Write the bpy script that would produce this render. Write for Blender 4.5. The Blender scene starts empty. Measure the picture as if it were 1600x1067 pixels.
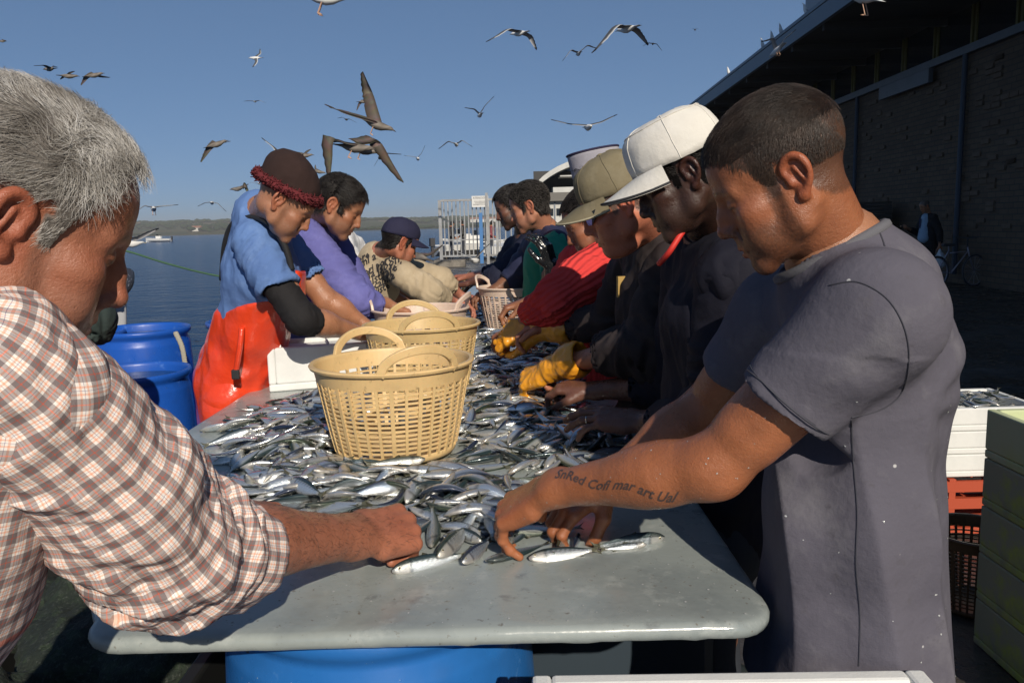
import bpy, math, time
import numpy as np
from mathutils import Vector, Matrix
T0 = time.time()
SC = bpy.context.scene
C = SC.collection
# ------------------------------------------------------------------ camera
F, PITCH, ROLL, CAMZ = 1250.0, 8.3, 1.5, 1.48
cam = bpy.data.cameras.new('camera'); camo = bpy.data.objects.new('camera', cam); C.objects.link(camo)
cam.sensor_width = 36; cam.lens = 36 * F / 1600; cam.clip_start = 0.02; cam.clip_end = 9000
camo.matrix_world = Matrix.Translation((0, 0, CAMZ)) @ Matrix.Rotation(math.radians(90 - PITCH), 4, 'X') @ Matrix.Rotation(math.radians(-ROLL), 4, 'Z')
SC.camera = camo
# ------------------------------------------------------------------ light
SUN_AZ, SUN_EL = 16.0, 30.0        # the sun stands behind the camera, a little to the right
wd = bpy.data.worlds.new('World'); SC.world = wd; wd.use_nodes = True
_nt = wd.node_tree
_sky = _nt.nodes.new('ShaderNodeTexSky'); _sky.sky_type = 'NISHITA'; _sky.sun_disc = False
_sky.sun_elevation = math.radians(SUN_EL); _sky.sun_rotation = math.radians(180 - SUN_AZ)
_sky.altitude = 0; _sky.air_density = 0.5; _sky.dust_density = 0.2; _sky.ozone_density = 6.0
_gm = _nt.nodes.new('ShaderNodeGamma'); _gm.inputs[1].default_value = .5; _nt.links.new(_sky.outputs[0], _gm.inputs[0])
_tn = _nt.nodes.new('ShaderNodeMix'); _tn.data_type = 'RGBA'; _tn.blend_type = 'MULTIPLY'; _tn.inputs[0].default_value = 1; _tn.inputs[7].default_value = (.79, 1.02, 1.26, 1)
_nt.links.new(_gm.outputs[0], _tn.inputs[6]); _nt.links.new(_tn.outputs[2], _nt.nodes['Background'].inputs[0]); _nt.nodes['Background'].inputs[1].default_value = 0.15
sun = bpy.data.lights.new('sun', 'SUN'); suno = bpy.data.objects.new('sun', sun); C.objects.link(suno)
sun.energy = 4.9; sun.angle = math.radians(0.55); sun.color = (1.0, 0.9, 0.76)
_a, _e = math.radians(SUN_AZ), math.radians(SUN_EL)
SUND = Vector((-math.sin(_a) * math.cos(_e), math.cos(_a) * math.cos(_e), -math.sin(_e)))
suno.rotation_euler = SUND.to_track_quat('-Z', 'Y').to_euler()
SC.view_settings.view_transform = 'Standard'; SC.view_settings.look = 'None'
SC.view_settings.exposure = -0.1; SC.view_settings.gamma = 1.0
SC.cycles.max_bounces = 6; SC.cycles.transparent_max_bounces = 8
# ------------------------------------------------------------------ points seen by the photograph
def ray(px, py):
    x = (px - 800) / F; y = -(py - 533.5) / F
    r = math.radians(-ROLL)
    x, y = x * math.cos(r) - y * math.sin(r), x * math.sin(r) + y * math.cos(r)
    p = math.radians(PITCH)
    return np.array([x, math.cos(p) + y * math.sin(p), y * math.cos(p) - math.sin(p)])
def P(px, py, Y):
    d = ray(px, py); return d * (Y / d[1]) + np.array([0, 0, CAMZ])
def PZ(px, py, z):
    d = ray(px, py); return d * ((z - CAMZ) / d[2]) + np.array([0, 0, CAMZ])
# ------------------------------------------------------------------ objects
def link(o, parent=None):
    C.objects.link(o)
    if parent is not None: o.parent = parent
    return o
def tag(o, label=None, cat=None, group=None, kind=None):
    if label: o['label'] = label
    if cat: o['category'] = cat
    if group: o['group'] = group
    if kind: o['kind'] = kind
    return o
def empty(name, label, cat, loc=(0, 0, 0), rz=0.0, group=None):
    o = bpy.data.objects.new(name, None); C.objects.link(o)
    o.location = [float(v) for v in loc]; o.rotation_euler = (0, 0, rz); o.empty_display_size = 0.05
    return tag(o, label, cat, group)
def mesh_obj(name, V, FQ, mat=None, parent=None, smooth=True, col=None, coord=None, local=True, mats=None, mi=None, name_at='Col'):
    """V (n,3) in world coordinates; FQ = (m,k) array or list of index lists; a parented mesh is stored relative to its root"""
    V = np.asarray(V, dtype=np.float64)
    if parent is not None and local:
        root = parent
        off = np.zeros(3)
        while root is not None: off += np.array(root.location); root = root.parent
        V = V - off
    me = bpy.data.meshes.new(name)
    if isinstance(FQ, np.ndarray):
        m, k = FQ.shape
        me.vertices.add(len(V)); me.vertices.foreach_set('co', V.astype(np.float32).ravel())
        me.loops.add(m * k); me.loops.foreach_set('vertex_index', FQ.astype(np.int32).ravel())
        me.polygons.add(m); me.polygons.foreach_set('loop_start', np.arange(0, m * k, k, dtype=np.int32))
        if smooth: me.polygons.foreach_set('use_smooth', np.ones(m, dtype=bool))
        if mi is not None: me.polygons.foreach_set('material_index', np.asarray(mi, dtype=np.int32))
        me.update(calc_edges=True); me.validate()
    else:
        me.from_pydata([tuple(v) for v in V], [], FQ)
        if smooth: me.polygons.foreach_set('use_smooth', np.ones(len(me.polygons), dtype=bool))
        if mi is not None: me.polygons.foreach_set('material_index', np.asarray(mi, dtype=np.int32))
        me.update()
    if col is not None:
        a = me.attributes.new(name_at, 'FLOAT_COLOR', 'POINT')
        col = np.asarray(col, dtype=np.float32)
        if col.shape[1] == 3: col = np.concatenate([col, np.ones((len(col), 1), np.float32)], 1)
        a.data.foreach_set('color', col.ravel())
    if coord is not None:
        a = me.attributes.new('cloth', 'FLOAT_VECTOR', 'POINT')
        a.data.foreach_set('vector', np.asarray(coord, dtype=np.float32).ravel())
    for mm in (mats or ([mat] if mat else [])): me.materials.append(mm)
    o = bpy.data.objects.new(name, me)
    return link(o, parent)
class MB:
    """collects shapes into one mesh (world coordinates)"""
    def __init__(s): s.v = []; s.f = []; s.m = []; s.n = 0; s.cur = 0
    def add(s, V, Fs):
        for f in Fs: s.f.append([i + s.n for i in f]); s.m.append(s.cur)
        s.v.extend([tuple(map(float, p)) for p in V]); s.n += len(V); return s
    def box(s, c, d, rz=0.0, M=None):
        x, y, z = d[0] / 2, d[1] / 2, d[2] / 2
        V = [(sx * x, sy * y, sz * z) for sz in (-1, 1) for sx, sy in ((-1, -1), (1, -1), (1, 1), (-1, 1))]
        cr, sr = math.cos(rz), math.sin(rz)
        V = [(c[0] + a * cr - b * sr, c[1] + a * sr + b * cr, c[2] + q) for a, b, q in V] if M is None else [tuple(np.array(c) + np.asarray(M) @ np.array(p)) for p in V]
        return s.add(V, [(3, 2, 1, 0), (4, 5, 6, 7), (0, 1, 5, 4), (1, 2, 6, 5), (2, 3, 7, 6), (3, 0, 4, 7)])
    def bar(s, a, b, w, h=None, up=(0, 0, 1)):
        a, b = np.array(a, float), np.array(b, float); h = h or w
        d = b - a; L = np.linalg.norm(d); d /= L; u = np.array(up, float)
        if abs(d @ u) > .97: u = np.array([1., 0, 0])
        x = np.cross(d, u); x /= np.linalg.norm(x); z = np.cross(x, d)
        return s.box((a + b) / 2, (w, L, h), M=np.stack([x, d, z], 1))
    def tube(s, pts, r, n=8, cap=True, closed=False):
        pts = [np.array(p, float) for p in pts]; m = len(pts)
        rs = r if hasattr(r, '__len__') else [r] * m
        rings = []; prev = None
        for i in range(m):
            if closed: t = pts[(i + 1) % m] - pts[i - 1]
            else: t = pts[min(i + 1, m - 1)] - pts[max(i - 1, 0)]
            t = t / (np.linalg.norm(t) + 1e-9)
            if prev is None:
                u = np.array([0, 0, 1.]) if abs(t[2]) < .9 else np.array([1., 0, 0])
            else: u = prev
            u = u - t * (u @ t); u /= np.linalg.norm(u) + 1e-9; prev = u; w = np.cross(t, u)
            rings += [pts[i] + rs[i] * (math.cos(2 * math.pi * k / n) * u + math.sin(2 * math.pi * k / n) * w) for k in range(n)]
        Fs = []
        for i in range(m if closed else m - 1):
            j = (i + 1) % m
            for k in range(n): Fs.append((i * n + k, i * n + (k + 1) % n, j * n + (k + 1) % n, j * n + k))
        if cap and not closed: Fs += [tuple(range(n))[::-1], tuple(range((m - 1) * n, m * n))]
        return s.add(rings, Fs)
    def lathe(s, prof, c=(0, 0, 0), n=48, sx=1.0, sy=1.0, closed=False):
        m = len(prof); V = []
        for r, z in prof:
            for k in range(n):
                a = 2 * math.pi * k / n; V.append((c[0] + sx * r * math.cos(a), c[1] + sy * r * math.sin(a), c[2] + z))
        Fs = []
        for i in range(m if closed else m - 1):
            j = (i + 1) % m
            for k in range(n): Fs.append((i * n + k, i * n + (k + 1) % n, j * n + (k + 1) % n, j * n + k))
        if not closed:
            if prof[0][0] > 1e-6: Fs.append(tuple(range(n))[::-1])
            if prof[-1][0] > 1e-6: Fs.append(tuple(range((m - 1) * n, m * n)))
        return s.add(V, Fs)
    def prism(s, poly, z0, z1):
        n = len(poly)
        V = [(x, y, z0) for x, y in poly] + [(x, y, z1) for x, y in poly]
        return s.add(V, [tuple(range(n))[::-1], tuple(range(n, 2 * n))] + [(i, (i + 1) % n, n + (i + 1) % n, n + i) for i in range(n)])
    def build(s, name, mat=None, parent=None, smooth=False, bevel=0, mats=None, seg=2, auto=None):
        o = mesh_obj(name, s.v, s.f, mat, parent, smooth, mats=mats, mi=s.m if mats else None)
        if bevel:
            b = o.modifiers.new('bevel', 'BEVEL'); b.width = bevel; b.segments = seg; b.limit_method = 'ANGLE'; b.angle_limit = math.radians(40)
        return o
# ------------------------------------------------------------------ noise
def vnoise(Pt, sc=1.0, seed=0):
    p = np.asarray(Pt, dtype=np.float64) * sc + seed * 17.31
    i = np.floor(p).astype(np.int64); f = p - i; f = f * f * (3 - 2 * f)
    def h(a, b, c):
        n = (a * 73856093) ^ (b * 19349663) ^ (c * 83492791) ^ (seed * 2654435)
        n = (n ^ (n >> 13)) * 1274126177; n = n & 0x7fffffff; n = (n ^ (n >> 15)) * 2246822519 & 0x7fffffff
        return n / float(0x7fffffff)
    x, y, z = i[..., 0], i[..., 1], i[..., 2]; fx, fy, fz = f[..., 0], f[..., 1], f[..., 2]
    def lx(b, c): return h(x, b, c) * (1 - fx) + h(x + 1, b, c) * fx
    a = lx(y, z) * (1 - fy) + lx(y + 1, z) * fy
    b = lx(y, z + 1) * (1 - fy) + lx(y + 1, z + 1) * fy
    return (a * (1 - fz) + b * fz) * 2 - 1
def fbm(Pt, sc, seed=0, o=3):
    return sum(vnoise(Pt, sc * 2 ** k, seed + k) * .5 ** k for k in range(o))
# ------------------------------------------------------------------ materials
_mats = {}
def mat(name, base=(.5, .5, .5), rough=.6, metal=0.0, spec=.5, attr=None, var=None, var_col=None, bump=None, bump2=None,
        trans=0, sss=0, coat=0, coat_rough=.1, rvar=None, coords='Object', speck=None, wave=None):
    """var=(scale, low, high): mixes base with var_col by noise; bump=(scale, strength, distance)"""
    if name in _mats: return _mats[name]
    m = bpy.data.materials.new(name); m.use_nodes = True; nt = m.node_tree; N = nt.nodes; L = nt.links
    b = N['Principled BSDF']; b.inputs['Base Color'].default_value = (*base, 1)
    b.inputs['Roughness'].default_value = rough; b.inputs['Metallic'].default_value = metal
    b.inputs['Specular IOR Level'].default_value = spec
    if trans: b.inputs['Transmission Weight'].default_value = trans
    if sss:
        b.inputs['Subsurface Weight'].default_value = sss; b.inputs['Subsurface Radius'].default_value = (.9, .35, .15); b.inputs['Subsurface Scale'].default_value = .008
    if coat: b.inputs['Coat Weight'].default_value = coat; b.inputs['Coat Roughness'].default_value = coat_rough
    tc = N.new('ShaderNodeTexCoord'); co = tc.outputs[coords]
    colout = None
    if attr:
        at = N.new('ShaderNodeAttribute'); at.attribute_name = attr; colout = at.outputs['Color']
    def noise(scale, detail=4, rg=.6):
        n = N.new('ShaderNodeTexNoise'); n.inputs['Scale'].default_value = scale; n.inputs['Detail'].default_value = detail; n.inputs['Roughness'].default_value = rg
        L.new(co, n.inputs['Vector']); return n
    def ramp(src, lo, hi):
        r = N.new('ShaderNodeMapRange'); r.inputs['From Min'].default_value = lo; r.inputs['From Max'].default_value = hi; r.clamp = True
        L.new(src, r.inputs['Value']); return r.outputs[0]
    def mixc(fac, a, bcol, mode='MIX'):
        x = N.new('ShaderNodeMix'); x.data_type = 'RGBA'; x.blend_type = mode
        if hasattr(fac, 'links') or hasattr(fac, 'node'): L.new(fac, x.inputs[0])
        else: x.inputs[0].default_value = fac
        for v, i in ((a, 6), (bcol, 7)):
            if hasattr(v, 'node'): L.new(v, x.inputs[i])
            else: x.inputs[i].default_value = (*v, 1)
        return x.outputs[2]
    if colout is None: colout = tuple(base)
    if var:
        for k, (vr, vc) in enumerate(zip(var if isinstance(var[0], tuple) else [var], var_col if isinstance(var_col[0], tuple) else [var_col])):
            n = noise(vr[0], 6, .65); colout = mixc(ramp(n.outputs[0], vr[1], vr[2]), colout, vc)
    if speck:
        for sk in (speck if isinstance(speck[0], tuple) else [speck]):   # (scale, threshold, r, g, b)
            v = N.new('ShaderNodeTexVoronoi'); v.inputs['Scale'].default_value = sk[0]; L.new(co, v.inputs['Vector'])
            colout = mixc(ramp(v.outputs['Distance'], sk[1], sk[1] * .6), colout, sk[2:5])
    if hasattr(colout, 'node'): L.new(colout, b.inputs['Base Color'])
    if rvar:
        n = noise(rvar[0], 5); r = N.new('ShaderNodeMapRange'); r.inputs['From Min'].default_value = .35; r.inputs['From Max'].default_value = .65
        r.inputs['To Min'].default_value = rvar[1]; r.inputs['To Max'].default_value = rvar[2]; L.new(n.outputs[0], r.inputs['Value']); L.new(r.outputs[0], b.inputs['Roughness'])
    prev = None
    for bp in (bump, bump2):
        if not bp: continue
        n = noise(bp[0], 5); bu = N.new('ShaderNodeBump'); bu.inputs['Strength'].default_value = bp[1]; bu.inputs['Distance'].default_value = bp[2]
        L.new(n.outputs[0], bu.inputs['Height'])
        if prev: L.new(prev, bu.inputs['Normal'])
        prev = bu.outputs[0]
    if wave:   # (scale, strength, distance, direction axis) regular ribs of a knit
        w = N.new('ShaderNodeTexWave'); w.inputs['Scale'].default_value = wave[0]; w.bands_direction = wave[3]
        if attr != 'cloth':
            a2 = N.new('ShaderNodeAttribute'); a2.attribute_name = 'cloth'; L.new(a2.outputs['Vector'], w.inputs['Vector'])
        bu = N.new('ShaderNodeBump'); bu.inputs['Strength'].default_value = wave[1]; bu.inputs['Distance'].default_value = wave[2]; L.new(w.outputs['Fac'], bu.inputs['Height'])
        if prev: L.new(prev, bu.inputs['Normal'])
        prev = bu.outputs[0]
    if prev: L.new(prev, b.inputs['Normal'])
    _mats[name] = m
    return m
# ------------------------------------------------------------------ sculpting kit: signed distances on a grid
def nrm(v): v = np.asarray(v, float); return v / (np.linalg.norm(v) + 1e-12)
class Vol:
    def __init__(s, lo, hi, vs):
        s.vs = vs; s.lo = np.asarray(lo, float) - 3 * vs; hi = np.asarray(hi, float) + 3 * vs
        s.n = np.maximum(np.ceil((hi - s.lo) / vs).astype(int) + 1, 4)
        s.F = np.full(tuple(s.n), 1.0, np.float32)
        s.ax = [(s.lo[i] + vs * np.arange(s.n[i])).astype(np.float32) for i in range(3)]
    def sub(s, lo, hi):
        a = np.clip(np.floor((np.asarray(lo) - s.lo) / s.vs).astype(int), 0, s.n - 1)
        b = np.clip(np.ceil((np.asarray(hi) - s.lo) / s.vs).astype(int) + 1, 1, s.n)
        sl = tuple(slice(int(a[i]), int(max(b[i], a[i] + 1))) for i in range(3))
        return sl, s.ax[0][sl[0]][:, None, None], s.ax[1][sl[1]][None, :, None], s.ax[2][sl[2]][None, None, :]
    def put(s, sl, d, k, op='u'):
        G = s.F[sl]
        if op == 'u':
            h = np.clip(.5 + .5 * (G - d) / k, 0, 1); s.F[sl] = G + (d - G) * h - k * h * (1 - h)
        elif op == 's':     # carve
            d = -d; h = np.clip(.5 - .5 * (G - d) / k, 0, 1); s.F[sl] = G + (d - G) * h + k * h * (1 - h)
    def cone(s, a, b, ra, rb, k=.01, op='u', ax=None, w=1.0):
        """tapered capsule; ax,w: stretched by w along the unit axis ax"""
        a, b = np.asarray(a, float), np.asarray(b, float); m = max(ra, rb) * max(w, 1) + k + 2.5 * s.vs
        sl, X, Y, Z = s.sub(np.minimum(a, b) - m, np.maximum(a, b) + m)
        x, y, z = X - a[0], Y - a[1], Z - a[2]; ab = b - a
        if ax is not None and w != 1.0:
            ax = nrm(ax); q = (x * ax[0] + y * ax[1] + z * ax[2]) * (1 - 1 / w); x = x - q * ax[0]; y = y - q * ax[1]; z = z - q * ax[2]
            ab = ab - ax * (ab @ ax) * (1 - 1 / w)
        L2 = ab @ ab + 1e-12
        t = np.clip((x * ab[0] + y * ab[1] + z * ab[2]) / L2, 0, 1)
        d = np.sqrt((x - t * ab[0]) ** 2 + (y - t * ab[1]) ** 2 + (z - t * ab[2]) ** 2) - (ra + (rb - ra) * t)
        s.put(sl, d.astype(np.float32), k, op); return s
    def ell(s, c, r, k=.01, R=None, op='u'):
        c = np.asarray(c, float); r = np.asarray(r, float) * np.ones(3); m = max(r) + k + 2.5 * s.vs
        sl, X, Y, Z = s.sub(c - m, c + m); x, y, z = X - c[0], Y - c[1], Z - c[2]
        if R is not None:
            R = np.asarray(R); x, y, z = (R[0, 0] * x + R[1, 0] * y + R[2, 0] * z, R[0, 1] * x + R[1, 1] * y + R[2, 1] * z, R[0, 2] * x + R[1, 2] * y + R[2, 2] * z)
        k0 = np.sqrt((x / r[0]) ** 2 + (y / r[1]) ** 2 + (z / r[2]) ** 2); k1 = np.sqrt((x / r[0] ** 2) ** 2 + (y / r[1] ** 2) ** 2 + (z / r[2] ** 2) ** 2) + 1e-9
        s.put(sl, (k0 * (k0 - 1) / k1).astype(np.float32), k, op); return s
    def cut(s, p, n, k=.004):
        """keep only the side of the plane away from n"""
        n = nrm(n); sl, X, Y, Z = s.sub(s.lo, s.lo + s.vs * s.n)
        d = (X - p[0]) * n[0] + (Y - p[1]) * n[1] + (Z - p[2]) * n[2]
        s.put(sl, (-d).astype(np.float32), k, 's'); return s
    def at(s, Q):
        q = (np.asarray(Q) - s.lo) / s.vs; i = np.clip(np.round(q).astype(int), 0, s.n - 1); return s.F[i[:, 0], i[:, 1], i[:, 2]]
    def trim(s, p, n, r, k=.003):
        """cut flat beyond the plane, only within r of the point"""
        n = nrm(n); p = np.asarray(p, float); sl, X, Y, Z = s.sub(p - r - .02, p + r + .02)
        d = -((X - p[0]) * n[0] + (Y - p[1]) * n[1] + (Z - p[2]) * n[2]); e = np.sqrt((X - p[0]) ** 2 + (Y - p[1]) ** 2 + (Z - p[2]) ** 2) - r
        s.put(sl, np.maximum(d, e).astype(np.float32), k, 's'); return s
    def mesh(s, relax=1):
        G = s.F; I = G < 0
        n = s.n - 1
        cnt = np.zeros(tuple(n), np.int8)
        for dx in (0, 1):
            for dy in (0, 1):
                for dz in (0, 1): cnt += I[dx:dx + n[0], dy:dy + n[1], dz:dz + n[2]]
        act = np.argwhere((cnt > 0) & (cnt < 8))
        if len(act) == 0: return np.zeros((0, 3)), np.zeros((0, 4), int)
        cid = np.full(tuple(n), -1, np.int32); cid[act[:, 0], act[:, 1], act[:, 2]] = np.arange(len(act))
        corners = [(a, b, c) for a in (0, 1) for b in (0, 1) for c in (0, 1)]
        g = {c: G[act[:, 0] + c[0], act[:, 1] + c[1], act[:, 2] + c[2]].astype(np.float64) for c in corners}
        acc = np.zeros((len(act), 3)); num = np.zeros(len(act))
        for c in corners:
            for ax in range(3):
                if c[ax]: continue
                e = list(c); e[ax] = 1; g0, g1 = g[c], g[tuple(e)]
                x = (g0 < 0) != (g1 < 0); t = np.where(x, g0 / np.where(x, g0 - g1, 1), 0)
                p = np.array(c, float)[None, :].repeat(len(act), 0); p[:, ax] = t
                acc += p * x[:, None]; num += x
        V = (acc / num[:, None] + act) * s.vs + s.lo
        Q = []
        for ax in range(3):
            o1, o2 = [(1, 2), (2, 0), (0, 1)][ax]
            A = I.take(range(0, s.n[ax] - 1), axis=ax); B = I.take(range(1, s.n[ax]), axis=ax)
            ed = np.argwhere(A != B)
            inn = A[ed[:, 0], ed[:, 1], ed[:, 2]]
            ok = (ed[:, o1] > 0) & (ed[:, o2] > 0) & (ed[:, o1] < n[o1]) & (ed[:, o2] < n[o2]); ed = ed[ok]; inn = inn[ok]
            def cell(d1, d2):
                c = ed.copy(); c[:, o1] -= d1; c[:, o2] -= d2; return cid[c[:, 0], c[:, 1], c[:, 2]]
            q = np.stack([cell(1, 1), cell(0, 1), cell(0, 0), cell(1, 0)], 1)
            q[~inn] = q[~inn][:, ::-1]; Q.append(q)
        Q = np.concatenate(Q); Q = Q[(Q >= 0).all(1)]
        for _ in range(relax): V = smooth_v(V, Q, .5)
        return V, Q
def smooth_v(V, Q, f=.5):
    a = np.zeros_like(V); c = np.zeros(len(V))
    k = Q.shape[1]
    for i in range(k):
        j = (i + 1) % k
        np.add.at(a, Q[:, i], V[Q[:, j]]); np.add.at(a, Q[:, j], V[Q[:, i]]); np.add.at(c, Q[:, i], 1); np.add.at(c, Q[:, j], 1)
    c = np.maximum(c, 1); return V * (1 - f) + a / c[:, None] * f
def normals(V, Q):
    n = np.cross(V[Q[:, 2]] - V[Q[:, 0]], V[Q[:, 3 % Q.shape[1]]] - V[Q[:, 1]]); N_ = np.zeros_like(V)
    for i in range(Q.shape[1]): np.add.at(N_, Q[:, i], n)
    return N_ / (np.linalg.norm(N_, axis=1)[:, None] + 1e-12)
def join(parts):
    """[(V,Q,col)...] -> one mesh"""
    Vs, Qs, Cs, n = [], [], [], 0
    for p in parts:
        Vs.append(p[0]); Qs.append(p[1] + n); n += len(p[0])
        if len(p) > 2: Cs.append(p[2])
    return np.concatenate(Vs), np.concatenate(Qs), (np.concatenate(Cs) if Cs else None)
def sstep(a, b, x): t = np.clip((x - a) / (b - a), 0, 1); return t * t * (3 - 2 * t)
def lerp(a, b, t): return np.asarray(a) * (1 - t) + np.asarray(b) * t
def bez(pts, n):
    """smooth curve through the points"""
    pts = [np.asarray(p, float) for p in pts]; out = []
    for i in range(len(pts) - 1):
        p0, p1, p2, p3 = pts[max(i - 1, 0)], pts[i], pts[i + 1], pts[min(i + 2, len(pts) - 1)]
        for t in np.linspace(0, 1, n, endpoint=False):
            out.append(.5 * ((2 * p1) + (-p0 + p2) * t + (2 * p0 - 5 * p1 + 4 * p2 - p3) * t * t + (-p0 + 3 * p1 - 3 * p2 + p3) * t ** 3))
    out.append(pts[-1]); return out
# ================================================================== THE SETTING
R_ = np.random.RandomState(7)
# ---- water
def water():
    m = bpy.data.materials.new('sea_water'); m.use_nodes = True; nt = m.node_tree; N = nt.nodes; L = nt.links
    b = N['Principled BSDF']; b.inputs['Base Color'].default_value = (.004, .038, .115, 1); b.inputs['Roughness'].default_value = .12; b.inputs['IOR'].default_value = 1.09
    tc = N.new('ShaderNodeTexCoord'); prev = None
    for sc_, st, di, sx in ((.55, 1.0, .8, 1.0), (2.3, 1.0, .22, .8), (.09, .6, 1.2, 1.0)):
        mp = N.new('ShaderNodeMapping'); mp.inputs['Scale'].default_value = (sx * .55, 1.0, 1); mp.inputs['Rotation'].default_value = (0, 0, .15)
        L.new(tc.outputs['Object'], mp.inputs['Vector'])
        n = N.new('ShaderNodeTexNoise'); n.inputs['Scale'].default_value = sc_; n.inputs['Detail'].default_value = 5; n.inputs['Roughness'].default_value = .6; n.inputs['Distortion'].default_value = .4
        L.new(mp.outputs[0], n.inputs['Vector'])
        bu = N.new('ShaderNodeBump'); bu.inputs['Strength'].default_value = st; bu.inputs['Distance'].default_value = di
        L.new(n.outputs[0], bu.inputs['Height'])
        if prev: L.new(prev, bu.inputs['Normal'])
        prev = bu.outputs[0]
    L.new(prev, b.inputs['Normal'])
    o = mesh_obj('sea_water', [(-5000, -60, -2.0), (4000, -60, -2.0), (4000, 7000, -2.0), (-5000, 7000, -2.0)], [(0, 1, 2, 3)], m, smooth=False)
    tag(o, kind='structure')
water()
# ---- quay
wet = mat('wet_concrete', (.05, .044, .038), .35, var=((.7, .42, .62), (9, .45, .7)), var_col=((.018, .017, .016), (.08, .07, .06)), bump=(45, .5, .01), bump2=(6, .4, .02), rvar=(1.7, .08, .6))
q = MB()
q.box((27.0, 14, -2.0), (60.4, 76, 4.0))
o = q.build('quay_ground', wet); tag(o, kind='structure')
kerb = mat('old_concrete', (.22, .2, .17), .9, var=(5, .4, .7), var_col=(.1, .09, .08), bump=(30, .5, .01))
o = MB().box((-3.02, 14, .03), (.34, 75.9, .14)).build('quay_edge_kerb', kerb, bevel=.02); tag(o, kind='structure')
# ---- far shore: low farmed hills, woods, a few houses
def shore():
    xs = np.linspace(-2600, 2600, 200); ys = np.concatenate([[1290, 1300, 1320], np.linspace(1350, 3200, 34)])
    X, Y = np.meshgrid(xs, ys, indexing='ij'); p = np.stack([X, Y, 0 * X], -1)
    up = sstep(1300, 2300, Y)
    Z = -3 + sstep(1295, 1330, Y) * 2.2 + up * (23 + 7 * fbm(p, 1 / 700., 3) + 5 * vnoise(p, 1 / 180., 9)) + 1.2 * vnoise(p, 1 / 60., 5) * sstep(1330, 1500, Y)
    Z *= 1 - .25 * sstep(2600, 3200, Y)
    V = np.stack([X, Y, Z], -1).reshape(-1, 3); n1 = len(ys)
    i = np.arange(len(xs) - 1)[:, None] * n1 + np.arange(n1 - 1)[None]
    Q = np.stack([i, i + n1, i + n1 + 1, i + 1], -1).reshape(-1, 4)
    m = bpy.data.materials.new('farmland'); m.use_nodes = True; nt = m.node_tree; N = nt.nodes; L = nt.links; b = N['Principled BSDF']; b.inputs['Roughness'].default_value = 1; b.inputs['Specular IOR Level'].default_value = .1
    tc = N.new('ShaderNodeTexCoord'); mp = N.new('ShaderNodeMapping'); mp.inputs['Scale'].default_value = (1 / 130., 1 / 330., 0); L.new(tc.outputs['Object'], mp.inputs[0])
    v = N.new('ShaderNodeTexVoronoi'); v.inputs['Scale'].default_value = 1; L.new(mp.outputs[0], v.inputs['Vector'])
    sp = N.new('ShaderNodeSeparateColor'); L.new(v.outputs['Color'], sp.inputs[0])
    r = N.new('ShaderNodeValToRGB'); r.color_ramp.interpolation = 'CONSTANT'; e = r.color_ramp.elements
    e[0].position = 0; e[0].color = (.06, .075, .035, 1); e[1].position = .3; e[1].color = (.07, .085, .035, 1)
    for q_, c_ in ((.5, (.13, .11, .055, 1)), (.62, (.035, .055, .022, 1)), (.8, (.2, .15, .09, 1)), (.92, (.09, .1, .045, 1))):
        k = e.new(q_); k.color = c_
    L.new(sp.outputs[0], r.inputs[0])
    n = N.new('ShaderNodeTexNoise'); n.inputs['Scale'].default_value = .02; n.inputs['Detail'].default_value = 6; L.new(tc.outputs['Object'], n.inputs['Vector'])
    mx = N.new('ShaderNodeMix'); mx.data_type = 'RGBA'; mx.blend_type = 'MULTIPLY'; mx.inputs[0].default_value = .6; L.new(r.outputs[0], mx.inputs[6]); L.new(n.outputs[0], mx.inputs[7]); L.new(mx.outputs[2], b.inputs['Base Color'])
    tag(mesh_obj('far_hills', V, Q, m), kind='structure')
    hs = lambda x, y: float(V.reshape(len(xs), n1, 3)[np.clip(np.searchsorted(xs, x), 0, len(xs) - 1), np.clip(np.searchsorted(ys, y), 0, n1 - 1), 2])
    # woods along the ridge and between the fields: one mass of many clumps
    leafm = mat('far_woodland', (.022, .038, .016), 1, spec=.05, var=(.03, .4, .6), var_col=(.035, .05, .02))
    rs = np.random.RandomState(3); VV = []; QQ = []; nn = 0
    ico = [(0, 0, 1), (1, 0, .1), (0, 1, .1), (-1, 0, .1), (0, -1, .1), (.7, .7, .7), (-.7, .7, .7), (-.7, -.7, .7), (.7, -.7, .7), (0, 0, -.6)]
    tri = [(0, 5, 6), (0, 6, 7), (0, 7, 8), (0, 8, 5), (5, 1, 2), (5, 2, 6), (6, 2, 3), (6, 3, 7), (7, 3, 4), (7, 4, 8), (8, 4, 1), (8, 1, 5), (9, 2, 1), (9, 3, 2), (9, 4, 3), (9, 1, 4)]
    ico = np.array(ico)
    for k in range(5200):
        if k < 3000: x = rs.uniform(-2000, 900); y = rs.uniform(2150, 2400)
        elif k < 4700: x = rs.uniform(-1500, 900); y = rs.uniform(1500, 2150)
        else: x = rs.uniform(-1500, 900); y = rs.uniform(1325, 1400)
        if k >= 3000 and vnoise(np.array([[x, y * .6, 0]]), 1 / 130., 21)[0] < .12: continue
        h = rs.uniform(3, 7) * (1 if k < 4700 else .55); w = rs.uniform(5, 13)
        VV.append(ico * [w, w, h] * rs.uniform(.75, 1.25, (10, 1)) + [x, y, hs(x, y) + h * .4]); QQ.append(np.array(tri) + nn); nn += 10
    o = mesh_obj('far_woodland', np.concatenate(VV), np.concatenate(QQ), leafm); tag(o, 'dark far woodland along the ridge across the water', 'woodland', kind='stuff')
    wall = mat('white_render', (.7, .68, .63), .9, var=(.3, .4, .7), var_col=(.5, .48, .44)); roof = mat('clay_tiles', (.3, .13, .08), .9)
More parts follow.
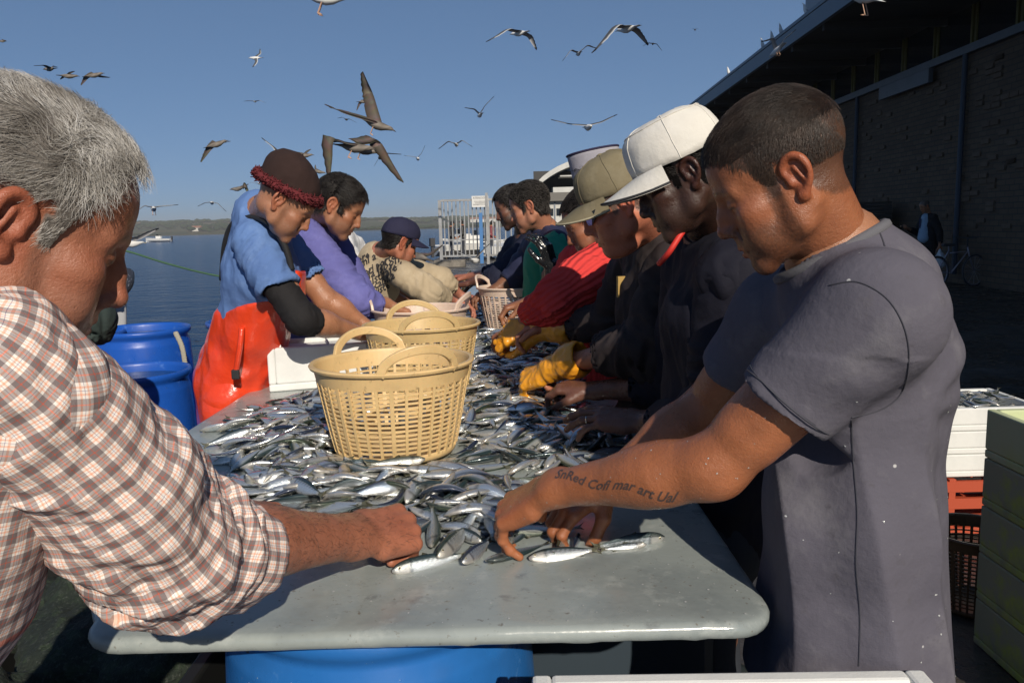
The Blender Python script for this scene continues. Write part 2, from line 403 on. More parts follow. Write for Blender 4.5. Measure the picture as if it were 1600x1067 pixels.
    for k, (px, Y, w, lab) in enumerate(((222, 1900, 26, 'small white farmhouse on the far hillside at the left'), (318, 1560, 16, 'tiny clay-roofed house low on the far shore'), (556, 1700, 22, 'white house on the far shore behind the stooping men'), (762, 1750, 60, 'long white shed on the far shore seen through the gate bars'))):
        x = (px - 800) / F * Y; z = hs(x, Y)
        h = empty('farmhouse', lab, 'house', (x, Y, z), 0, 'farmhouses across the water')
        MB().box((x, Y, z + 3), (w, 12, 7)).build('wall', wall, h)
        MB().add([(x - w / 2 - 1, Y - 7, z + 6.5), (x + w / 2 + 1, Y - 7, z + 6.5), (x + w / 2 + 1, Y + 7, z + 6.5), (x - w / 2 - 1, Y + 7, z + 6.5), (x - w / 2 - 1, Y, z + 10), (x + w / 2 + 1, Y, z + 10)], [(0, 1, 5, 4), (2, 3, 4, 5), (0, 4, 3), (1, 2, 5), (3, 2, 1, 0)]).build('roof', roof, h)
shore()
# ---- fish hall on the right: W(u along the wall, v out from the wall towards the water, z)
WX0, WK = 8.9, 0.036
wd_ = nrm([WK, 1, 0]); wn_ = np.array([-wd_[1], wd_[0], 0])
def W(u, v, z): return np.array([WX0, 0, 0]) + wd_ * u + wn_ * v + np.array([0, 0, z])
WM = np.stack([wd_, wn_, [0, 0, 1]], 1)
def wbox(mb, u, v, z, du, dv, dz): mb.box(W(u, v, z), (du, dv, dz), M=WM)
def brick_mat():
    m = bpy.data.materials.new('rough_brick'); m.use_nodes = True; nt = m.node_tree; N = nt.nodes; L = nt.links; b = N['Principled BSDF']; b.inputs['Roughness'].default_value = .9
    tc = N.new('ShaderNodeTexCoord'); mp = N.new('ShaderNodeMapping'); mp.inputs['Rotation'].default_value = (math.radians(90), 0, math.radians(90) )
    L.new(tc.outputs['Object'], mp.inputs[0])
    sx = N.new('ShaderNodeSeparateXYZ'); L.new(tc.outputs['Object'], sx.inputs[0]); cx = N.new('ShaderNodeCombineXYZ'); L.new(sx.outputs[1], cx.inputs[0]); L.new(sx.outputs[2], cx.inputs[1])
    br = N.new('ShaderNodeTexBrick'); br.inputs['Scale'].default_value = 1; br.inputs['Brick Width'].default_value = .3; br.inputs['Row Height'].default_value = .11; br.inputs['Mortar Size'].default_value = .008
    br.inputs['Color1'].default_value = (.12, .085, .055, 1); br.inputs['Color2'].default_value = (.09, .062, .042, 1); br.inputs['Mortar'].default_value = (.05, .045, .04, 1)
    L.new(cx.outputs[0], br.inputs['Vector']); L.new(br.outputs['Color'], b.inputs['Base Color'])
    bu = N.new('ShaderNodeBump'); bu.inputs['Strength'].default_value = .8; bu.inputs['Distance'].default_value = .02; bu.invert = True; L.new(br.outputs['Fac'], bu.inputs['Height']); L.new(bu.outputs[0], b.inputs['Normal'])
    return m
hall = empty('fish_hall', 'long dark brick fish hall with overhanging roof on the right', 'building', (WX0, 0, 0))
brk = brick_mat(); dk = mat('dark_paint', (.035, .035, .04), .6); bandm = mat('grey_gutter', (.07, .085, .1), .5, var=(3, .4, .7), var_col=(.1, .11, .13)); ylw = mat('yellow_frame', (.12, .1, .015), .6); glassd = mat('dark_glass', (.012, .015, .02), .08)
b = MB(); wbox(b, 16, -.15, 2.35, 50, .3, 4.7); b.cur = 1; rs = np.random.RandomState(5)     # bricks that stand proud of the rough wall
for k in range(520):
    u = 8 + 32 * rs.rand() ** 1.3; z = .33 + .11 * int(rs.randint(0, 38)); wbox(b, round(u / .3) * .3, .012, z, .28, .05, .085)
b.build('wall', None, hall, mats=[brk, mat('brick_proud', (.11, .075, .05), .9, var=(3, .4, .7), var_col=(.15, .11, .08))])
b = MB(); wbox(b, 16, .06, 4.76, 50, .16, .16); b.build('gutter_band', bandm, hall)
b = MB(); wbox(b, 16, -.25, 5.5, 50, .1, 1.45); b.build('window_band', dk, hall)
for u in np.arange(2, 40, 1.6):
    f = MB(); 
    for a in (-.72, .72): wbox(f, u + a, -.17, 5.42, .07, .05, 1.1)
    for z in (4.9, 5.94): wbox(f, u, -.17, z, 1.37, .05, .07)
    fo = f.build('window', ylw, hall)
    g = MB(); wbox(g, u, -.185, 5.42, 1.36, .02, 1.02); g.build('pane', glassd, fo)
for u in (8.6, 12.55, 17.0, 22.6, 29):
    b = MB(); b.tube([W(u, .09, 4.68), W(u, .09, .2)], .055, 8); b.build('downpipe', mat('blue_grey_pipe', (.035, .05, .075), .6), hall)
b = MB(); wbox(b, 19.6, .16, 4.5, 2.6, .1, .3); b.build('shutter_box', bandm, hall)
b = MB()    # roof slab: soffit and fascia
for z0, v0, v1, th in ((5.72, -.4, 2.55, .12),): wbox(b, 16, (v0 + v1) / 2, z0 + th / 2, 50, v1 - v0, th)
b.build('soffit', dk, hall)
b = MB(); wbox(b, 16, 2.6, 5.83, 50.2, .1, .36); b.build('fascia', mat('slate_fascia', (.09, .13, .17), .5), hall)
b = MB(); A = [W(-9.1, 2.66, 6.03), W(41.1, 2.66, 6.03), W(41.1, -8, 7.6), W(-9.1, -8, 7.6)]; A += [p + [0, 0, .08] for p in A]
b.add(A, [(3, 2, 1, 0), (4, 5, 6, 7), (0, 1, 5, 4), (1, 2, 6, 5), (2, 3, 7, 6), (3, 0, 4, 7)]); b.build('roof', mat('roof_sheet', (.12, .16, .2), .5), hall)
b = MB()
for u in np.arange(-8, 41, 2.2): b = MB(); wbox(b, u, 1.1, 5.63, .12, 2.8, .17); b.build('rafter', dk, hall)
b = MB(); wbox(b, 19.0, 1.2, 7.0, 3.2, 2.0, 2.2); b.build('roof_housing', mat('housing_sheet', (.25, .27, .3), .5), hall)
b = MB(); wbox(b, 15.4, 1.35, 1.9, 6.0, .01, 3.0)
o = MB(); wbox(o, 9.2, .04, 2.2, 1.9, .06, 4.3); o.build('roller_door', mat('blue_door', (.03, .06, .12), .5, bump=(3, .3, .02)), hall)
# signs on the wall
def text_mesh(name, s, size, M, m, parent, ext=.002, align='CENTER'):
    cu = bpy.data.curves.new(name, 'FONT'); cu.body = s; cu.size = size; cu.extrude = ext; cu.align_x = align; cu.align_y = 'CENTER'; cu.resolution_u = 2
    t = bpy.data.objects.new('t', cu); C.objects.link(t); dg = bpy.context.evaluated_depsgraph_get(); me = bpy.data.meshes.new_from_object(t.evaluated_get(dg)); bpy.data.objects.remove(t)
    me.transform(M); me.materials.clear(); me.materials.append(m); o = bpy.data.objects.new(name, me); link(o, parent)
    if parent is not None: me.transform(Matrix.Translation(-Vector(parent.location)))
    return o
def basisM(o, x, z): # text plane: x right, y up, z out
    x = nrm(x); z = nrm(z); y = np.cross(z, x); M = Matrix.Identity(4)
    for i in range(3): M[i][0] = x[i]; M[i][1] = y[i]; M[i][2] = z[i]; M[i][3] = o[i]
    return M
whitep = mat('white_paint', (.62, .62, .6), .5); greyp = mat('grey_letter', (.3, .33, .38), .6)
pq = empty('oval_plaque', 'oval dark plaque with number 1 on the brick wall', 'sign', W(10.45, .08, 3.1))
b = MB(); V = [W(10.45 + .34 * math.cos(t) , d, 3.1 + .62 * math.sin(t)) for d in (.045, .1) for t in np.linspace(0, 2 * math.pi, 40, endpoint=False)]
b.add(V, [tuple(range(40)), tuple(range(40, 80))[::-1]] + [(i, i + 40, (i + 1) % 40 + 40, (i + 1) % 40) for i in range(40)]); b.build('plate', mat('plaque_blue', (.05, .065, .13), .4), pq, bevel=.01)
text_mesh('numeral', '1', .22, basisM(W(10.45, .104, 3.4), -wd_, wn_), greyp, pq)
ns = empty('wall_notice', 'small pale notice with dark characters beside the oval plaque', 'sign', W(9.72, .08, 2.95))
b = MB(); wbox(b, 9.72, .06, 2.95, .24, .03, .5); b.build('plate', mat('notice_grey', (.25, .28, .32), .6), ns)
text_mesh('lettering', 'N5\nA7\nS1', .15, basisM(W(9.72, .078, 3.1), -wd_, wn_), dk, ns)
# ---- arched white shed and kiosk behind the gate
sh = mat('white_sheet', (.55, .55, .52), .6, var=(.8, .4, .7), var_col=(.4, .4, .38))
shed = empty('arched_shed', 'white shed with a curved roof beyond the curly-haired man', 'building', (6.8, 56, 0))
cx_, hw = 7.6, 6.2; b = MB(); arc = [(cx_ + hw * math.cos(t), 2.9 + 3.3 * math.sin(t)) for t in np.linspace(math.pi * .97, math.pi * .03, 25)]
V = [(x, 56, z) for x, z in arc] + [(x, 62, z) for x, z in arc] + [(x, 56, z - .38) for x, z in arc] + [(x, 62, z - .38) for x, z in arc]; n = 25
b.add(V, [(i, i + 1, i + 1 + n, i + n) for i in range(n - 1)] + [(i + 2 * n, i + 3 * n, i + 3 * n + 1, i + 2 * n + 1) for i in range(n - 1)] + [(i, i + 2 * n, i + 2 * n + 1, i + 1) for i in range(n - 1)] + [(i + n, i + n + 1, i + 3 * n + 1, i + 3 * n) for i in range(n - 1)])
b.build('roof', sh, shed)
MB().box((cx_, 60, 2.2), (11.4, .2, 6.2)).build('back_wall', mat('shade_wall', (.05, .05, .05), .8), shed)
MB().box((5.2, 57.5, 3.0), (4.2, 2.6, 1.9)).box((5.4, 57.4, 4.7), (3.6, 2.4, .1)).build('annex', sh, shed, bevel=.03)
kio = empty('kiosk', 'small white kiosk with a hipped roof right of the curly-haired man', 'kiosk', (2.9, 42, 0))
b = MB().box((2.75, 42, 1.3), (1.9, 1.6, 2.6))
b.build('wall', sh, kio); b = MB()
for k in range(5): b.box((1.95 + .4 * k, 41.17, 1.35), (.07, .06, 2.5))
b.build('posts', mat('cool_grey', (.2, .23, .27), .5), kio)
b = MB()
for k in range(4): b.box((2.15 + .4 * k, 41.185, 2.05), (.24, .03, .36))
b.build('window', glassd, kio)
b = MB(); b.add([(1.55, 40.9, 2.6), (3.95, 40.9, 2.6), (3.95, 43.1, 2.6), (1.55, 43.1, 2.6), (2.1, 41.6, 3.05), (3.4, 41.6, 3.05), (3.4, 42.4, 3.05), (2.1, 42.4, 3.05)], [(3, 2, 1, 0), (4, 5, 6, 7), (0, 1, 5, 4), (1, 2, 6, 5), (2, 3, 7, 6), (3, 0, 4, 7)]); b.build('roof', mat('kiosk_roof', (.16, .15, .13), .8), kio)
# ---- steel gate with its notice
galv = mat('galvanised_steel', (.32, .33, .34), .5, metal=.3, var=(4, .4, .7), var_col=(.2, .2, .2))
gate = empty('barred_gate', 'tall galvanised barred gate closing the end of the quay', 'gate', P(687, 405, 31) * [1, 1, 0])
gx0, gx1, gY = P(690, 400, 31)[0], P(778, 400, 31)[0], 31.0; gh = 2.45
for c_, d_ in (((gx0, gY, gh / 2 + .02), (.12, .14, gh)), ((gx1, gY, gh / 2), (.1, .12, gh)), ((P(763, 400, 31)[0], gY - .14, gh / 2 + .12), (.1, .1, gh + .25))): MB().box(c_, d_).build('post', galv, gate)
for z_, w_, h_ in ((gh, .1, .08), (.34, .1, .07), (.95, .06, .04)): MB().box(((gx0 + gx1) / 2, gY, z_), (gx1 - gx0 - .11, w_, h_)).build('rail', galv, gate)
for k in range(1, 14): MB().box((gx0 + (gx1 - gx0) * k / 14, gY, 1.38), (.045, .05, 2.12)).build('bar', galv, gate)
b = MB(); b.box((gx1 + 1.0, gY + .4, gh), (2.0, .08, .07)); b.box((gx1 + 1.0, gY + .4, .4), (2.0, .08, .07))
for k in range(9): b.box((gx1 + .1 + .22 * k, gY + .4, 1.4), (.045, .05, 2.0))
b.build('side_panel', galv, gate)
nb = empty('gate_notice', 'white notice board headed ATENCION fixed on the gate', 'sign', P(750, 315, 30.85))
cN = P(750, 315, 30.85); MB().box(cN, (.63, .02, .42)).build('board', whitep, nb)
blk = mat('black_letter', (.04, .04, .05), .6)
text_mesh('heading', 'ATENCION', .105, basisM(cN + [0, -.014, .13], [1, 0, 0], [0, -1, 0]), blk, nb)
text_mesh('lettering', 'SOLO PERSONAL\nAUTORIZADO\nPROHIBIDO EL PASO', .058, basisM(cN + [0, -.014, -.06], [1, 0, 0], [0, -1, 0]), blk, nb)
pb = P(752, 370, 30.5); b = MB().box((pb[0], 30.5, 1.0), (.13, .08, 1.9)); o = b.build('blue_post', mat('blue_post', (.05, .17, .4), .5)); tag(o, 'blue and white marker post standing in front of the gate', 'post')
tag(MB().box((P(703, 410, 29.8)[0], 29.8, .1), (1.15, .6, .3)).build('concrete_block', kerb, bevel=.03), 'low concrete block at the foot of the gate', 'block')
# rusty bollard
rust = mat('rusty_iron', (.16, .09, .05), .85, var=(9, .4, .7), var_col=(.09, .05, .03), bump=(40, .5, .01))
c = P(661, 423, 14) * [1, 1, 0]; b = MB().lathe([(.18, 0), (.16, .05), (.12, .12), (.11, .42), (.13, .5), (.1, .56), (0, .58)], c, 20); b.tube(bez([c + [.02, 0, .42], c + [.16, 0, .5], c + [.27, 0, .56], c + [.36, 0, .44]], 5), .075, 10)
tag(b.build('mooring_bollard', rust, smooth=True), 'rusty hooked mooring bollard at the edge of the quay', 'bollard')
# green mooring rope
rp = mat('green_rope', (.05, .12, .06), .8)
tag(MB().tube(bez([P(150, 383, 18), P(200, 393, 18), P(265, 413, 18.4), P(345, 432, 19), P(480, 452, 19.6)], 8), .022, 6).build('mooring_rope', rp, smooth=True), 'taut green mooring rope slanting down over the water', 'rope')
# people and clutter beyond the gate: small boats on the hard
hull_w = mat('boat_white', (.7, .7, .68), .35); navy = mat('navy_paint', (.02, .035, .09), .5)
def small_boat(name, c, L, rz, label, cat='boat', group=None, mt=None, cons=True):
    root = empty(name, label, cat, c, rz, group)
    n = 12; V = []; F_ = []
    for i in range(n + 1):
        t = i / n; w = L * .19 * (1 - max(0, (t - .45) / .55) ** 2.2); zt = L * (.11 + .05 * t * t); x = (t - .5) * L
        V += [(x, -w, zt), (x, -w * .85, zt * .35), (x, 0, -L * .03), (x, w * .85, zt * .35), (x, w, zt), (x, w * .8, zt - L * .012), (x, -w * .8, zt - L * .012)]
    for i in range(n):
        for k in range(7): a = i * 7 + k; a2 = i * 7 + (k + 1) % 7; F_.append((a, a2, a2 + 7, a + 7))
    F_ += [tuple(range(7))[::-1], tuple(range(n * 7, n * 7 + 7))]
    mesh_obj('hull', V, F_, mt or hull_w, root, smooth=False, local=False)
    if cons:
        b = MB(); b.box((-.02 * L, 0, L * .17), (.2 * L, .14 * L, .1 * L)); o = mesh_obj('console', b.v, b.f, hull_w, root, smooth=False, local=False)
        b = MB(); b.box((.04 * L, 0, L * .25), (.02 * L, .12 * L, .07 * L)); mesh_obj('windscreen', b.v, b.f, glassd, root, smooth=False, local=False)
        b = MB(); b.box((-.53 * L, 0, L * .15), (.06 * L, .06 * L, .1 * L)).box((-.53 * L, 0, L * .04), (.03 * L, .03 * L, .16 * L)); mesh_obj('outboard', b.v, b.f, dk, root, smooth=False, local=False)
    return root
bc = PZ(248, 378, -2.0)
small_boat('motorboat', (bc[0], bc[1], -1.93), 11.2, math.radians(180), 'small white motorboat under way on the open water', 'motorboat')
for k, (px, Y, L, rz, lb) in enumerate(((738, 37, 3.6, .4, 'white dinghy on the hard seen through the middle gate bars'), (722, 40, 3.8, 2.2, 'white dinghy farther back behind the left gate bars'), (792, 36, 3.4, 1.2, 'white dinghy beside the bearded man beyond the gate'))):
    small_boat('dinghy', P(px, 395, Y) * [1, 1, 0] + [0, 0, .25], L, rz, lb, 'dinghy', 'dinghies behind the gate', cons=k != 2)
# boat moored behind the stooping green-jacketed worker
mb_ = empty('moored_boat', 'white boat bow with a black rubber fender along its edge at the quay', 'boat', (-3.9, 6.1, -1.9))
fen = [P(198, 428, 6.0), P(196, 442, 5.9), P(186, 456, 5.8), P(170, 466, 5.7), P(150, 478, 5.6), P(110, 492, 5.4), P(20, 505, 5.2)]
top = [P(160, 385, 6.6), P(168, 400, 6.5), P(178, 418, 6.2), P(188, 430, 6.05)]
fb = bez(fen, 5)
MB().tube(fb, .055, 10).build('fender', mat('rubber', (.035, .038, .05), .45, speck=(60, .25, .3, .33, .4), bump=(30, .6, .01)), mb_, smooth=True)
n = len(fb); V = [p + [0, 0, .0] for p in fb] + [p + [-.25, .5, .55] for p in fb] + [p * [1, 1, 0] + [-.5, .4, -2.1] for p in fb]
MB().add(V, [(i, i + 1, i + 1 + n, i + n) for i in range(n - 1)] + [(i, i + 2 * n, i + 1 + 2 * n, i + 1) for i in range(n - 1)] ).build('hull', mat('hull_grey_white', (.55, .56, .58), .5), mb_, smooth=True)
# ================================================================== TABLE
tabm = mat('wet_grey_paint', (.3, .335, .325), .24, var=((2.2, .5, .64), (16, .56, .72), (80, .62, .7), (7, .6, .66)), var_col=((.22, .25, .25), (.37, .4, .385), (.16, .15, .13), (.2, .22, .22)), bump=(3.2, .16, .02), bump2=(60, .1, .004), rvar=(5, .06, .34), spec=.6)
tbl = empty('sorting_table', 'long wet grey painted fish sorting table', 'table', (-.3, 4.6, 0))
def rc(cx, cy, r, a0, a1, n=7): return [(cx + r * math.cos(math.radians(a)), cy + r * math.sin(math.radians(a))) for a in np.linspace(a0, a1, n)]
poly = rc(.395 - .07, 1.125 + .07, .07, -90, 0) + [(.395, 2.0), (.395, 4), (.395, 8.3), (-1.01, 8.3), (-1.01, 4), (-1.01, 1.75)] + rc(-.675 + .07, 1.125 + .07, .07, 180, 270)
# front edge gets a fine irregular line, the drips of old paint
def tabletop():
    pts = []
    for i, p in enumerate(poly):
        q_ = poly[(i + 1) % len(poly)]; L = math.dist(p, q_); k = max(1, int(L / .02))
        pts += [lerp(p, q_, j / k) for j in range(k)]
    pts = np.array(pts); n = len(pts)
    nn = np.roll(pts, -1, 0) - np.roll(pts, 1, 0); nn = np.stack([nn[:, 1], -nn[:, 0]], 1); nn /= np.linalg.norm(nn, axis=1)[:, None]
    wob = .0016 * vnoise(np.c_[pts, 0 * pts[:, 0]], 40, 2) + .001 * vnoise(np.c_[pts, 0 * pts[:, 0]], 110, 4)
    drip = np.maximum(0, vnoise(np.c_[pts, 0 * pts[:, 0]], 28, 8) - .35) * .012
    prof = [(-.03, .0, 0), (-.012, -.0006, 0), (-.004, -.003, 0), (0, -.009, .6), (.0005, -.016, 1), (-.002, -.024, 1), (-.008, -.028, .5), (-.03, -.028, 0)]
    V = []
    for o_, z, k in prof: V.append(np.c_[pts + nn * (o_ + wob * k)[:, None] if hasattr(wob * k, '__len__') else pts, np.full(n, .88 + z) - drip * k * (z < -.02)])
    V = np.concatenate(V); Fs = []
    for j in range(len(prof) - 1):
        for i in range(n): a, b_ = j * n + i, j * n + (i + 1) % n; Fs.append((a, a + n, b_ + n, b_))
    Fs.append(tuple(range(n))); Fs.append(tuple(range((len(prof) - 1) * n, len(prof) * n))[::-1])
    return mesh_obj('tabletop', V, Fs, tabm, tbl)
tt = tabletop()
b = MB()
for x in (-.85, .3):
    for y in (2.6, 4.6, 6.6, 8.0): b.box((x, y, .42), (.06, .06, .85))
for i, k in enumerate(range(8)):
    x = (-.85, .3)[k % 2]; y = (2.6, 4.6, 6.6, 8.0)[k // 2]; MB().box((x, y, .424), (.06, .06, .848)).build('leg', galv, tbl)
# ================================================================== BARRELS
def barrel_mat(name, c, sp=True):
    return mat(name, c, .32, var=((3, .5, .75), (14, .62, .72)), var_col=(tuple(v * .7 for v in c), (c[0] + .05, c[1] + .08, c[2] + .1)), speck=((44, .05, .5, .55, .6), (15, .03, .45, .5, .55)) if sp else None, bump=(12, .15, .01), rvar=(6, .2, .45))
def barrel(cx, cy, label, h=.86, r=.29, open_=True, group='blue plastic barrels', mt=None, water=True):
    mt = mt or barrel_mat('barrel_blue', (.012, .085, .42))
    root = empty('barrel', label, 'barrel', (cx, cy, 0), 0, group)
    prof = [(r * .9, .0), (r * .95, .02), (r * .97, .1), (r, .25), (r * 1.01, h * .45), (r, h * .72), (r * .975, h - .1), (r * .97, h - .085), (r * .93, h - .06), (r * .935, h - .045), (r * 1.0, h - .03), (r * 1.01, h - .012), (r * .995, h), (r * .96, h), (r * .95, h - .02), (r * .92, h - .06), (r * .95, h - .12), (r * .96, .2), (0, .15)]
    MB().lathe(prof, (cx, cy, 0), 64).build('shell', mt, root, smooth=True)
    if water: MB().lathe([(0, h - .05), (r * .93, h - .05), (r * .93, h - .055), (0, h - .055)], (cx, cy, 0), 40).build('contents', mat('dark_water', (.01, .035, .09), .06, bump=(14, .4, .02)), root)
    return root
lb = barrel_mat('barrel_light_blue', (.02, .135, .42))
tb = barrel(-.265, 1.45, 'light blue barrel holding up the near end of the table', h=.845, r=.292, mt=lb, water=False, group=None)
cc = P(362, 1019, 1.2); dn = nrm([cc[0] + .265, cc[1] - 1.45, 0]); cc = np.array([-.265, 1.45, 0]) + dn * .2885 + [0, 0, cc[2]]
b = MB(); u_ = np.cross([0, 0, 1], dn); V = [cc + dn * .003 + u_ * math.cos(t) * .0095 + np.array([0, 0, 1]) * math.sin(t) * .013 for t in np.linspace(0, 6.283, 14, endpoint=False)]
b.add(V, [tuple(range(14))]).build('hole', dk, tb)
b1 = barrel(-2.31, 4.95, 'large blue barrel with a looped rope handle, tallest in the row', h=.905)
barrel(-1.93, 4.0, 'shorter blue barrel with wet rim in front of the roped barrel', h=.8, r=.28)
barrel(-1.73, 5.3, 'blue barrel partly hidden behind the orange bib trousers', h=.9)
barrel(-2.75, 5.0, 'blue barrel at the far left under the green sleeve', h=.88)
for Y_ in (3.6, 6.0): barrel(-.3, Y_, 'blue barrel under the middle of the table' if Y_ < 4 else 'blue barrel under the far end of the table', h=.845, water=False, group=None)
ropem = mat('grey_rope', (.35, .33, .27), .9, bump=(150, .8, .005))
pts = bez([P(275, 521, 4.67), P(284, 540, 4.66), P(289, 565, 4.66), P(290, 590, 4.66), P(287, 607, 4.66)], 8)
b = MB()
for s_ in (0, 1, 2):
    tw = [p + .0085 * np.array([math.cos(i * .9 + s_ * 2.094), 0, math.sin(i * .9 + s_ * 2.094)]) for i, p in enumerate(bez(pts, 3))]; b.tube(tw, .0085, 6)
kn = P(287, 608, 4.66)
for d in ((0, 0, 0), (.02, 0, .012), (-.018, 0, .004), (.008, 0, -.02)): b.lathe([(0, -.018), (.014, -.01), (.018, 0), (.014, .01), (0, .018)], kn + np.array(d), 8)
b.build('rope_handle', ropem, b1, smooth=True)
# ================================================================== BOXES
foam = mat('white_foam', (.72, .73, .71), .75, var=(6, .45, .75), var_col=(.6, .61, .6), bump=(220, .25, .002), speck=(70, .03, .35, .33, .3))
def foam_box(c, d, rz, label, name='foam_box', group=None, mt=None, lid=False, h=None, notch=False):
    mt = mt or foam
    root = empty(name, label, 'box', (c[0], c[1], c[2]), rz, group)
    L_, D_, H_ = d; t = .028
    b = MB(); b.box((0, 0, .014), (L_, D_, .028)); b.box((-L_ / 2 + t / 2, 0, H_ / 2 + .014), (t, D_, H_ - .028)); b.box((L_ / 2 - t / 2, 0, H_ / 2 + .014), (t, D_, H_ - .028))
    b.box((0, -D_ / 2 + t / 2, H_ / 2 + .014), (L_ - 2 * t, t, H_ - .028)); b.box((0, D_ / 2 - t / 2, H_ / 2 + .014), (L_ - 2 * t, t, H_ - .028))
    o = mesh_obj('shell', b.v, b.f, mt, root, smooth=False, local=False); bv = o.modifiers.new('bevel', 'BEVEL'); bv.width = .006; bv.segments = 2
    if lid:
        b = MB(); b.box((L_ * .0, 0, H_ - .03), (L_ - 2 * t - .004, D_ - 2 * t - .004, .03))
        o = mesh_obj('lid', b.v, b.f, mt, root, smooth=False, local=False); bv = o.modifiers.new('bevel', 'BEVEL'); bv.width = .012; bv.segments = 3
    if notch:
        b = MB()
        for x in (-L_ / 2 + .012, -L_ / 2 + .03, -L_ / 2 + .048): b.box((x, 0, H_ + .003), (.009, D_ * .8, .012))
        b.box((L_ * .07, -D_ * .1, H_ + .002), (.004, D_ * .7, .012)); mesh_obj('ribs', b.v, b.f, mt, root, smooth=False, local=False)
    return root
fl, fr = PZ(425, 613, .88), PZ(585, 600, .88)
ang = math.atan2(fr[1] - fl[1], fr[0] - fl[0]); W_ = .40
mid = (fl + fr) / 2 + np.array([-math.sin(ang), math.cos(ang), 0]) * .13
foam_box((mid[0], mid[1] , .8805), (.40, .26, .165), ang, 'white foam box on the table in front of the orange apron', notch=True, lid=True)
# stack standing in front of the table: only the rim of the top one shows
for k in range(5): foam_box((.292, .88, .004 + k * .167), (.56, .38, .165), math.radians(-1.2), 'white foam box with open rim in front of the table, topmost of its stack' if k == 4 else ['white foam box at the bottom of the stack in front of the table', 'white foam box second from the ground in the near stack', 'white foam box in the middle of the near stack', 'white foam box just under the top one of the near stack'][min(k, 3)], group='foam boxes stacked in front of the table')
limem = mat('grey_green_foam', (.34, .36, .24), .8, var=((2.5, .53, .62), (6, .5, .7)), var_col=((.42, .52, .1), (.25, .27, .19)), bump=(150, .3, .003))
for k in range(5):
    foam_box((1.576 + .3, 2.2, .004 + k * .166), (.6, .8, .164), 0, ['grey-green foam box at the foot of the tall right-hand stack', 'grey-green foam box second from the ground at right edge', 'grey-green foam box in the middle of the right-hand stack', 'lime-stained foam box second from the top at right edge', 'foam box with sunlit open rim topping the right-hand stack'][k], group='foam boxes stacked at the right edge', mt=limem if k < 4 else mat('pale_green_foam', (.5, .55, .33), .8, var=(3, .5, .65), var_col=(.48, .55, .25), bump=(150, .3, .003)))
redc = mat('red_crate', (.42, .07, .03), .5)
cr = empty('red_crate', 'low red plastic crate under the three white foam boxes', 'crate', (2.1, 3.75, 0))
b = MB(); b.box((2.1, 3.75, .03), (.66, .46, .03))
for z in (.08, .16, .24): b.box((2.1, 3.53, z), (.66, .02, .05)).box((2.1, 3.97, z), (.66, .02, .05)).box((1.78, 3.75, z), (.02, .42, .05)).box((2.42, 3.75, z), (.02, .42, .05))
for x in (1.78, 2.0, 2.2, 2.42):
    for y in (3.535, 3.965): b.box((x, y, .145), (.03, .026, .26))
b.build('frame', redc, cr)
for k in range(3): foam_box((2.1, 3.75, .28 + k * .108), (.62, .42, .106), 0, ['bottom white foam box of three on the red crate', 'middle white foam box of three on the red crate', 'top white foam box of fish on the red crate'][k], group='white foam boxes on the red crate')
tank = empty('dark_tub', 'dark blue-grey plastic tub under the near end of the table', 'tub', (.2, 1.95, 0))
MB().box((.2, 1.95, .36), (.5, .5, .7)).build('shell', mat('tub_plastic', (.03, .045, .06), .5), tank, bevel=.03); MB().box((.2, 1.95, .72), (.54, .54, .04)).build('rim', mat('tub_plastic', (.03, .045, .06), .5), tank, bevel=.01)
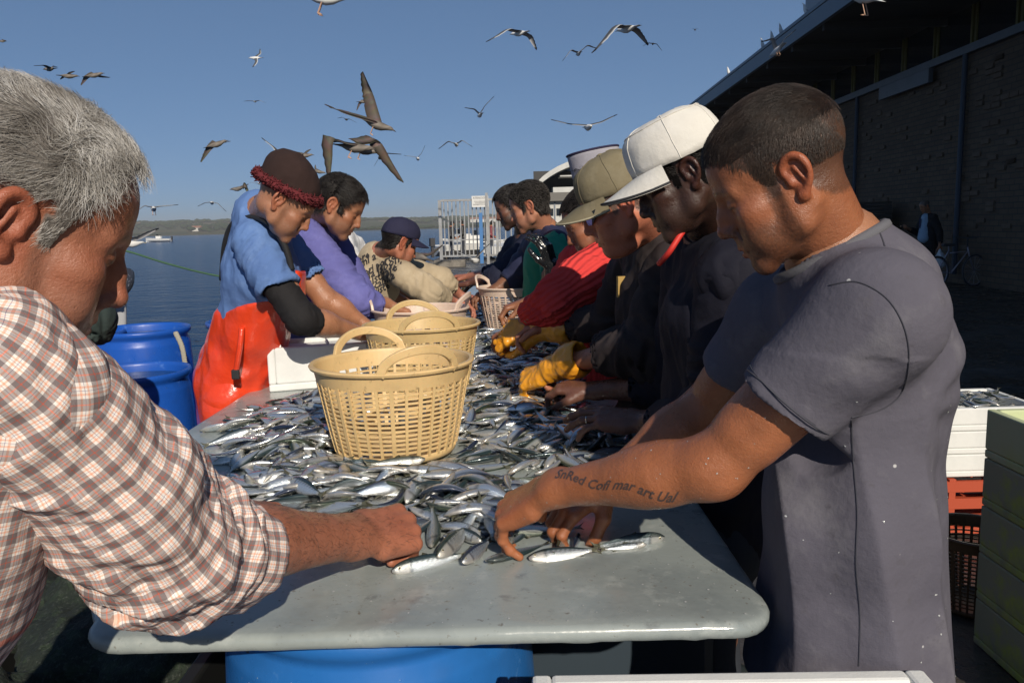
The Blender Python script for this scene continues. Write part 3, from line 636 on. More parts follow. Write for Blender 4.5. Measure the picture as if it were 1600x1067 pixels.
# ================================================================== BASKETS
def basket(c, r1, r0, h, name, mt, label, ha=0.0, ncol=34, nrow=15, group='plastic lattice baskets', detail=True, tilt=0):
    root = empty('basket', label, 'basket', c, ha, group)
    R = lambda z: r0 + (r1 - r0) * (z / h) ** .85
    zb0, zb1 = .022, h - .042      # the lattice runs between these
    b = MB()
    b.lathe([(0, .004), (r0 * .97, 0), (r0 + .002, .006), (R(zb0), zb0), (R(zb0) - .004, zb0), (r0 - .006, .012), (0, .012)], (0, 0, 0), 72)
    mesh_obj('base', b.v, b.f, mt, root, local=False, smooth=True)
    b = MB(); b.lathe([(R(zb1), zb1), (r1 + .001, h - .006), (r1 + .009, h - .006), (r1 + .012, h), (r1 + .008, h + .005), (r1 - .001, h + .004), (r1 - .004, h - .002), (R(zb1) - .004, zb1)], (0, 0, 0), 96, closed=True)
    mesh_obj('rim', b.v, b.f, mt, root, local=False, smooth=False)
    b = MB()
    for k in range(ncol):
        a = 2 * math.pi * k / ncol; cs, sn = math.cos(a), math.sin(a)
        w = .0036 if k % 4 else .005
        prev = None; V = []
        zs = np.linspace(zb0 - .004, zb1 + .004, 7)
        for z in zs:
            r = R(z); 
            for dr, dt in ((.0015, -w), (.0015, w), (-.0055, w), (-.0055, -w)): V.append(((r + dr) * cs - dt * sn, (r + dr) * sn + dt * cs, z))
        Fs = [(i * 4 + j, i * 4 + (j + 1) % 4, i * 4 + 4 + (j + 1) % 4, i * 4 + 4 + j) for i in range(6) for j in range(4)]
        b.add(V, Fs)
    for k in range(1, nrow):
        z = zb0 + (zb1 - zb0) * k / nrow; r = R(z)
        b.lathe([(r - .0042, z - .0028), (r - .0005, z - .0024), (r - .0005, z + .0024), (r - .0042, z + .0028)], (0, 0, 0), 72, closed=True)
    mesh_obj('lattice', b.v, b.f, mt, root, local=False, smooth=False)
    for s_ in (0, 1):
        a0 = math.pi * s_ ; b = MB(); V = []; n = 22
        for i in range(n + 1):
            t = i / n; aa = a0 + (t - .5) * .98; hh = h - .004 + .062 * min(1, math.sin(math.pi * t) ** .5 * 1.0) ; th = .0075
            lean = .012 * math.sin(math.pi * t)
            nrmv = np.array([math.cos(aa), math.sin(aa), 0]); p = nrmv * (r1 + .004 + lean); 
            # ring section: wide outward, thin vertically
            tn = np.array([-math.sin(aa), math.cos(aa), 0]); dz = math.cos(math.pi * t) * .5
            q_ = nrm([0, 0, 1]) * (1 - abs(dz)) * .9 + tn * (-dz) * 1.4; q_ = nrm(q_)
            for u, v in ((-1, -1), (1, -1), (1, 1), (-1, 1)): V.append(p + [0, 0, hh] + nrmv * u * .006 + q_ * v * .0115)
        Fs = [(i * 4 + j, i * 4 + (j + 1) % 4, i * 4 + 4 + (j + 1) % 4, i * 4 + 4 + j) for i in range(n) for j in range(4)] + [(3, 2, 1, 0), (n * 4, n * 4 + 1, n * 4 + 2, n * 4 + 3)]
        b.add(V, Fs); o = mesh_obj('handle', b.v, b.f, mt, root, local=False, smooth=False); bv = o.modifiers.new('bevel', 'BEVEL'); bv.width = .003; bv.segments = 2; bv.limit_method = 'ANGLE'
    return root
def plast(name, c): return mat(name, c, .42, var=((9, .45, .7), (45, .6, .72)), var_col=(tuple(v * .82 for v in c), tuple(v * .5 for v in c)), bump=(60, .12, .003), sss=.08)
tan = plast('tan_plastic', (.68, .48, .23)); pink = plast('pale_pink_plastic', (.68, .53, .43)); ylo = plast('yellow_plastic', (.62, .43, .17)); brn = plast('brown_plastic', (.12, .07, .035))
basket((-.315, 2.07, .895), .203, .155, .24, 'b1', tan, 'tan lattice basket nearest the camera in the middle of the table', math.radians(-62))
basket((-.325, 2.86, .89), .203, .155, .245, 'b2', plast('ochre_plastic', (.6, .43, .2)), 'ochre lattice basket directly behind the nearest basket', math.radians(-75))
basket((-.39, 3.42, .89), .2, .155, .245, 'b3', pink, 'pale pink basket by the hands of the man in purple', math.radians(-10))
basket((.02, 4.5, .885), .203, .155, .25, 'b4', pink, 'pale pink basket left of the red sleeve', math.radians(160))
basket((-.48, 5.75, .883), .18, .14, .21, 'b5', ylo, 'yellowish basket farthest away on the table', math.radians(5), ncol=30, nrow=10)
basket((1.72, 2.86, .004), .16, .12, .3, 'b6', brn, 'dark brown basket on the wet ground beside the right stack', math.radians(170))
# things against the wall of the hall
pal = mat('crate_dark', (.06, .05, .045), .8)
for k in range(6):
    r_ = empty('stacked_crate', 'dark crate in the leaning stack against the wall, %s' % ['at the bottom', 'second from the bottom', 'third from the bottom', 'fourth from the bottom', 'second from the top', 'at the top'][k], 'crate', W(20.4, .75, .02 + k * .3), 0, 'dark crates stacked against the hall')
    b = MB(); wbox(b, 20.4, .75, .04 + k * .3, 1.5, .9, .03)
    for z in (.1, .19, .27):
        for v in (.31, 1.19): wbox(b, 20.4, v, z + k * .3, 1.5, .02, .06)
        for u in (19.66, 21.14): wbox(b, u, .75, z + k * .3, .02, .86, .06)
    b.build('slats', pal, r_)
def bicycle():
    o0 = W(15.9, 0.62, 0); root = empty('bicycle', 'pale framed bicycle leaning by the brick wall', 'bicycle', o0)
    A = lambda u, z, v=0: o0 + wd_ * u * 1.0 + wn_ * v + np.array([0, 0, z])
    # seen nearly side on: lay it across the view
    ax = nrm([1, .35, 0]); A = lambda u, z, v=0: o0 + ax * u + np.array([-ax[1], ax[0], 0]) * v + np.array([0, 0, z])
    fm = mat('bike_frame', (.32, .3, .36), .35, metal=.3); ty = mat('bike_tyre', (.06, .06, .065), .7)
    for u in (-.5, .5):
        ring = [A(u + .31 * math.cos(t), .33 + .31 * math.sin(t)) for t in np.linspace(0, 2 * math.pi, 36, endpoint=False)]
        w = MB().tube(ring, .02, 6, closed=True).build('tyre', ty, root, smooth=True)
        b = MB().tube([A(u + .285 * math.cos(t), .33 + .285 * math.sin(t)) for t in np.linspace(0, 2 * math.pi, 36, endpoint=False)], .009, 5, closed=True)
        for k in range(12): t = k * math.pi / 6; b.tube([A(u, .33), A(u + .28 * math.cos(t), .33 + .28 * math.sin(t))], .003, 4)
        b.build('rim', fm, w)
    MB().tube([A(-.5, .33), A(-.12, .3), A(-.2, .75), A(-.5, .33)], .014).tube([A(-.12, .3), A(.3, .72), A(-.18, .7)], .016).tube([A(.28, .82), A(.36, .58), A(.5, .33)], .016).build('frame', fm, root, smooth=True)
    MB().tube([A(.28, .8), A(.27, .98)], .014).tube([A(.24, 1.0, -.25), A(.28, .98, 0), A(.24, 1.0, .25)], .013).build('handlebar', dk, root, smooth=True)
    MB().box(A(-.22, .86), (.24, .12, .05)).build('saddle', dk, root, bevel=.02); MB().tube([A(-.2, .75), A(-.22, .86)], .013).build('seat_post', fm, root)
bicycle()

# dark net tub added to stand in for floor shade, near left corner
nt_ = empty('added_shade_tub', 'added low tub of dark netting standing in for floor shade at near left corner', 'tub', (-1.18, 1.8, 0))
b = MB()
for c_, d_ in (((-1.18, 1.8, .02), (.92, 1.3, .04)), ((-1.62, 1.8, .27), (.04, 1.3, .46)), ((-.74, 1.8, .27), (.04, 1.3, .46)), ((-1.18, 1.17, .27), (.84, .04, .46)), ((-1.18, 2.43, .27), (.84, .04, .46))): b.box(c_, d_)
b.build('shell', mat('shade_tub_black', (.012, .013, .013), .5), nt_, bevel=.008)
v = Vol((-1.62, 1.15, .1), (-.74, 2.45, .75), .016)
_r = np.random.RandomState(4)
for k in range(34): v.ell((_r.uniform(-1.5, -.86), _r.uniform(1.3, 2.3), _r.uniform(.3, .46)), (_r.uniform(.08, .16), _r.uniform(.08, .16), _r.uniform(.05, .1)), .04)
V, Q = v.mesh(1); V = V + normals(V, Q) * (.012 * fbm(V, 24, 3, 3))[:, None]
mesh_obj('netting', V, Q, mat('shade_net_dark', (.012, .02, .014), .8, var=((30, .5, .6), (90, .55, .65)), var_col=((.02, .035, .018), (.05, .06, .05)), bump=(140, 1, .01)), nt_)
# ================================================================== PEOPLE KIT
def frame(px, py, Y, side, yaw=0, pitch=0, roll=0):
    """side +1 faces right in the photograph, -1 left; yaw>0 turns away from the camera; pitch>0 looks down"""
    c = P(px, py, Y); d = nrm([c[0], c[1], 0]); pr = np.array([d[1], -d[0], 0]) * side
    a, p, r = map(math.radians, (yaw, pitch, roll))
    f = pr * math.cos(a) + d * math.sin(a); z = np.array([0, 0, 1.])
    rt = np.cross(f, z); f2 = f * math.cos(p) - z * math.sin(p); up = np.cross(rt, f2)
    rt2 = rt * math.cos(r) + up * math.sin(r); up2 = np.cross(rt2, f2)
    return c, np.stack([rt2, f2, up2], 1)
def sd_head(o, vs, neck):
    g = lambda k, d: o.get(k, d)
    w = g('wide', 1.0); j = g('jaw', 1.0)
    v = Vol((-.105, -.135, -.24), (.105, .15, .15), vs)
    v.ell((0, -.014, .042), (.075 * w, .098, .083), .01)
    v.ell((0, .03, .04), (.064 * w, .062, .062), .02)
    v.ell((0, .03, -.035), (.059 * w, .056, .08), .03)
    for s in (-1, 1):
        v.cone((s * .05 * w * j, .002, -.06), (s * .02 * j, .066, -.1), .019, .015, .022)
        v.cone((s * .056 * w, -.002, -.02), (s * .052 * w * j, .0, -.065), .016, .018, .02)
        v.ell((s * .046 * w, .052, -.022), (.021, .024, .017), .02)
        v.ell((s * .036, .055, -.055), (.024, .026, .03), .02)
    v.cone((-.012, .072, -.106), (.012, .072, -.106), .0155, .0155, .016)
    v.ell((0, .067, -.068), (.031, .026, .036), .018); v.ell((0, .076, -.05), (.019, .018, .02), .012); v.ell((0, .078, -.022), (.017, .018, .03), .014)
    # brow
    for s in (-1, 1): v.cone((s * .012, .084, .017), (s * .046 * w, .066, .017), .009, .008, .016)
    for s in (-1, 1):
        v.ell((s * .031, .094, .0), (.017, .016, .0125), .016, op='s')
        v.ell((s * .031, .0705, -.001), (.0155, .0135, .0125), .004)
        v.cone((s * .018, .0795, .0052), (s * .044, .0715, .004), .0036, .0036, .003)
        v.cone((s * .018, .078, -.0095), (s * .044, .071, -.0085), .0034, .003, .004)
    nl = g('nose', 1.0)
    v.cone((0, .084, .012), (0, .098 + .008 * (nl - 1), -.014), .0065, .0078, .009)
    v.cone((0, .094, -.012), (0, .104 + .02 * (nl - 1), -.033 * nl), .0085, .0105, .009)
    v.ell((0, .1045 + .02 * (nl - 1), -.0365 * nl), (.0108, .0095, .0092), .007)
    for s in (-1, 1):
        v.ell((s * .0125, .0925, -.0405 * nl), (.0078, .0115, .0075), .007)
        v.ell((s * .0065, .1, -.0475 * nl), (.0032, .0055, .003), .0025, op='s')
        v.cone((s * .02, .088, -.04), (s * .031, .074, -.066), .0022, .002, .009, op='s')
    # mouth
    v.cone((-.022, .082, -.071), (0, .0905, -.0685), .0045, .0058, .006); v.cone((.022, .082, -.071), (0, .0905, -.0685), .0045, .0058, .006)
    v.cone((-.018, .0805, -.079), (0, .088, -.080), .0048, .0065, .006); v.cone((.018, .0805, -.079), (0, .088, -.080), .0048, .0065, .006)
    v.cone((-.026, .083, -.0745), (.026, .083, -.0745), .0012, .0012, .004, op='s'); v.cone((-.01, .094, -.0745), (.01, .094, -.0745), .0022, .0022, .003, op='s')
    v.cone((-.01, .088, -.091), (.01, .088, -.091), .002, .002, .009, op='s')
    # ears
    e = g('ear', 1.0)
    for s in (-1, 1):
        C0 = np.array([s * .074 * w, -.012, -.004]); out = np.array([s * .62, -.5, 0]); out /= np.linalg.norm(out)
        fw = nrm(np.cross(out, [0, 0, 1]) * -s); fw = nrm(np.array([s * .36, -1.0, 0]))   # direction towards the back rim
        U = lambda a, b, c=0: C0 + fw * a * e + np.array([0, 0, 1]) * b * e + np.array([s, 0, 0]) * c
        rimp = [U(-.004, .0, .002), U(-.009, .016, .002), U(-.001, .0285, .004), U(.011, .0315, .006), U(.021, .024, .008), U(.0245, .01, .008), U(.021, -.006, .006), U(.012, -.019, .004), U(.004, -.027, .003)]
        rimp = bez(rimp, 4)
        v.ell(U(.009, .004, .0), (.006, .017, .027), .006, R=np.stack([nrm(np.cross(fw, [0, 0, 1])), fw, [0, 0, 1]], 1))
        for a, b in zip(rimp[:-1], rimp[1:]): v.cone(a, b, .0042, .0042, .004)
        v.ell(U(.004, -.026, .003), (.0055, .008, .0085), .006)
        v.ell(U(.008, .002, .0105), (.009, .0095, .0125), .004, op='s')
        v.cone(U(.013, .018, .0105), U(.018, .004, .011), .003, .003, .003, op='s')
        v.cone(U(.008, .015, .006), U(.014, -.006, .006), .003, .003, .004)
        v.ell(U(-.005, -.004, .004), (.005, .005, .006), .004)
    # neck
    nb = np.array(neck); nr = g('neckr', .056)
    v.cone((0, -.03, -.03), nb, nr, nr * 1.12, .02)
    sd = nrm(np.cross(nb - [0, -.03, -.03], [0, 1, 0]))
    for s in (-1, 1): v.cone((s * .055, -.022, -.045), nb * .96 + np.array([s * .012, nr * .85, 0]), .013, .013, .02)
    if g('jowl', 0): v.ell((0, .03, -.115), (.045, .04, .022), .03)
    if g('adam', 0): v.ell(nb * .45 + [0, nr * .82, -.03], (.011, .012, .014), .016)
    return v
def hairmask(p, style):
    x, y, z = p[:, 0], p[:, 1], p[:, 2]
    base = {'normal': [(-.13, -.06), (-.085, -.06), (-.055, -.055), (-.035, -.035), (-.022, .026), (.004, .026), (.008, -.02), (.02, -.022), (.026, .008), (.036, .03), (.056, .052), (.075, .072), (.11, .076)],
            'receding': [(-.13, -.055), (-.085, -.055), (-.055, -.055), (-.035, -.035), (-.022, .026), (.004, .026), (.008, -.012), (.02, -.012), (.03, .02), (.04, .05), (.056, .075), (.075, .092), (.11, .1)]}[style]
    zz = np.interp(y, [a for a, b in base], [b for a, b in base])
    ear = ((np.abs(x) > .073) & (z < .032) & (y < .012) & (y > -.05))
    return sstep(-.005, .005, z - zz) * (1 - ear)
def build_head(o, M, vs, neck_world, tone):
    """M=(centre, R): local right, forward, up. Returns world mesh and colours, plus local data for hair"""
    c, R = M; s = o.get('scale', 1.0)
    nl = (R.T @ (np.array(neck_world) - c)) / s
    v = sd_head(o, vs, nl); V, Q = v.mesh(1)
    # open lower end of the neck goes inside the clothes
    x, y, z = V.T; tone = np.array(tone, float); col = np.tile(tone, (len(V), 1))
    mot = fbm(V, 45, 3, 3)[:, None]; col = col * (1 + .11 * mot * np.array([.8, 1.1, 1.2])) * (1 - .1 * np.maximum(0, vnoise(V, 260, 8) - .3)[:, None])
    def tint(m, c2, k): nonlocal col; m = (m * k)[:, None]; col = col * (1 - m) + np.array(c2) * m
    red = tone * [1.12, .72, .66]
    tint(np.exp(-((x / .014) ** 2 + ((y - .108) / .02) ** 2 + ((z + .036) / .016) ** 2)), red, .7)
    tint(np.exp(-(((np.abs(x) - .045) / .02) ** 2 + ((y - .06) / .025) ** 2 + ((z + .025) / .022) ** 2)), red, .5)
    tint(sstep(.07, .078, np.abs(x)) * sstep(.05, .03, np.abs(z)) * sstep(.012, .0, y), red, .55)
    lip = np.exp(-(((z + .0705 + .004 * 0) / .0075) ** 4)) * sstep(.081, .085, y) * sstep(.024, .018, np.abs(x)) + np.exp(-(((z + .0795) / .006) ** 4)) * sstep(.08, .084, y) * sstep(.022, .016, np.abs(x))
    tint(np.clip(lip, 0, 1), tone * [.95, .55, .5], .75)
    mo = np.exp(-(((z + .0747) / .0022) ** 2)) * sstep(.072, .08, y) * sstep(.027, .02, np.abs(x)); tint(mo, tone * .2, .8)
    # stubble / beard
    st = o.get('stubble', .4)
    jaw = sstep(-.035, -.06, z + .25 * (.03 - np.clip(y, -.02, .08))) * sstep(-.005, .012, y) * sstep(-.175, -.125, z) * (1 - np.clip(lip, 0, 1))
    side = sstep(.004, .012, y) * sstep(.034, .026, y) * sstep(.03, .0, z) * sstep(.055, .062, np.abs(x)) ; mus = sstep(-.046, -.054, z) * sstep(-.069, -.064, z) * sstep(.07, .08, y)
    g_ = np.clip(jaw + side + mus * .8, 0, 1) * (.75 + .25 * vnoise(V, 420, 5)); tint(g_, o.get('stubble_col', (.05, .035, .03)), st)
    # brows, lashes
    bx = np.abs(x); bz = .0215 + .003 * np.sin(np.clip((bx - .012) / .034, 0, 1) * 3.1) ; br = np.exp(-(((z - bz) / .0042) ** 2)) * sstep(.009, .014, bx) * sstep(.05, .042, bx) * sstep(.05, .06, y)
    tint(np.clip(br, 0, 1), o.get('brow', (.03, .02, .015)), .85 * (.7 + .3 * vnoise(V, 500, 7).clip(-1, 1)) if True else 1)
    la = np.exp(-((((z + .0062 - .002 * np.abs(bx - .031) / .013) / .0016)) ** 2)) * sstep(.015, .019, bx) * sstep(.048, .044, bx) * sstep(.068, .074, y); tint(np.clip(la, 0, 1), (.02, .013, .01), .9)
    hm = hairmask(V, o.get('hairline', 'normal')) if o.get('hair') else np.zeros(len(V))
    sm = hairmask(V + [0, 0, -.002] + .004 * np.stack([0 * x, 0 * x, vnoise(V, 300, 3)], 1), o.get('hairline', 'normal')) * (.72 + .28 * sstep(-.05, .03, z))
    if o.get('scalp') is not None: tint(sm, o['scalp'], o.get('scalp_k', .9))
    W_ = c + (V * s) @ R.T
    return W_, Q, col, (V, Q, hm, R, c, s)
def strands(hd, n, L, width, cols, dirf, lift=.5, seg=5, curl=(0, 0), seed=0, thick=0, mask=None, clump=0, name='hair', parent=None, mt=None, jit=.25, gravity=0, shell_col=None, noshell=False):
    """hair: a thin dense underlayer and many single tapering strands growing from it"""
    V, Q, hm, R, c, s = hd; rs = np.random.RandomState(seed)
    m = hm if mask is None else hm * mask(V)
    N = normals(V, Q); ok = (m[Q] > .5).all(1); QF = Q[ok]
    idx = np.unique(QF); mp = -np.ones(len(V), int); mp[idx] = np.arange(len(idx))
    Lf = L(V) if callable(L) else np.full(len(V), L); tk = (thick(V) if callable(thick) else thick)
    U = V + N * (tk * m)[:, None] if np.ndim(tk) else V + N * (tk * m)[:, None]
    cols = [np.array(k) for k in cols]
    parts = []
    if not noshell:
        sv = U[idx]; sc = np.tile(np.array(shell_col if shell_col is not None else cols[0] * .7), (len(idx), 1)); sc = sc * (1 + .35 * vnoise(sv, 160, 5) + .3 * vnoise(sv, 60, 6))[:, None]; parts.append((c + (sv * s) @ R.T, mp[QF], sc))
    A = np.linalg.norm(np.cross(V[QF[:, 2]] - V[QF[:, 0]], V[QF[:, 3]] - V[QF[:, 1]]), axis=1); A = A / A.sum()
    f = rs.choice(len(QF), n, p=A); ab = rs.rand(n, 2)
    bl = lambda X: (X[QF[f, 0]] * ((1 - ab[:, 0]) * (1 - ab[:, 1]))[:, None] + X[QF[f, 1]] * (ab[:, 0] * (1 - ab[:, 1]))[:, None] + X[QF[f, 2]] * (ab[:, 0] * ab[:, 1])[:, None] + X[QF[f, 3]] * ((1 - ab[:, 0]) * ab[:, 1])[:, None])
    p = bl(U); nn = bl(N); nn /= np.linalg.norm(nn, axis=1)[:, None]; ln = bl(np.c_[Lf, Lf, Lf])[:, 0] * rs.uniform(.6, 1.15, n)
    p = p - nn * .001
    d = dirf(p); d = d + jit * rs.normal(size=(n, 3)); 
    if clump: # neighbours lean the same way
        d = d + clump * np.stack([vnoise(p, 55, 31), vnoise(p, 55, 32), vnoise(p, 55, 33)], 1)
    d -= nn * (d * nn).sum(1)[:, None]; d /= np.linalg.norm(d, axis=1)[:, None] + 1e-9
    ph = rs.rand(n) * 6.28 + 4 * vnoise(p, 40, 12); pts = [p]; t2 = np.cross(nn, d)
    for k in range(1, seg + 1):
        t = k / seg; lf = lift * (1 - t) ** 1.0 - .12
        if curl[0]: a = ph + t * curl[1]; dd = d + curl[0] * (np.cos(a)[:, None] * t2 + np.sin(a)[:, None] * nn)
        else: dd = d
        dd = dd + nn * lf + np.array([0, 0, -gravity * t]) @ R
        dd /= np.linalg.norm(dd, axis=1)[:, None]; q = pts[-1] + dd * (ln / seg)[:, None]
        # keep out of the skull
        cc = np.array([0, -.01, .04]); rr = np.array([.078, .1, .088]); k0 = np.linalg.norm((q - cc) / rr, axis=1)
        pts.append(np.where((k0 < 1)[:, None] & (q[:, 2] > .0)[:, None], cc + (q - cc) / np.maximum(k0, .3)[:, None], q))
    pts = np.stack(pts, 1)   # n, seg+1, 3
    pts = c + (pts * s) @ R.T
    tg = np.diff(pts, axis=1); tg = np.concatenate([tg, tg[:, -1:]], 1); tg /= np.linalg.norm(tg, axis=2)[..., None] + 1e-9
    ref = (nn @ R.T)[:, None, :]; sx = np.cross(tg, ref); sx /= np.linalg.norm(sx, axis=2)[..., None] + 1e-9; sy = np.cross(sx, tg)
    wk = (width * s * np.linspace(1, .25, seg + 1) ** .6)[None, :, None]
    ring = np.stack([pts + sx * wk * .6, pts - sx * wk * .6, pts + sy * wk * .6], 2)  # n, seg+1, 3, 3
    SV = ring.reshape(-1, 3); b0 = (np.arange(n) * (seg + 1) * 3)[:, None, None] + (np.arange(seg) * 3)[None, :, None]
    j = np.arange(3)[None, None]; j2 = (j + 1) % 3; SQ = np.stack([b0 + j, b0 + j2, b0 + 3 + j2, b0 + 3 + j], -1).reshape(-1, 4)
    pick = rs.rand(n) * .5 + .25 + .35 * vnoise(p, 60, 44); k = np.clip(pick, 0, .999) * (len(cols) - 1); k0 = k.astype(int); fr = (k - k0)[:, None]; ca = np.array(cols); sc = ca[k0] * (1 - fr) + ca[np.minimum(k0 + 1, len(cols) - 1)] * fr
    sc = sc[:, None, :].repeat((seg + 1) * 3, 1).reshape(-1, 3)
    parts.append((SV, SQ, sc)); Vv, Qq, Cc = join(parts)
    nsh = 0 if noshell else len(QF); mi_ = np.ones(len(Qq), int); mi_[:nsh] = 0
    return mesh_obj(name, Vv, Qq, None, parent, col=Cc, mats=[shellm, mt or hairm], mi=mi_)
shellm = mat('hair_underlayer', rough=.95, attr='Col', spec=.05, bump=(700, .8, .003), bump2=(180, .8, .004))
hairm = mat('hair', rough=.48, attr='Col', spec=.5)
def skin_mat(name, rough=.42, wetk=None):
    return mat(name, rough=rough, attr='Col', var=((60, .5, .75), (260, .5, .8)), var_col=((.3, .12, .07), (.12, .06, .04)) if False else ((.28, .1, .06), (.16, .07, .045)), bump=(420, .22, .0012), bump2=(90, .25, .002), sss=.12, rvar=(40, rough - .14, rough + .12), spec=.45) if False else mat(name, rough=rough, attr='Col', bump=(480, .6, .0015), bump2=(130, .5, .0024), sss=.08, rvar=(30, rough - .14, rough + .14), spec=.45)
skinm = skin_mat('skin'); skinw = skin_mat('wet_skin', .33)
TONE = dict(tan=(.36, .165, .09), dark_tan=(.27, .115, .058), red=(.42, .17, .115), light=(.47, .24, .155), brown=(.12, .055, .035), pink=(.5, .25, .18))
def hand(v, w, d, pn, thumb_side, curl=.8, s=1.0, spread=.06, fingers=None, thumb=(.6, .5), k=.0032):
    """w wrist, d towards the knuckles, pn the way the palm faces, thumb_side +-1 along cross(d,pn)"""
    d = nrm(d); pn = nrm(np.array(pn) - d * (np.array(pn) @ d)); l = np.cross(d, pn) * thumb_side; w = np.array(w, float); tips = []
    off = [.031, .0105, -.0105, -.029]; kl = [.092, .096, .091, .083]; seg = [(.043, .027, .021), (.048, .031, .022), (.044, .029, .022), (.034, .021, .019)]; rad = [.0098, .0102, .0096, .0084]
    kn = []
    for i in range(4):
        kp = w + d * kl[i] * s + l * off[i] * s - pn * .003 * s * (1 if i in (1, 2) else 0); kn.append(kp)
        v.cone(w + l * off[i] * .5 * s, kp, .0175 * s, .0118 * s, .012)
    v.cone(w - d * .02 * s + l * .012 * s, w - d * .02 * s - l * .012 * s, .021 * s, .02 * s, .015)
    v.cone(w + d * .03 * s - l * .026 * s + pn * .008, w + d * .07 * s - l * .025 * s + pn * .008, .014 * s, .012 * s, .012)
    for i in range(4):
        c_ = fingers[i] if fingers else curl * (1 + .08 * i)
        if not hasattr(c_, '__len__'): c_ = (c_ * .85, c_ * 1.15, c_ * .7)
        a = 0; p = kn[i]; sp = (1.5 - i) * spread; dl = nrm(d + l * sp); r = rad[i] * s
        for q in range(3):
            a += c_[q]; dd = dl * math.cos(a) + pn * math.sin(a); p2 = p + dd * seg[i][q] * s
            v.cone(p, p2, r * (1.0 - .07 * q), r * (.93 - .08 * q), k if q else .007)
            v.ell(p, np.array([1, 1, 1]) * r * 1.06, .003)
            p = p2
        tips.append((p, -(-dl * math.sin(a) + pn * math.cos(a)), dd, r * .8))
    tb = w + d * .022 * s + l * .024 * s + pn * .006 * s; m = nrm(l * thumb[0] + d * .75 + pn * thumb[1] * .6)
    t1 = tb + m * .042 * s; m2 = nrm(l * thumb[0] * .25 + d * .9 + pn * thumb[1]); t2 = t1 + m2 * .034 * s; m3 = nrm(d * .9 + pn * thumb[1] * 1.2 - l * .15); t3 = t2 + m3 * .026 * s
    v.cone(tb, t1, .019 * s, .014 * s, .014); v.cone(t1, t2, .0125 * s, .011 * s, .005); v.cone(t2, t3, .011 * s, .0092 * s, .004)
    tips.append((t3, nrm(-pn + l * .4), m3, .0095 * s))
    return tips
class Person:
    def __init__(s, label, foot, tone, vs=.004, group=None):
        s.root = empty('person', label, 'person', (foot[0], foot[1], 0), 0, group); s.skin = []; s.tone = np.array(TONE[tone] if isinstance(tone, str) else tone); s.vs = vs
    def head(s, M, nbase, **o):
        s.ho = o; V, Q, c, s.hd = build_head(o, M, min(s.vs * .8, o.get('vs', 1)), nbase, o.get('tone', s.tone)); s.skin.append((V, Q, c)); return s.hd
    def arm(s, sh, el, wr, hd=None, pn=(0, 0, -1), side=1, r=(.05, .043, .029), hs=1.0, tone=None, name=None, mt=None, elbow_bump=True, vs=None, hair=0, **kw):
        sh, el, wr = (np.array(q, float) for q in (sh, el, wr)); vs = vs or s.vs
        pts = np.array([sh, el, wr]); ext = .2 * hs
        v = Vol(np.minimum(pts.min(0) - .08, wr - ext), np.maximum(pts.max(0) + .08, wr + ext), vs)
        v.cone(sh, el, r[0], r[1], .02); v.cone(lerp(sh, el, .25), lerp(sh, el, .75), r[0] * 1.02, r[1] * .98, .02)
        ax = np.cross(nrm(el - sh), nrm(wr - el)); fa = nrm(wr - el)
        d = nrm(hd if hd is not None else wr - el); pnn = nrm(np.array(pn, float)); l = np.cross(nrm(wr - el), pnn)
        v.cone(el, lerp(el, wr, .38), r[1] * .98, r[1] * 1.02, .02); v.cone(lerp(el, wr, .3), wr, r[1], r[2] * .86, .02, ax=l, w=1.12)
        v.cone(lerp(el, wr, .06) + l * .012, lerp(el, wr, .5) + l * .006, r[1] * .86, r[2] * 1.15, .02); v.cone(lerp(el, wr, .9), wr, r[2] * .8, r[2] * .78, .01, ax=l, w=1.3)
        if elbow_bump: v.ell(el - nrm(lerp(sh, wr, .5) - el) * r[1] * .55, np.ones(3) * r[1] * .62, .02)
        tips = hand(v, wr + d * .012, d, pn, side, s=hs, **kw)
        V, Q = v.mesh(1); tone = np.array(TONE[tone] if isinstance(tone, str) else (tone if tone is not None else s.tone)); col = np.tile(tone, (len(V), 1)) * (1 + .13 * fbm(V, 35, 4, 3)[:, None])
        hz = sstep(.09, -.02, np.linalg.norm(V - wr - d * .09, axis=1))[:, None]; col = col * (1 - hz * .4) + col * [1.15, .82, .8] * hz * .4
        if name is None:
            for p, nu, dd, rr in tips:
                q = (V - p); a = q @ nu; b = q @ dd; c_ = np.linalg.norm(q - np.outer(a, nu) - np.outer(b, dd), axis=1)
                m = (sstep(.2 * rr, .6 * rr, a) * sstep(-.9 * rr, -.6 * rr, b) * sstep(.95 * rr, .7 * rr, c_))[:, None]; col = col * (1 - m * .8) + np.minimum(tone * [1.5, 1.6, 1.7], .75) * m * .8
            s.skin.append((V, Q, col)); s.last = (V, Q, tips); return V, Q, tips
        return mesh_obj(name, V, Q, mt, s.root)
    def core(s, pts, hips=None, feet=None):
        """a plain body under the clothes joining neck, trunk and legs"""
        pts = [np.array(p, float) for p in pts]; allp = np.array(pts + list(hips or []) + list(feet or []))
        v = Vol(allp.min(0) - .15, allp.max(0) + .15, .016)
        for a, b in zip(pts[:-1], pts[1:]): v.cone(a, b, .075, .075, .03)
        for h, f in zip(hips or [], feet or []): v.cone(pts[-1], h, .07, .07, .03); v.cone(h, lerp(h, f, .5), .065, .05, .02); v.cone(lerp(h, f, .5), np.array(f) + [0, 0, .08], .05, .035, .02)
        V, Q = v.mesh(0); s.skin.append((V, Q, np.tile(s.tone, (len(V), 1))))
    def finish(s, mt=None):
        V, Q, c = join(s.skin); return mesh_obj('body', V, Q, mt or skinm, s.root, col=c)
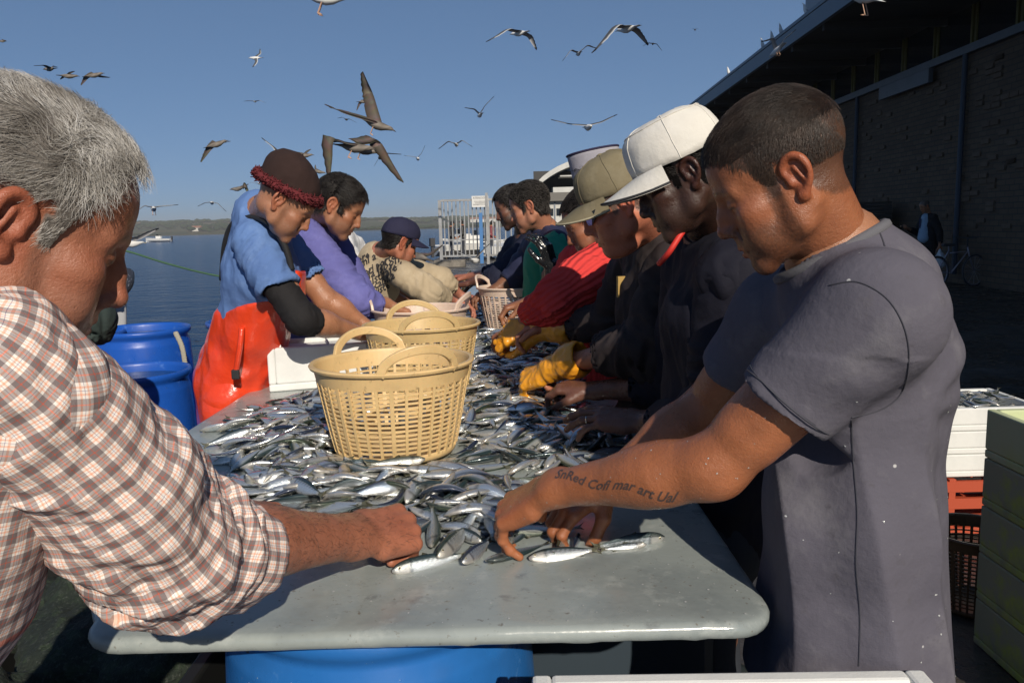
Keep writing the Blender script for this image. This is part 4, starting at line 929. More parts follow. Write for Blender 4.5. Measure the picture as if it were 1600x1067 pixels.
def polycoord(V, path):
    """cloth coordinates along a bent tube: (length, way round, distance)"""
    path = [np.array(p, float) for p in path]; best = np.full(len(V), 1e9); U = np.zeros((len(V), 3)); acc = 0; ref = None
    for a, b in zip(path[:-1], path[1:]):
        d = b - a; L = np.linalg.norm(d); d /= L
        if ref is None: ref = nrm(np.cross(d, [0.3, .2, 1.]))
        ref = nrm(ref - d * (ref @ d)); w = np.cross(d, ref)
        t = np.clip((V - a) @ d, 0 if acc > 0 else -1, L if b is not path[-1] else 9); q = V - a - np.outer(t, d); r = np.linalg.norm(q, axis=1)
        m = r < best; an = np.arctan2(q @ w, q @ ref); U[m] = np.stack([acc + t, an, r], 1)[m]; best = np.minimum(best, r); acc += L
    return U
def folds(V, Q, amp, sc=(6, 6, 3), seed=0, ridge=True, mask=1.0, rot=None):
    N = normals(V, Q); p = V if rot is None else V @ rot
    p = p + .02 * np.stack([vnoise(V, 9, seed + 5), vnoise(V, 9, seed + 6), vnoise(V, 9, seed + 7)], 1)
    q = p * np.array(sc); a = vnoise(q, 1, seed); b = vnoise(q, 2.1, seed + 1)
    h = ((1 - np.abs(a) * 2.2) + .45 * (1 - np.abs(b) * 2.2)) if ridge else a + .4 * b
    return V + N * (amp * np.clip(h, -1.2, 1.3) * mask)[:, None]
def sleeve_folds(V, Q, path, amp, elbow=None, seed=0, fu=38, fa=.9, spread=.09, base=.25, tw=.6):
    U = polycoord(V, path); N = normals(V, Q); L0 = np.linalg.norm(np.array(path[1]) - np.array(path[0])) if elbow is None else elbow
    m = base + (1 - base) * np.exp(-((U[:, 0] - L0) / spread) ** 2)
    q = np.stack([U[:, 0] * fu + np.sin(U[:, 1] * 1 + seed) * tw * 2, np.cos(U[:, 1]) * fa, np.sin(U[:, 1]) * fa], 1)
    h = 1 - np.abs(vnoise(q, 1, seed)) * 2.4 + .35 * (1 - 2 * np.abs(vnoise(q, 2.3, seed + 3)))
    return V + N * (amp * h * m)[:, None]
def cloth_mat(name, c, rough=.85, var=None, bump=None, **kw):
    return mat(name, c, rough, spec=.25, var=var or ((4, .45, .75), (14, .5, .8)), var_col=kw.pop('vc', (tuple(v * .8 for v in c), tuple(v * 1.2 for v in c))), bump=bump or (700, .35, .001), bump2=kw.pop('bump2', (28, .3, .008)), **kw)
def cap_mesh(hd, mt, mt2, parent, crown=.134, brim=.07, tilt=0, back=-.02, peak=True, rim_mat=None, flat=1.0, lift=0.0, seams=True, rx=.084, ry=.104, front=.05, name='cap', boxy=.75):
    """baseball cap fitted to the head frame: crown, peak, button, seams"""
    V, Q, hm, R, c, s = hd; cr = empty_child(name, parent)
    n, m = 48, 14; cz = .035 + lift; vv = []
    t0 = math.radians(tilt)
    def tr(p):
        p = np.array(p, float); y, z = p[..., 1] * math.cos(t0) - (p[..., 2] - cz) * math.sin(t0), p[..., 1] * math.sin(t0) + (p[..., 2] - cz) * math.cos(t0)
        return np.stack([p[..., 0], y, z + cz], -1)
    for sh_ in (0, 1):
        for i in range(m + 1):
            for k in range(n):
                a = 2 * math.pi * k / n; e = (i / m) * math.pi / 2; hgt = crown - .035
                q = math.cos(e) ** boxy; xx = (rx - .004 * sh_) * math.cos(a) * q; yy = -.012 + (ry - .004 * sh_) * math.sin(a) * q; zz = cz + .012 * (1 - i / m) * (.6 * math.sin(a)) + (hgt - .004 * sh_) * math.sin(e) ** .9
                if math.sin(a) > .2: yy += .006 * math.sin(e * 2) * math.sin(a)
                pass
                vv.append((xx, yy, zz))
    F_ = []
    for sh_ in (0, 1):
        o = sh_ * (m + 1) * n
        for i in range(m):
            for k in range(n):
                q = (o + i * n + k, o + i * n + (k + 1) % n, o + (i + 1) * n + (k + 1) % n, o + (i + 1) * n + k); F_.append(q if sh_ == 0 else q[::-1])
    for k in range(n): F_.append((k, (m + 1) * n + k, (m + 1) * n + (k + 1) % n, (k + 1) % n))
    vv = tr(np.array(vv)); vv = vv + .0028 * np.stack([vnoise(vv, 30, 1), vnoise(vv, 30, 2), vnoise(vv, 30, 3)], 1) + .0012 * np.stack([vnoise(vv, 80, 1), vnoise(vv, 80, 2), vnoise(vv, 80, 3)], 1)
    o = mesh_obj('crown', c + (vv * s) @ R.T, F_, mt, cr)
    if peak:
        pv = []; nr, na = 9, 25
        for sh_ in (0, 1):
            for i in range(nr):
                for k in range(na):
                    a = math.radians(22 + 136 * k / (na - 1)); t = i / (nr - 1)
                    bx, by = (rx) * math.cos(a), -.012 + ry * math.sin(a); w = max(0, math.sin((k / (na - 1)) * math.pi)) ** .55
                    ex, ey = bx * (1 + .05 * t), by + brim * t * w; dz = -.32 * (ex / rx) ** 2 * brim * t * 1.0 - .18 * brim * t
                    pv.append((ex, ey, cz + .012 * .6 * math.sin(a) + .003 + dz - .0035 * sh_))
        F_ = []
        for sh_ in (0, 1):
            o = sh_ * nr * na
            for i in range(nr - 1):
                for k in range(na - 1): q = (o + i * na + k, o + i * na + k + 1, o + (i + 1) * na + k + 1, o + (i + 1) * na + k); F_.append(q[::-1] if sh_ == 0 else q)
        for k in range(na - 1): a = (nr - 1) * na + k; F_.append((a, a + 1, a + 1 + nr * na, a + nr * na))
        mesh_obj('peak', c + (tr(np.array(pv)) * s) @ R.T, F_, mt2 or mt, cr)
        if rim_mat:
            e = [tr(np.array(pv[(nr - 1) * na + k])) for k in range(na)]; MB().tube([c + R @ (np.array(q) * s) for q in e], .0026 * s, 6).build('piping', rim_mat, cr, smooth=True)
    for k in (range(0, n, 8) if seams else ()):   # raised panel seams
        b = MB(); ln = [vv[i * n + k] * [1.004, 1, 1] + [0, 0, .0006] for i in range(m)]; b.tube([c + R @ (p * s) for p in ln], .0011 * s, 4); b.build('seam', mt, cr)
    if boxy < .6: b = MB(); ln = [vv[9 * n + k] * [1.006, 1.004, 1] + [0, 0, .001] for k in range(n)]; b.tube([c + R @ (p * s) for p in ln], .0016 * s, 4, closed=True); b.build('crown_seam', mt, cr)
    b = MB().lathe([(.009, 0), (.008, .003), (0, .005)], (0, 0, 0), 10); tp = tr(np.array([0, -.012, cz + crown - .036])); b.v = [tuple(c + R @ ((np.array(q) + tp) * s)) for q in b.v]
    mesh_obj('button', b.v, b.f, mt, cr)
    return cr
def empty_child(name, parent):
    o = bpy.data.objects.new(name, None); C.objects.link(o); o.parent = parent; o.empty_display_size = .05; return o
# ================================================================== PEOPLE
def garment(pp, name, mt, prims, vs, carve=(), cuts=(), fold=None, coord=None, lo=None, hi=None, parent=None, relax=1, swirl=None, post=None, trims=()):
    pts = []
    for p in prims:
        if p[0] == 'c':
            w = p[7] if len(p) > 7 else 1
            for q, r in ((p[1], p[3]), (p[2], p[4])): pts += [np.array(q) - r * max(1, w) , np.array(q) + r * max(1, w)]
        else: pts += [np.array(p[1]) - np.max(p[2]), np.array(p[1]) + np.max(p[2])]
    pts = np.array(pts); v = Vol(pts.min(0) - .01, pts.max(0) + .01, vs)
    for p in prims:
        if p[0] == 'c': v.cone(p[1], p[2], p[3], p[4], p[5] if len(p) > 5 else .03, ax=p[6] if len(p) > 6 else None, w=p[7] if len(p) > 7 else 1.0)
        else: v.ell(p[1], p[2], p[3] if len(p) > 3 else .03, R=p[4] if len(p) > 4 else None)
    for p in carve: v.cone(p[0], p[1], p[2], p[3], .006, op='s', ax=p[4] if len(p) > 4 else None, w=p[5] if len(p) > 5 else 1.0)
    for p in cuts: v.cut(p[0], p[1], .004)
    for p in trims: v.trim(*p)
    V, Q = v.mesh(relax)
    for f in (fold or []): V = folds(V, Q, **f)
    if swirl: V = sleeve_folds(V, Q, **swirl)
    if post: V = post(V, Q)
    U = coord(V) if coord else None
    return mesh_obj(name, V, Q, mt, parent or pp.root, coord=U)
def sleeve(pp, path, rad, mt, vs, end=True, amp=.006, seed=1, name='sleeve', spread=.09, base=.25, hollow=.03, th=.007, coord=False, fu=38, endn=None, elbow=None, fold=None, tw=.6, ax=None, w=1.0):
    path = [np.array(p, float) for p in path]; pr = [('c', a, b, ra, rb, .02) + ((ax, w) if ax is not None else ()) for a, b, ra, rb in zip(path[:-1], path[1:], rad[:-1], rad[1:])]
    d = nrm(path[-1] - path[-2]); n = nrm(endn) if endn is not None else d
    carve = [(path[-1] - d * hollow, path[-1] + d * .12, rad[-1] - th, rad[-1] - th * .8)] if end else []
    cuts = [(path[-1], n)] if end else []
    return garment(pp, name, mt, pr, vs, carve, cuts, coord=(lambda V: plaid_uv(V, path, np.mean(rad))) if coord else None, swirl=dict(path=path, amp=amp, seed=seed, spread=spread, base=base, fu=fu, elbow=elbow, tw=tw), fold=fold)
def plaid_uv(V, path, r):
    if len(path) > 2: path = bez(path, 7)
    U = polycoord(V, path); return np.stack([U[:, 0], U[:, 1] * r, U[:, 2]], 1)
def legs(pp, hip, fd, mt, vs=.014, r=.085, top=None, spread=.1, shoe=None, name='trousers', off=0, wr=1.0):
    """hip centre, facing direction fd (unit, level)"""
    hip = np.array(hip, float); rt = np.array([fd[1], -fd[0], 0]); pr = [('c', top if top is not None else hip + [0, 0, .12], hip, .12 * wr, .135 * wr, .03, rt, 1.25)]
    for s in (-1, 1):
        h = hip + rt * s * .085; k = np.array([*(hip + rt * s * spread + fd * .03)[:2], .5]); f = np.array([*(hip + rt * s * (spread + .02) - fd * .02)[:2], .1])
        pr += [('c', h, k, r * 1.15, r * .85, .03), ('c', k, f, r * .85, r * .72, .02)]
    garment(pp, name, mt, pr, vs, fold=[dict(amp=.006, sc=(7, 7, 4), seed=3)])
    for s in (-1, 1):
        f = hip + rt * s * (spread + .02) - fd * .02; f[2] = .045
        garment(pp, 'boot', shoe or mat('rubber_boot', (.02, .025, .022), .4), [('c', f - fd * .04 + [0, 0, .0], f + fd * .15 - [0, 0, .01], .045, .034, .02), ('c', f - fd * .03, f - fd * .03 + [0, 0, .2], .048, .06, .02)], .01)
def ringpts(c, n, r, k=28, ry=None, ref=(0, 0, 1)):
    n = nrm(n); u = nrm(np.cross(n, ref)); w = np.cross(n, u); return [np.array(c) + u * r * math.cos(t) + w * (ry or r) * math.sin(t) for t in np.linspace(0, 2 * math.pi, k, endpoint=False)]
def Z0(p): return np.array([p[0], p[1], 0])
def plaid_mat():
    m = bpy.data.materials.new('plaid_cotton'); m.use_nodes = True; nt = m.node_tree; N = nt.nodes; L = nt.links; b = N['Principled BSDF']; b.inputs['Roughness'].default_value = .9; b.inputs['Specular IOR Level'].default_value = .15
    at = N.new('ShaderNodeAttribute'); at.attribute_name = 'cloth'; sp = N.new('ShaderNodeSeparateXYZ'); L.new(at.outputs['Vector'], sp.inputs[0])
    def band(out, per, stops):
        d = N.new('ShaderNodeMath'); d.operation = 'DIVIDE'; L.new(out, d.inputs[0]); d.inputs[1].default_value = per
        f = N.new('ShaderNodeMath'); f.operation = 'FRACT'; L.new(d.outputs[0], f.inputs[0])
        r = N.new('ShaderNodeValToRGB'); r.color_ramp.interpolation = 'CONSTANT'; e = r.color_ramp.elements
        e[0].position = 0; e[0].color = (*stops[0][1], 1); e[1].position = stops[1][0]; e[1].color = (*stops[1][1], 1)
        for p, c in stops[2:]: k = e.new(p); k.color = (*c, 1)
        L.new(f.outputs[0], r.inputs[0]); return r.outputs[0]
    w, g, o, r_, n_ = (.93, .9, .87), (.46, .42, .42), (.92, .64, .53), (.74, .33, .27), (.5, .46, .56)
    st = [(0, g), (.40, w), (.52, o), (.58, w), (.66, n_), (.68, w), (.77, o), (.83, w), (.97, g), (.185, g)]
    st = [(0, g), (.17, r_), (.215, g), (.42, w), (.54, o), (.61, w), (.69, n_), (.71, w), (.79, o), (.86, w), (.97, g)]
    A = band(sp.outputs[0], .0245, st); B = band(sp.outputs[1], .0225, st)
    mx = N.new('ShaderNodeMix'); mx.data_type = 'RGBA'; mx.blend_type = 'MULTIPLY'; mx.inputs[0].default_value = 1; L.new(A, mx.inputs[6]); L.new(B, mx.inputs[7])
    L.new(mx.outputs[2], b.inputs['Base Color'])
    tc = N.new('ShaderNodeTexCoord'); n = N.new('ShaderNodeTexNoise'); n.inputs['Scale'].default_value = 900; L.new(tc.outputs['Object'], n.inputs['Vector']); bu = N.new('ShaderNodeBump'); bu.inputs['Strength'].default_value = .4; bu.inputs['Distance'].default_value = .001; L.new(n.outputs[0], bu.inputs['Height'])
    n2 = N.new('ShaderNodeTexNoise'); n2.inputs['Scale'].default_value = 45; n2.inputs['Detail'].default_value = 3; L.new(tc.outputs['Object'], n2.inputs['Vector']); b2 = N.new('ShaderNodeBump'); b2.inputs['Strength'].default_value = .35; b2.inputs['Distance'].default_value = .006; L.new(n2.outputs[0], b2.inputs['Height']); L.new(bu.outputs[0], b2.inputs['Normal']); L.new(b2.outputs[0], b.inputs['Normal'])
    return m
plaid = plaid_mat()
jean = cloth_mat('dark_trousers', (.03, .035, .045)); wader = mat('green_wader', (.03, .045, .035), .4)
def hairdir_back(p): return np.stack([p[:, 0] * 2, -np.ones(len(p)), -1.2 * sstep(.06, -.02, p[:, 2]) - .2], 1)
def hairdir_front(p): return np.stack([p[:, 0] * -1.5, np.where(p[:, 1] < -.03, -.2, 1.0), -.9 * sstep(.09, .0, p[:, 2])], 1)
BLACKH = [(.008, .007, .007), (.02, .016, .014), (.035, .028, .024)]
# ---------------------------------------------------------------- the man in plaid, foreground left
def flecks(pp, V, Q, n, r, seed, keep=None, name='fish_scales'):
    """wet scales stuck on skin and cloth"""
    N = normals(V, Q); rs = np.random.RandomState(seed); ids = np.where(keep)[0] if keep is not None else np.arange(len(V)); b = MB()
    for i in rs.choice(ids, n):
        n_ = N[i]; u = nrm(np.cross(n_, rs.normal(size=3))); w = np.cross(n_, u); a = rs.uniform(*r); c = V[i] + n_ * .0006; k = 7
        ring = [c + u * a * math.cos(t) * rs.uniform(.6, 1.1) + w * a * .7 * math.sin(t) * rs.uniform(.6, 1.1) for t in np.linspace(0, 6.283, k, endpoint=False)]; b.add(ring + [c + n_ * a * .35], [(j, (j + 1) % k, k) for j in range(k)])
    o = b.build(name, mat('wet_scale', (.6, .62, .62), .15, metal=.3, coat=.5), pp.root if pp else None, smooth=True); o['kind'] = 'stuff'; return o
def man_plaid():
    nb = P(-48, 492, .80); sh = P(66, 612, .745); el = P(268, 856, .93); wr = P(552, 838, 1.29)
    pp = Person('person with wavy grey hair and rolled-up plaid shirt in the left foreground', nb - [.08, .05, 0], 'red', .0028)
    M = frame(32, 348, .815, 1, 8, 25, -5)
    pp.head(M, nb + [.01, .02, .0], hair=1, scale=1.03, stubble=.16, stubble_col=(.3, .25, .22), wide=1.04, jowl=1, neckr=.064, ear=.92, nose=1.1, hairline='receding', brow=(.12, .09, .07), scalp=(.2, .17, .15), tone=(.33, .13, .075))
    greys = [(.07, .055, .045), (.17, .15, .13), (.36, .34, .31), (.58, .56, .53), (.8, .79, .77)]
    def d0(p):
        x, y, z = p.T; return np.stack([.5 * np.sign(x) * sstep(.1, .03, z) + .9 * vnoise(p, 28, 61), -1.0 + 1.1 * vnoise(p, 22, 62), -.9 * sstep(.11, .0, z) + .5 * vnoise(p, 26, 63)], 1)
    top = lambda V: .6 + .4 * sstep(-.1, .08, V[:, 2])
    strands(pp.hd, 24000, lambda V: .008 + .02 * sstep(-.04, .05, V[:, 2]) * (1 - .75 * sstep(-.01, .01, V[:, 1]) * sstep(.05, .02, V[:, 2])), .00036, greys, d0, lift=.2, seg=6, thick=lambda V: .007 * sstep(-.05, .05, V[:, 2]) + .0015 + .004 * sstep(.03, .08, V[:, 1]) * sstep(.04, .07, V[:, 2]), parent=pp.root, clump=1.5, jit=.11, curl=(.25, 3.0), seed=4, shell_col=(.17, .155, .14), name='hair')
    # front quiff
    strands(pp.hd, 5200, .03, .00042, greys[1:], lambda p: np.stack([.35 + .5 * vnoise(p, 30, 71), .5 + .7 * vnoise(p, 30, 72), -.25 + .5 * vnoise(p, 30, 73)], 1), lift=.15, seg=6, thick=.01, parent=pp.root, clump=1.0, jit=.18, curl=(.45, 4.2), seed=9, noshell=True, mask=lambda V: (V[:, 2] > .045) & (V[:, 1] > .0), name='fringe')
    fd = nrm([.42, .9, 0]); rt = np.array([fd[1], -fd[0], 0]); lsh = nb - rt * .22 + [0, .0, -.09]
    pp.arm(sh, el, wr, hd=P(650, 822, 1.40) - wr, pn=(.1, .72, -.68), side=1, r=(.042, .051, .0385), hs=1.26, curl=1.25, thumb=(.5, .9), tone=(.34, .13, .075), vs=.0024, fingers=[(.95, 1.5, .8), (1.0, 1.5, .8), (1.05, 1.5, .8), (1.1, 1.5, .8)])
    aV, aQ, _t = pp.last; aN = normals(aV, aQ); ax_ = nrm(wr - el); rs = np.random.RandomState(3); tpos = (aV - el) @ ax_; Lf = np.linalg.norm(wr - el); okv = np.where((tpos > .2 * Lf) & (tpos < Lf * 1.22) & (aN[:, 2] > -.5))[0]
    pick = rs.choice(okv, 1500); b = MB()
    for i in pick:
        p = aV[i] + rs.normal(size=3) * .001; d0_ = nrm(ax_ * .8 + rs.normal(size=3) * .45 + [0, 0, -.3]); d0_ = nrm(d0_ - aN[i] * (d0_ @ aN[i])); l_ = rs.uniform(.006, .013); b.tube([p, p + (d0_ + aN[i] * .35) * l_ * .5, p + (d0_ + aN[i] * .15) * l_], [.00016, .00013, .00005], 3, cap=False)
    b.build('arm_hair', mat('arm_hair', (.03, .018, .012), .6), pp.root)
    lel = np.array([lsh[0] - .02, lsh[1] + .24, 1.13]); lwr = P(352, 800, 1.5)
    pp.arm(lsh, lel, lwr, hd=P(440, 808, 1.53) - lwr, pn=(.1, .3, -.9), side=-1, r=(.055, .045, .033), curl=.5, tone=(.34, .13, .075))
    ch = nb + [-.06, -.03, -.28]; wa = nb + [-.16, -.1, -.55]; hp = wa + [-.03, -.03, -.25]
    pp.core([nb, ch, wa, hp], [hp + rt * .09, hp - rt * .09], [Z0(hp) + rt * .12, Z0(hp) - rt * .12])
    ch = ch - rt * .06; wa = wa - rt * .09
    pr = [('c', ch + [0, 0, .08], wa, .12, .125, .03, rt, 1.2), ('c', wa, hp - rt * .06, .125, .135, .03, rt, 1.15), ('c', nb + [0, -.02, -.03], sh + [-.012, 0, -.005], .057, .067, .05), ('c', nb + [0, -.02, -.03], lsh, .062, .074, .04), ('c', nb + [0, -.04, -.08], ch, .09, .12, .04, rt, 1.25)]
    def tc(V): return plaid_uv(V, [nb + [0, 0, .1], ch, wa, hp - [0, 0, .2]], .165)
    ax = nrm(M[0] - nb)
    garment(pp, 'shirt', plaid, pr, .0055, carve=[(nb - ax * .03, nb + ax * .14, .066, .085)], fold=[dict(amp=.006, sc=(9, 9, 4), seed=12), dict(amp=.003, sc=(22, 16, 10), seed=15)], coord=tc)
    # collar: a folded band round the neck
    cc = nb + ax * .012; b = MB(); n = 40; V = []
    f_h = nrm(fd - ax * (fd @ ax)); r_h = np.cross(f_h, ax)
    for i in range(n):
        t = -math.pi * .93 + 2 * math.pi * .93 * i / (n - 1); rad = lambda a, b_: cc + (-f_h * math.cos(t) + r_h * math.sin(t)) * a + ax * (b_ - .022 * (1 - math.cos(t)) * .5)
        V += [rad(.074, .0), rad(.075, .04), rad(.08, .043), rad(.108 + .012 * (t / 3) ** 2, .004 - .012 * (t / 3) ** 4), rad(.104, .0)]
    Fs = [(i * 5 + j, i * 5 + (j + 1) % 5, i * 5 + 5 + (j + 1) % 5, i * 5 + 5 + j) for i in range(n - 1) for j in range(5)]
    V = np.array(V); U = np.stack([np.repeat(np.linspace(0, .42, n), 5), np.tile([0, .03, .035, .07, .08], n), 0 * V[:, 0]], 1)
    mesh_obj('collar', V, Fs, plaid, pp.root, coord=U)
    ce = P(366, 868, 1.035)
    sleeve(pp, [sh - [.03, .02, -.02], lerp(sh, el, .5) + [0, 0, -.01], el, ce], [.078, .083, .082, .062], plaid, .0045, amp=.013, seed=5, spread=.14, base=.3, coord=True, elbow=.34, fu=24, fold=[dict(amp=.0035, sc=(24, 24, 14), seed=31)])
    # rolled cuff: two overlapping rolls
    d = nrm(ce - el)
    for k, (off, r0, r1, L) in enumerate(((-.03, .068, .066, .05), (-.012, .0735, .071, .036))):
        a = ce + d * off
        garment(pp, 'cuff', plaid, [('c', a - d * L * .5, a + d * L * .5, r0, r1, .01)], .004, carve=[(a - d * .2, a + d * .2, r0 - .008, r1 - .008)], cuts=[(a + d * L, d), (a - d * L, -d)], coord=lambda V: plaid_uv(V, [el, ce + d * .1], .066)[:, [1, 0, 2]], swirl=dict(path=[el, ce + d * .1], amp=.004, seed=8 + k, base=1, spread=1, fu=22, fa=1.6))
    sleeve(pp, [lsh, lel, lerp(lel, lwr, .3)], [.078, .07, .06], plaid, .008, seed=2, coord=True)
    legs(pp, hp, fd, jean)
    pp.finish()
# ---------------------------------------------------------------- the man in the grey tee, foreground right
teem = mat('grey_tee', (.105, .1, .125), .92, spec=.15, var=((2.6, .5, .72), (9, .55, .75), (34, .6, .74)), var_col=((.075, .072, .092), (.145, .14, .16), (.09, .085, .1)), bump=(900, .4, .001), bump2=(18, .35, .014), speck=(13, .04, .45, .45, .45))
def man_tee():
    nb = P(1306, 396, 1.2); sh = P(1364, 488, 1.07); fsh = P(1222, 492, 1.4)
    el = P(1118, 728, 1.15); wr = P(864, 764, 1.33)
    pp = Person('person with cropped dark hair and tattooed forearm in a grey T-shirt, right foreground', P(1330, 900, 1.27), 'tan', .0028)
    M = frame(1218, 280, 1.17, -1, -2, 26, 5)
    pp.head(M, nb, hair=1, scale=.96, stubble=.75, stubble_col=(.035, .022, .016), neckr=.054, brow=(.02, .012, .01), scalp=(.05, .032, .024), adam=1, jaw=1.02, tone=(.31, .115, .055))
    side = lambda V: V[:, 2] < .068
    cols = [(.012, .008, .006), (.035, .021, .014), (.07, .042, .028)]
    strands(pp.hd, 30000, lambda V: .007 + .006 * sstep(.0, .06, V[:, 2]), .0005, cols, lambda p: np.tile([0, .5, -1.], (len(p), 1)), lift=.5, seg=2, thick=.0, noshell=True, parent=pp.root, jit=.3, seed=2, shell_col=(.04, .026, .019))
    strands(pp.hd, 11000, lambda V: .012 + .016 * sstep(.06, .11, V[:, 2]), .00042, [(.008, .006, .005), (.025, .016, .012), (.045, .028, .02)], lambda p: np.stack([-.3 * np.sign(p[:, 0]) * 0 + .2 * vnoise(p, 40, 3), np.ones(len(p)), -.4 + 0 * p[:, 0]], 1), lift=.45, seg=4, thick=.003, parent=pp.root, clump=.35, jit=.2, seed=3, noshell=True, mask=lambda V: V[:, 2] > .058, name='top_hair')
    V, Q, tips = pp.arm(sh, el, wr, hd=P(806, 792, 1.375) - wr, pn=(-.5, .5, -.7), side=-1, r=(.056, .047, .033), elbow_bump=False, hs=1.16, vs=.0024, fingers=[(.45, .45, .3), (.65, .5, .3), (.75, .5, .35), (.8, .6, .4)], spread=.1, thumb=(.7, .8), tone=(.32, .115, .05))
    armV, armQ = V, Q
    flecks(pp, V, Q, 90, (.0006, .0018), 5, (normals(V, Q)[:, 1] < .3))
    fel = P(1105, 640, 1.52); fwr = P(955, 748, 1.5)
    pp.arm(fsh, fel, fwr, hd=P(885, 790, 1.46) - fwr, pn=(-.3, .1, -.9), side=1, r=(.055, .048, .032), hs=1.05, curl=.75, spread=.02, thumb=(.8, .8), tone=(.3, .11, .05))
    fd = nrm([-.94, .34, 0]); rt = np.array([fd[1], -fd[0], 0])
    ch = P(1352, 560, 1.245); wa = P(1322, 780, 1.27); hm = P(1325, 1052, 1.27); hp = np.array([wa[0] + .01, wa[1], .9])
    pp.core([nb, ch, wa, hp], [hp + rt * .06, hp - rt * .06], [Z0(hp) + rt * .12, Z0(hp) - rt * .12])
    ax = nrm(M[0] - nb); ax = nrm(ax + [0, 0, .35])
    top = nb + [.025, .0, -.055]
    se = P(1222, 636, 1.105); d = nrm(se - sh); fse = lerp(fsh, fel, .6); df = nrm(fse - fsh)
    kc = P(1300, 398, 1.2); kf = nrm(fd * math.cos(.5) - np.array([0, 0, math.sin(.5)])); ku = nrm(fd * math.sin(.5) + np.array([0, 0, math.cos(.5)]))
    pr = [('c', kc - ku * .07, kc - ku * .008, .075, .069, .03, kf, 1.25), ('c', sh, se, .08, .072, .03), ('c', fsh, fse, .078, .069, .03), ('c', ch, wa, .118, .14, .04, rt, 1.35), ('c', wa, hm, .14, .16, .04, rt, 1.25), ('c', top, sh + [.01, 0, -.01], .055, .072, .06), ('c', top, fsh, .055, .07, .06), ('c', top + [.01, 0, -.04], ch, .085, .12, .05, rt, 1.35), ('c', P(1388, 446, 1.2), P(1405, 640, 1.25), .06, .07, .06)]
    def drape(V, Q):
        N = normals(V, Q); z = V[:, 2]
        q = np.stack([V @ rt * 9 + .9 * z, V @ fd * 9 - 1.8 * z, z * 1.5], 1)
        lowm = sstep(1.35, 1.0, z); h = 1 - 2.6 * np.abs(vnoise(q, 1, 4))
        d1 = .015 * h * lowm
        ap = sh + fd * -.06 + np.array([0, 0, -.13]); q2 = V - ap; an = np.arctan2(q2[:, 2], -(q2 @ fd)); rr = np.linalg.norm(q2, axis=1)
        d1 = d1 + .0035 * np.cos(an * 7 + 2.5 * vnoise(V, 5, 9)) * sstep(.05, .12, rr) * np.exp(-((rr - .13) / .12) ** 2) * (q2[:, 2] < .08)
        # folds running from the armpit down and across
        ap = (sh + [.0, .05, -.1]); q2 = V - ap; an = np.arctan2(q2[:, 2], -(q2 @ fd)); rr = np.linalg.norm(q2, axis=1)
        d2 = .007 * np.cos(an * 11 + 3 * vnoise(V, 6, 9)) * np.exp(-((rr - .12) / .11) ** 2)
        return V + N * d1[:, None]
    shirt = garment(pp, 'shirt', teem, pr, .005, carve=[(kc - ku * .05, kc + ku * .16, .06, .07, kf, 1.28), (hm - [0, 0, .02], hm - [0, 0, .2], .147, .15, rt, 1.25), (se - d * .06, se + d * .1, .062, .061), (fse - df * .05, fse + df * .1, .058, .058)], cuts=[(hm, (0, 0, -1))], trims=[(se, nrm(d + [0, 0, -.06]), .13), (fse, df, .12)], post=drape)
    0 and sleeve(pp, [sh + [.01, .02, -.012], lerp(sh, se, .5), se], [.076, .077, .071], teem, .0045, amp=.005, seed=7, base=.6, spread=.2, fu=16, endn=nrm(d + [0, 0, -.06]), hollow=.08, th=.006)
    b = MB(); b.tube([p for p in ringpts(se - d * .018, d, .0725, 48)], .0012, 4, closed=True); b.build('hem_stitch', mat('dark_thread', (.05, .05, .065), .9), pp.root)
    0 and sleeve(pp, [fsh, fse], [.078, .07], teem, .008, amp=.005, base=.6, seed=3)
    # ribbed collar
    R1 = [kc + ku * .004 + kf * .0835 * math.cos(t) + rt * .067 * math.sin(t) for t in np.linspace(0, 6.283185, 64, endpoint=False)]
    b = MB(); b.tube(R1, .0085, 8, closed=True); b.build('collar', mat('ribbed_collar', (.12, .12, .135), .9, bump=(500, .6, .002)), pp.root, smooth=True)
    # shoulder and side seams
    legs(pp, hp - [0, 0, .06], fd, jean, top=hp + [0, 0, .0], r=.06, spread=.075, wr=.75)
    body = pp.finish(skinw)
    from mathutils.bvhtree import BVHTree
    off = Vector(pp.root.location); smesh = shirt.data; sb = BVHTree.FromPolygons([v.co + off for v in smesh.vertices], [tuple(p.vertices) for p in smesh.polygons])
    sV = np.array([tuple(v.co + off) for v in smesh.vertices]); sQ = np.array([tuple(p.vertices) for p in smesh.polygons]); flecks(pp, sV, sQ, 45, (.0008, .0026), 8, (normals(sV, sQ)[:, 1] < -.3) & (sV[:, 2] < 1.25))
    thread = mat('dark_thread', (.04, .04, .052), .9)
    for nm, pp_ in (('shoulder_seam', [(1296, 446), (1340, 441), (1385, 466), (1412, 510), (1420, 560), (1410, 610), (1380, 638), (1330, 652)]), ('side_seam', [(1330, 655), (1334, 720), (1340, 800), (1338, 880), (1344, 960), (1342, 1040)]), ('hem_stitch', [(1168, 578), (1200, 604), (1240, 640), (1274, 664)]), ('collar_seam', [(1374, 362), (1384, 395), (1380, 440)])):
        ln = []
        for q in bez([np.array([a, b_, 0.]) for a, b_ in pp_], 8):
            rr_ = ray(q[0], q[1]); h = sb.ray_cast(Vector((0, 0, CAMZ)), Vector(nrm(rr_)), 4)
            if h[0] is not None and (not ln or (h[0] - ln[-1]).length < .05): ln.append(h[0] + h[1] * .0004)
        if len(ln) > 3: MB().tube([np.array(v) for v in ln], .0011, 5).build(nm, thread, pp.root)
    bv = BVHTree.FromPolygons([tuple(v) for v in armV], [tuple(q) for q in armQ.tolist()])
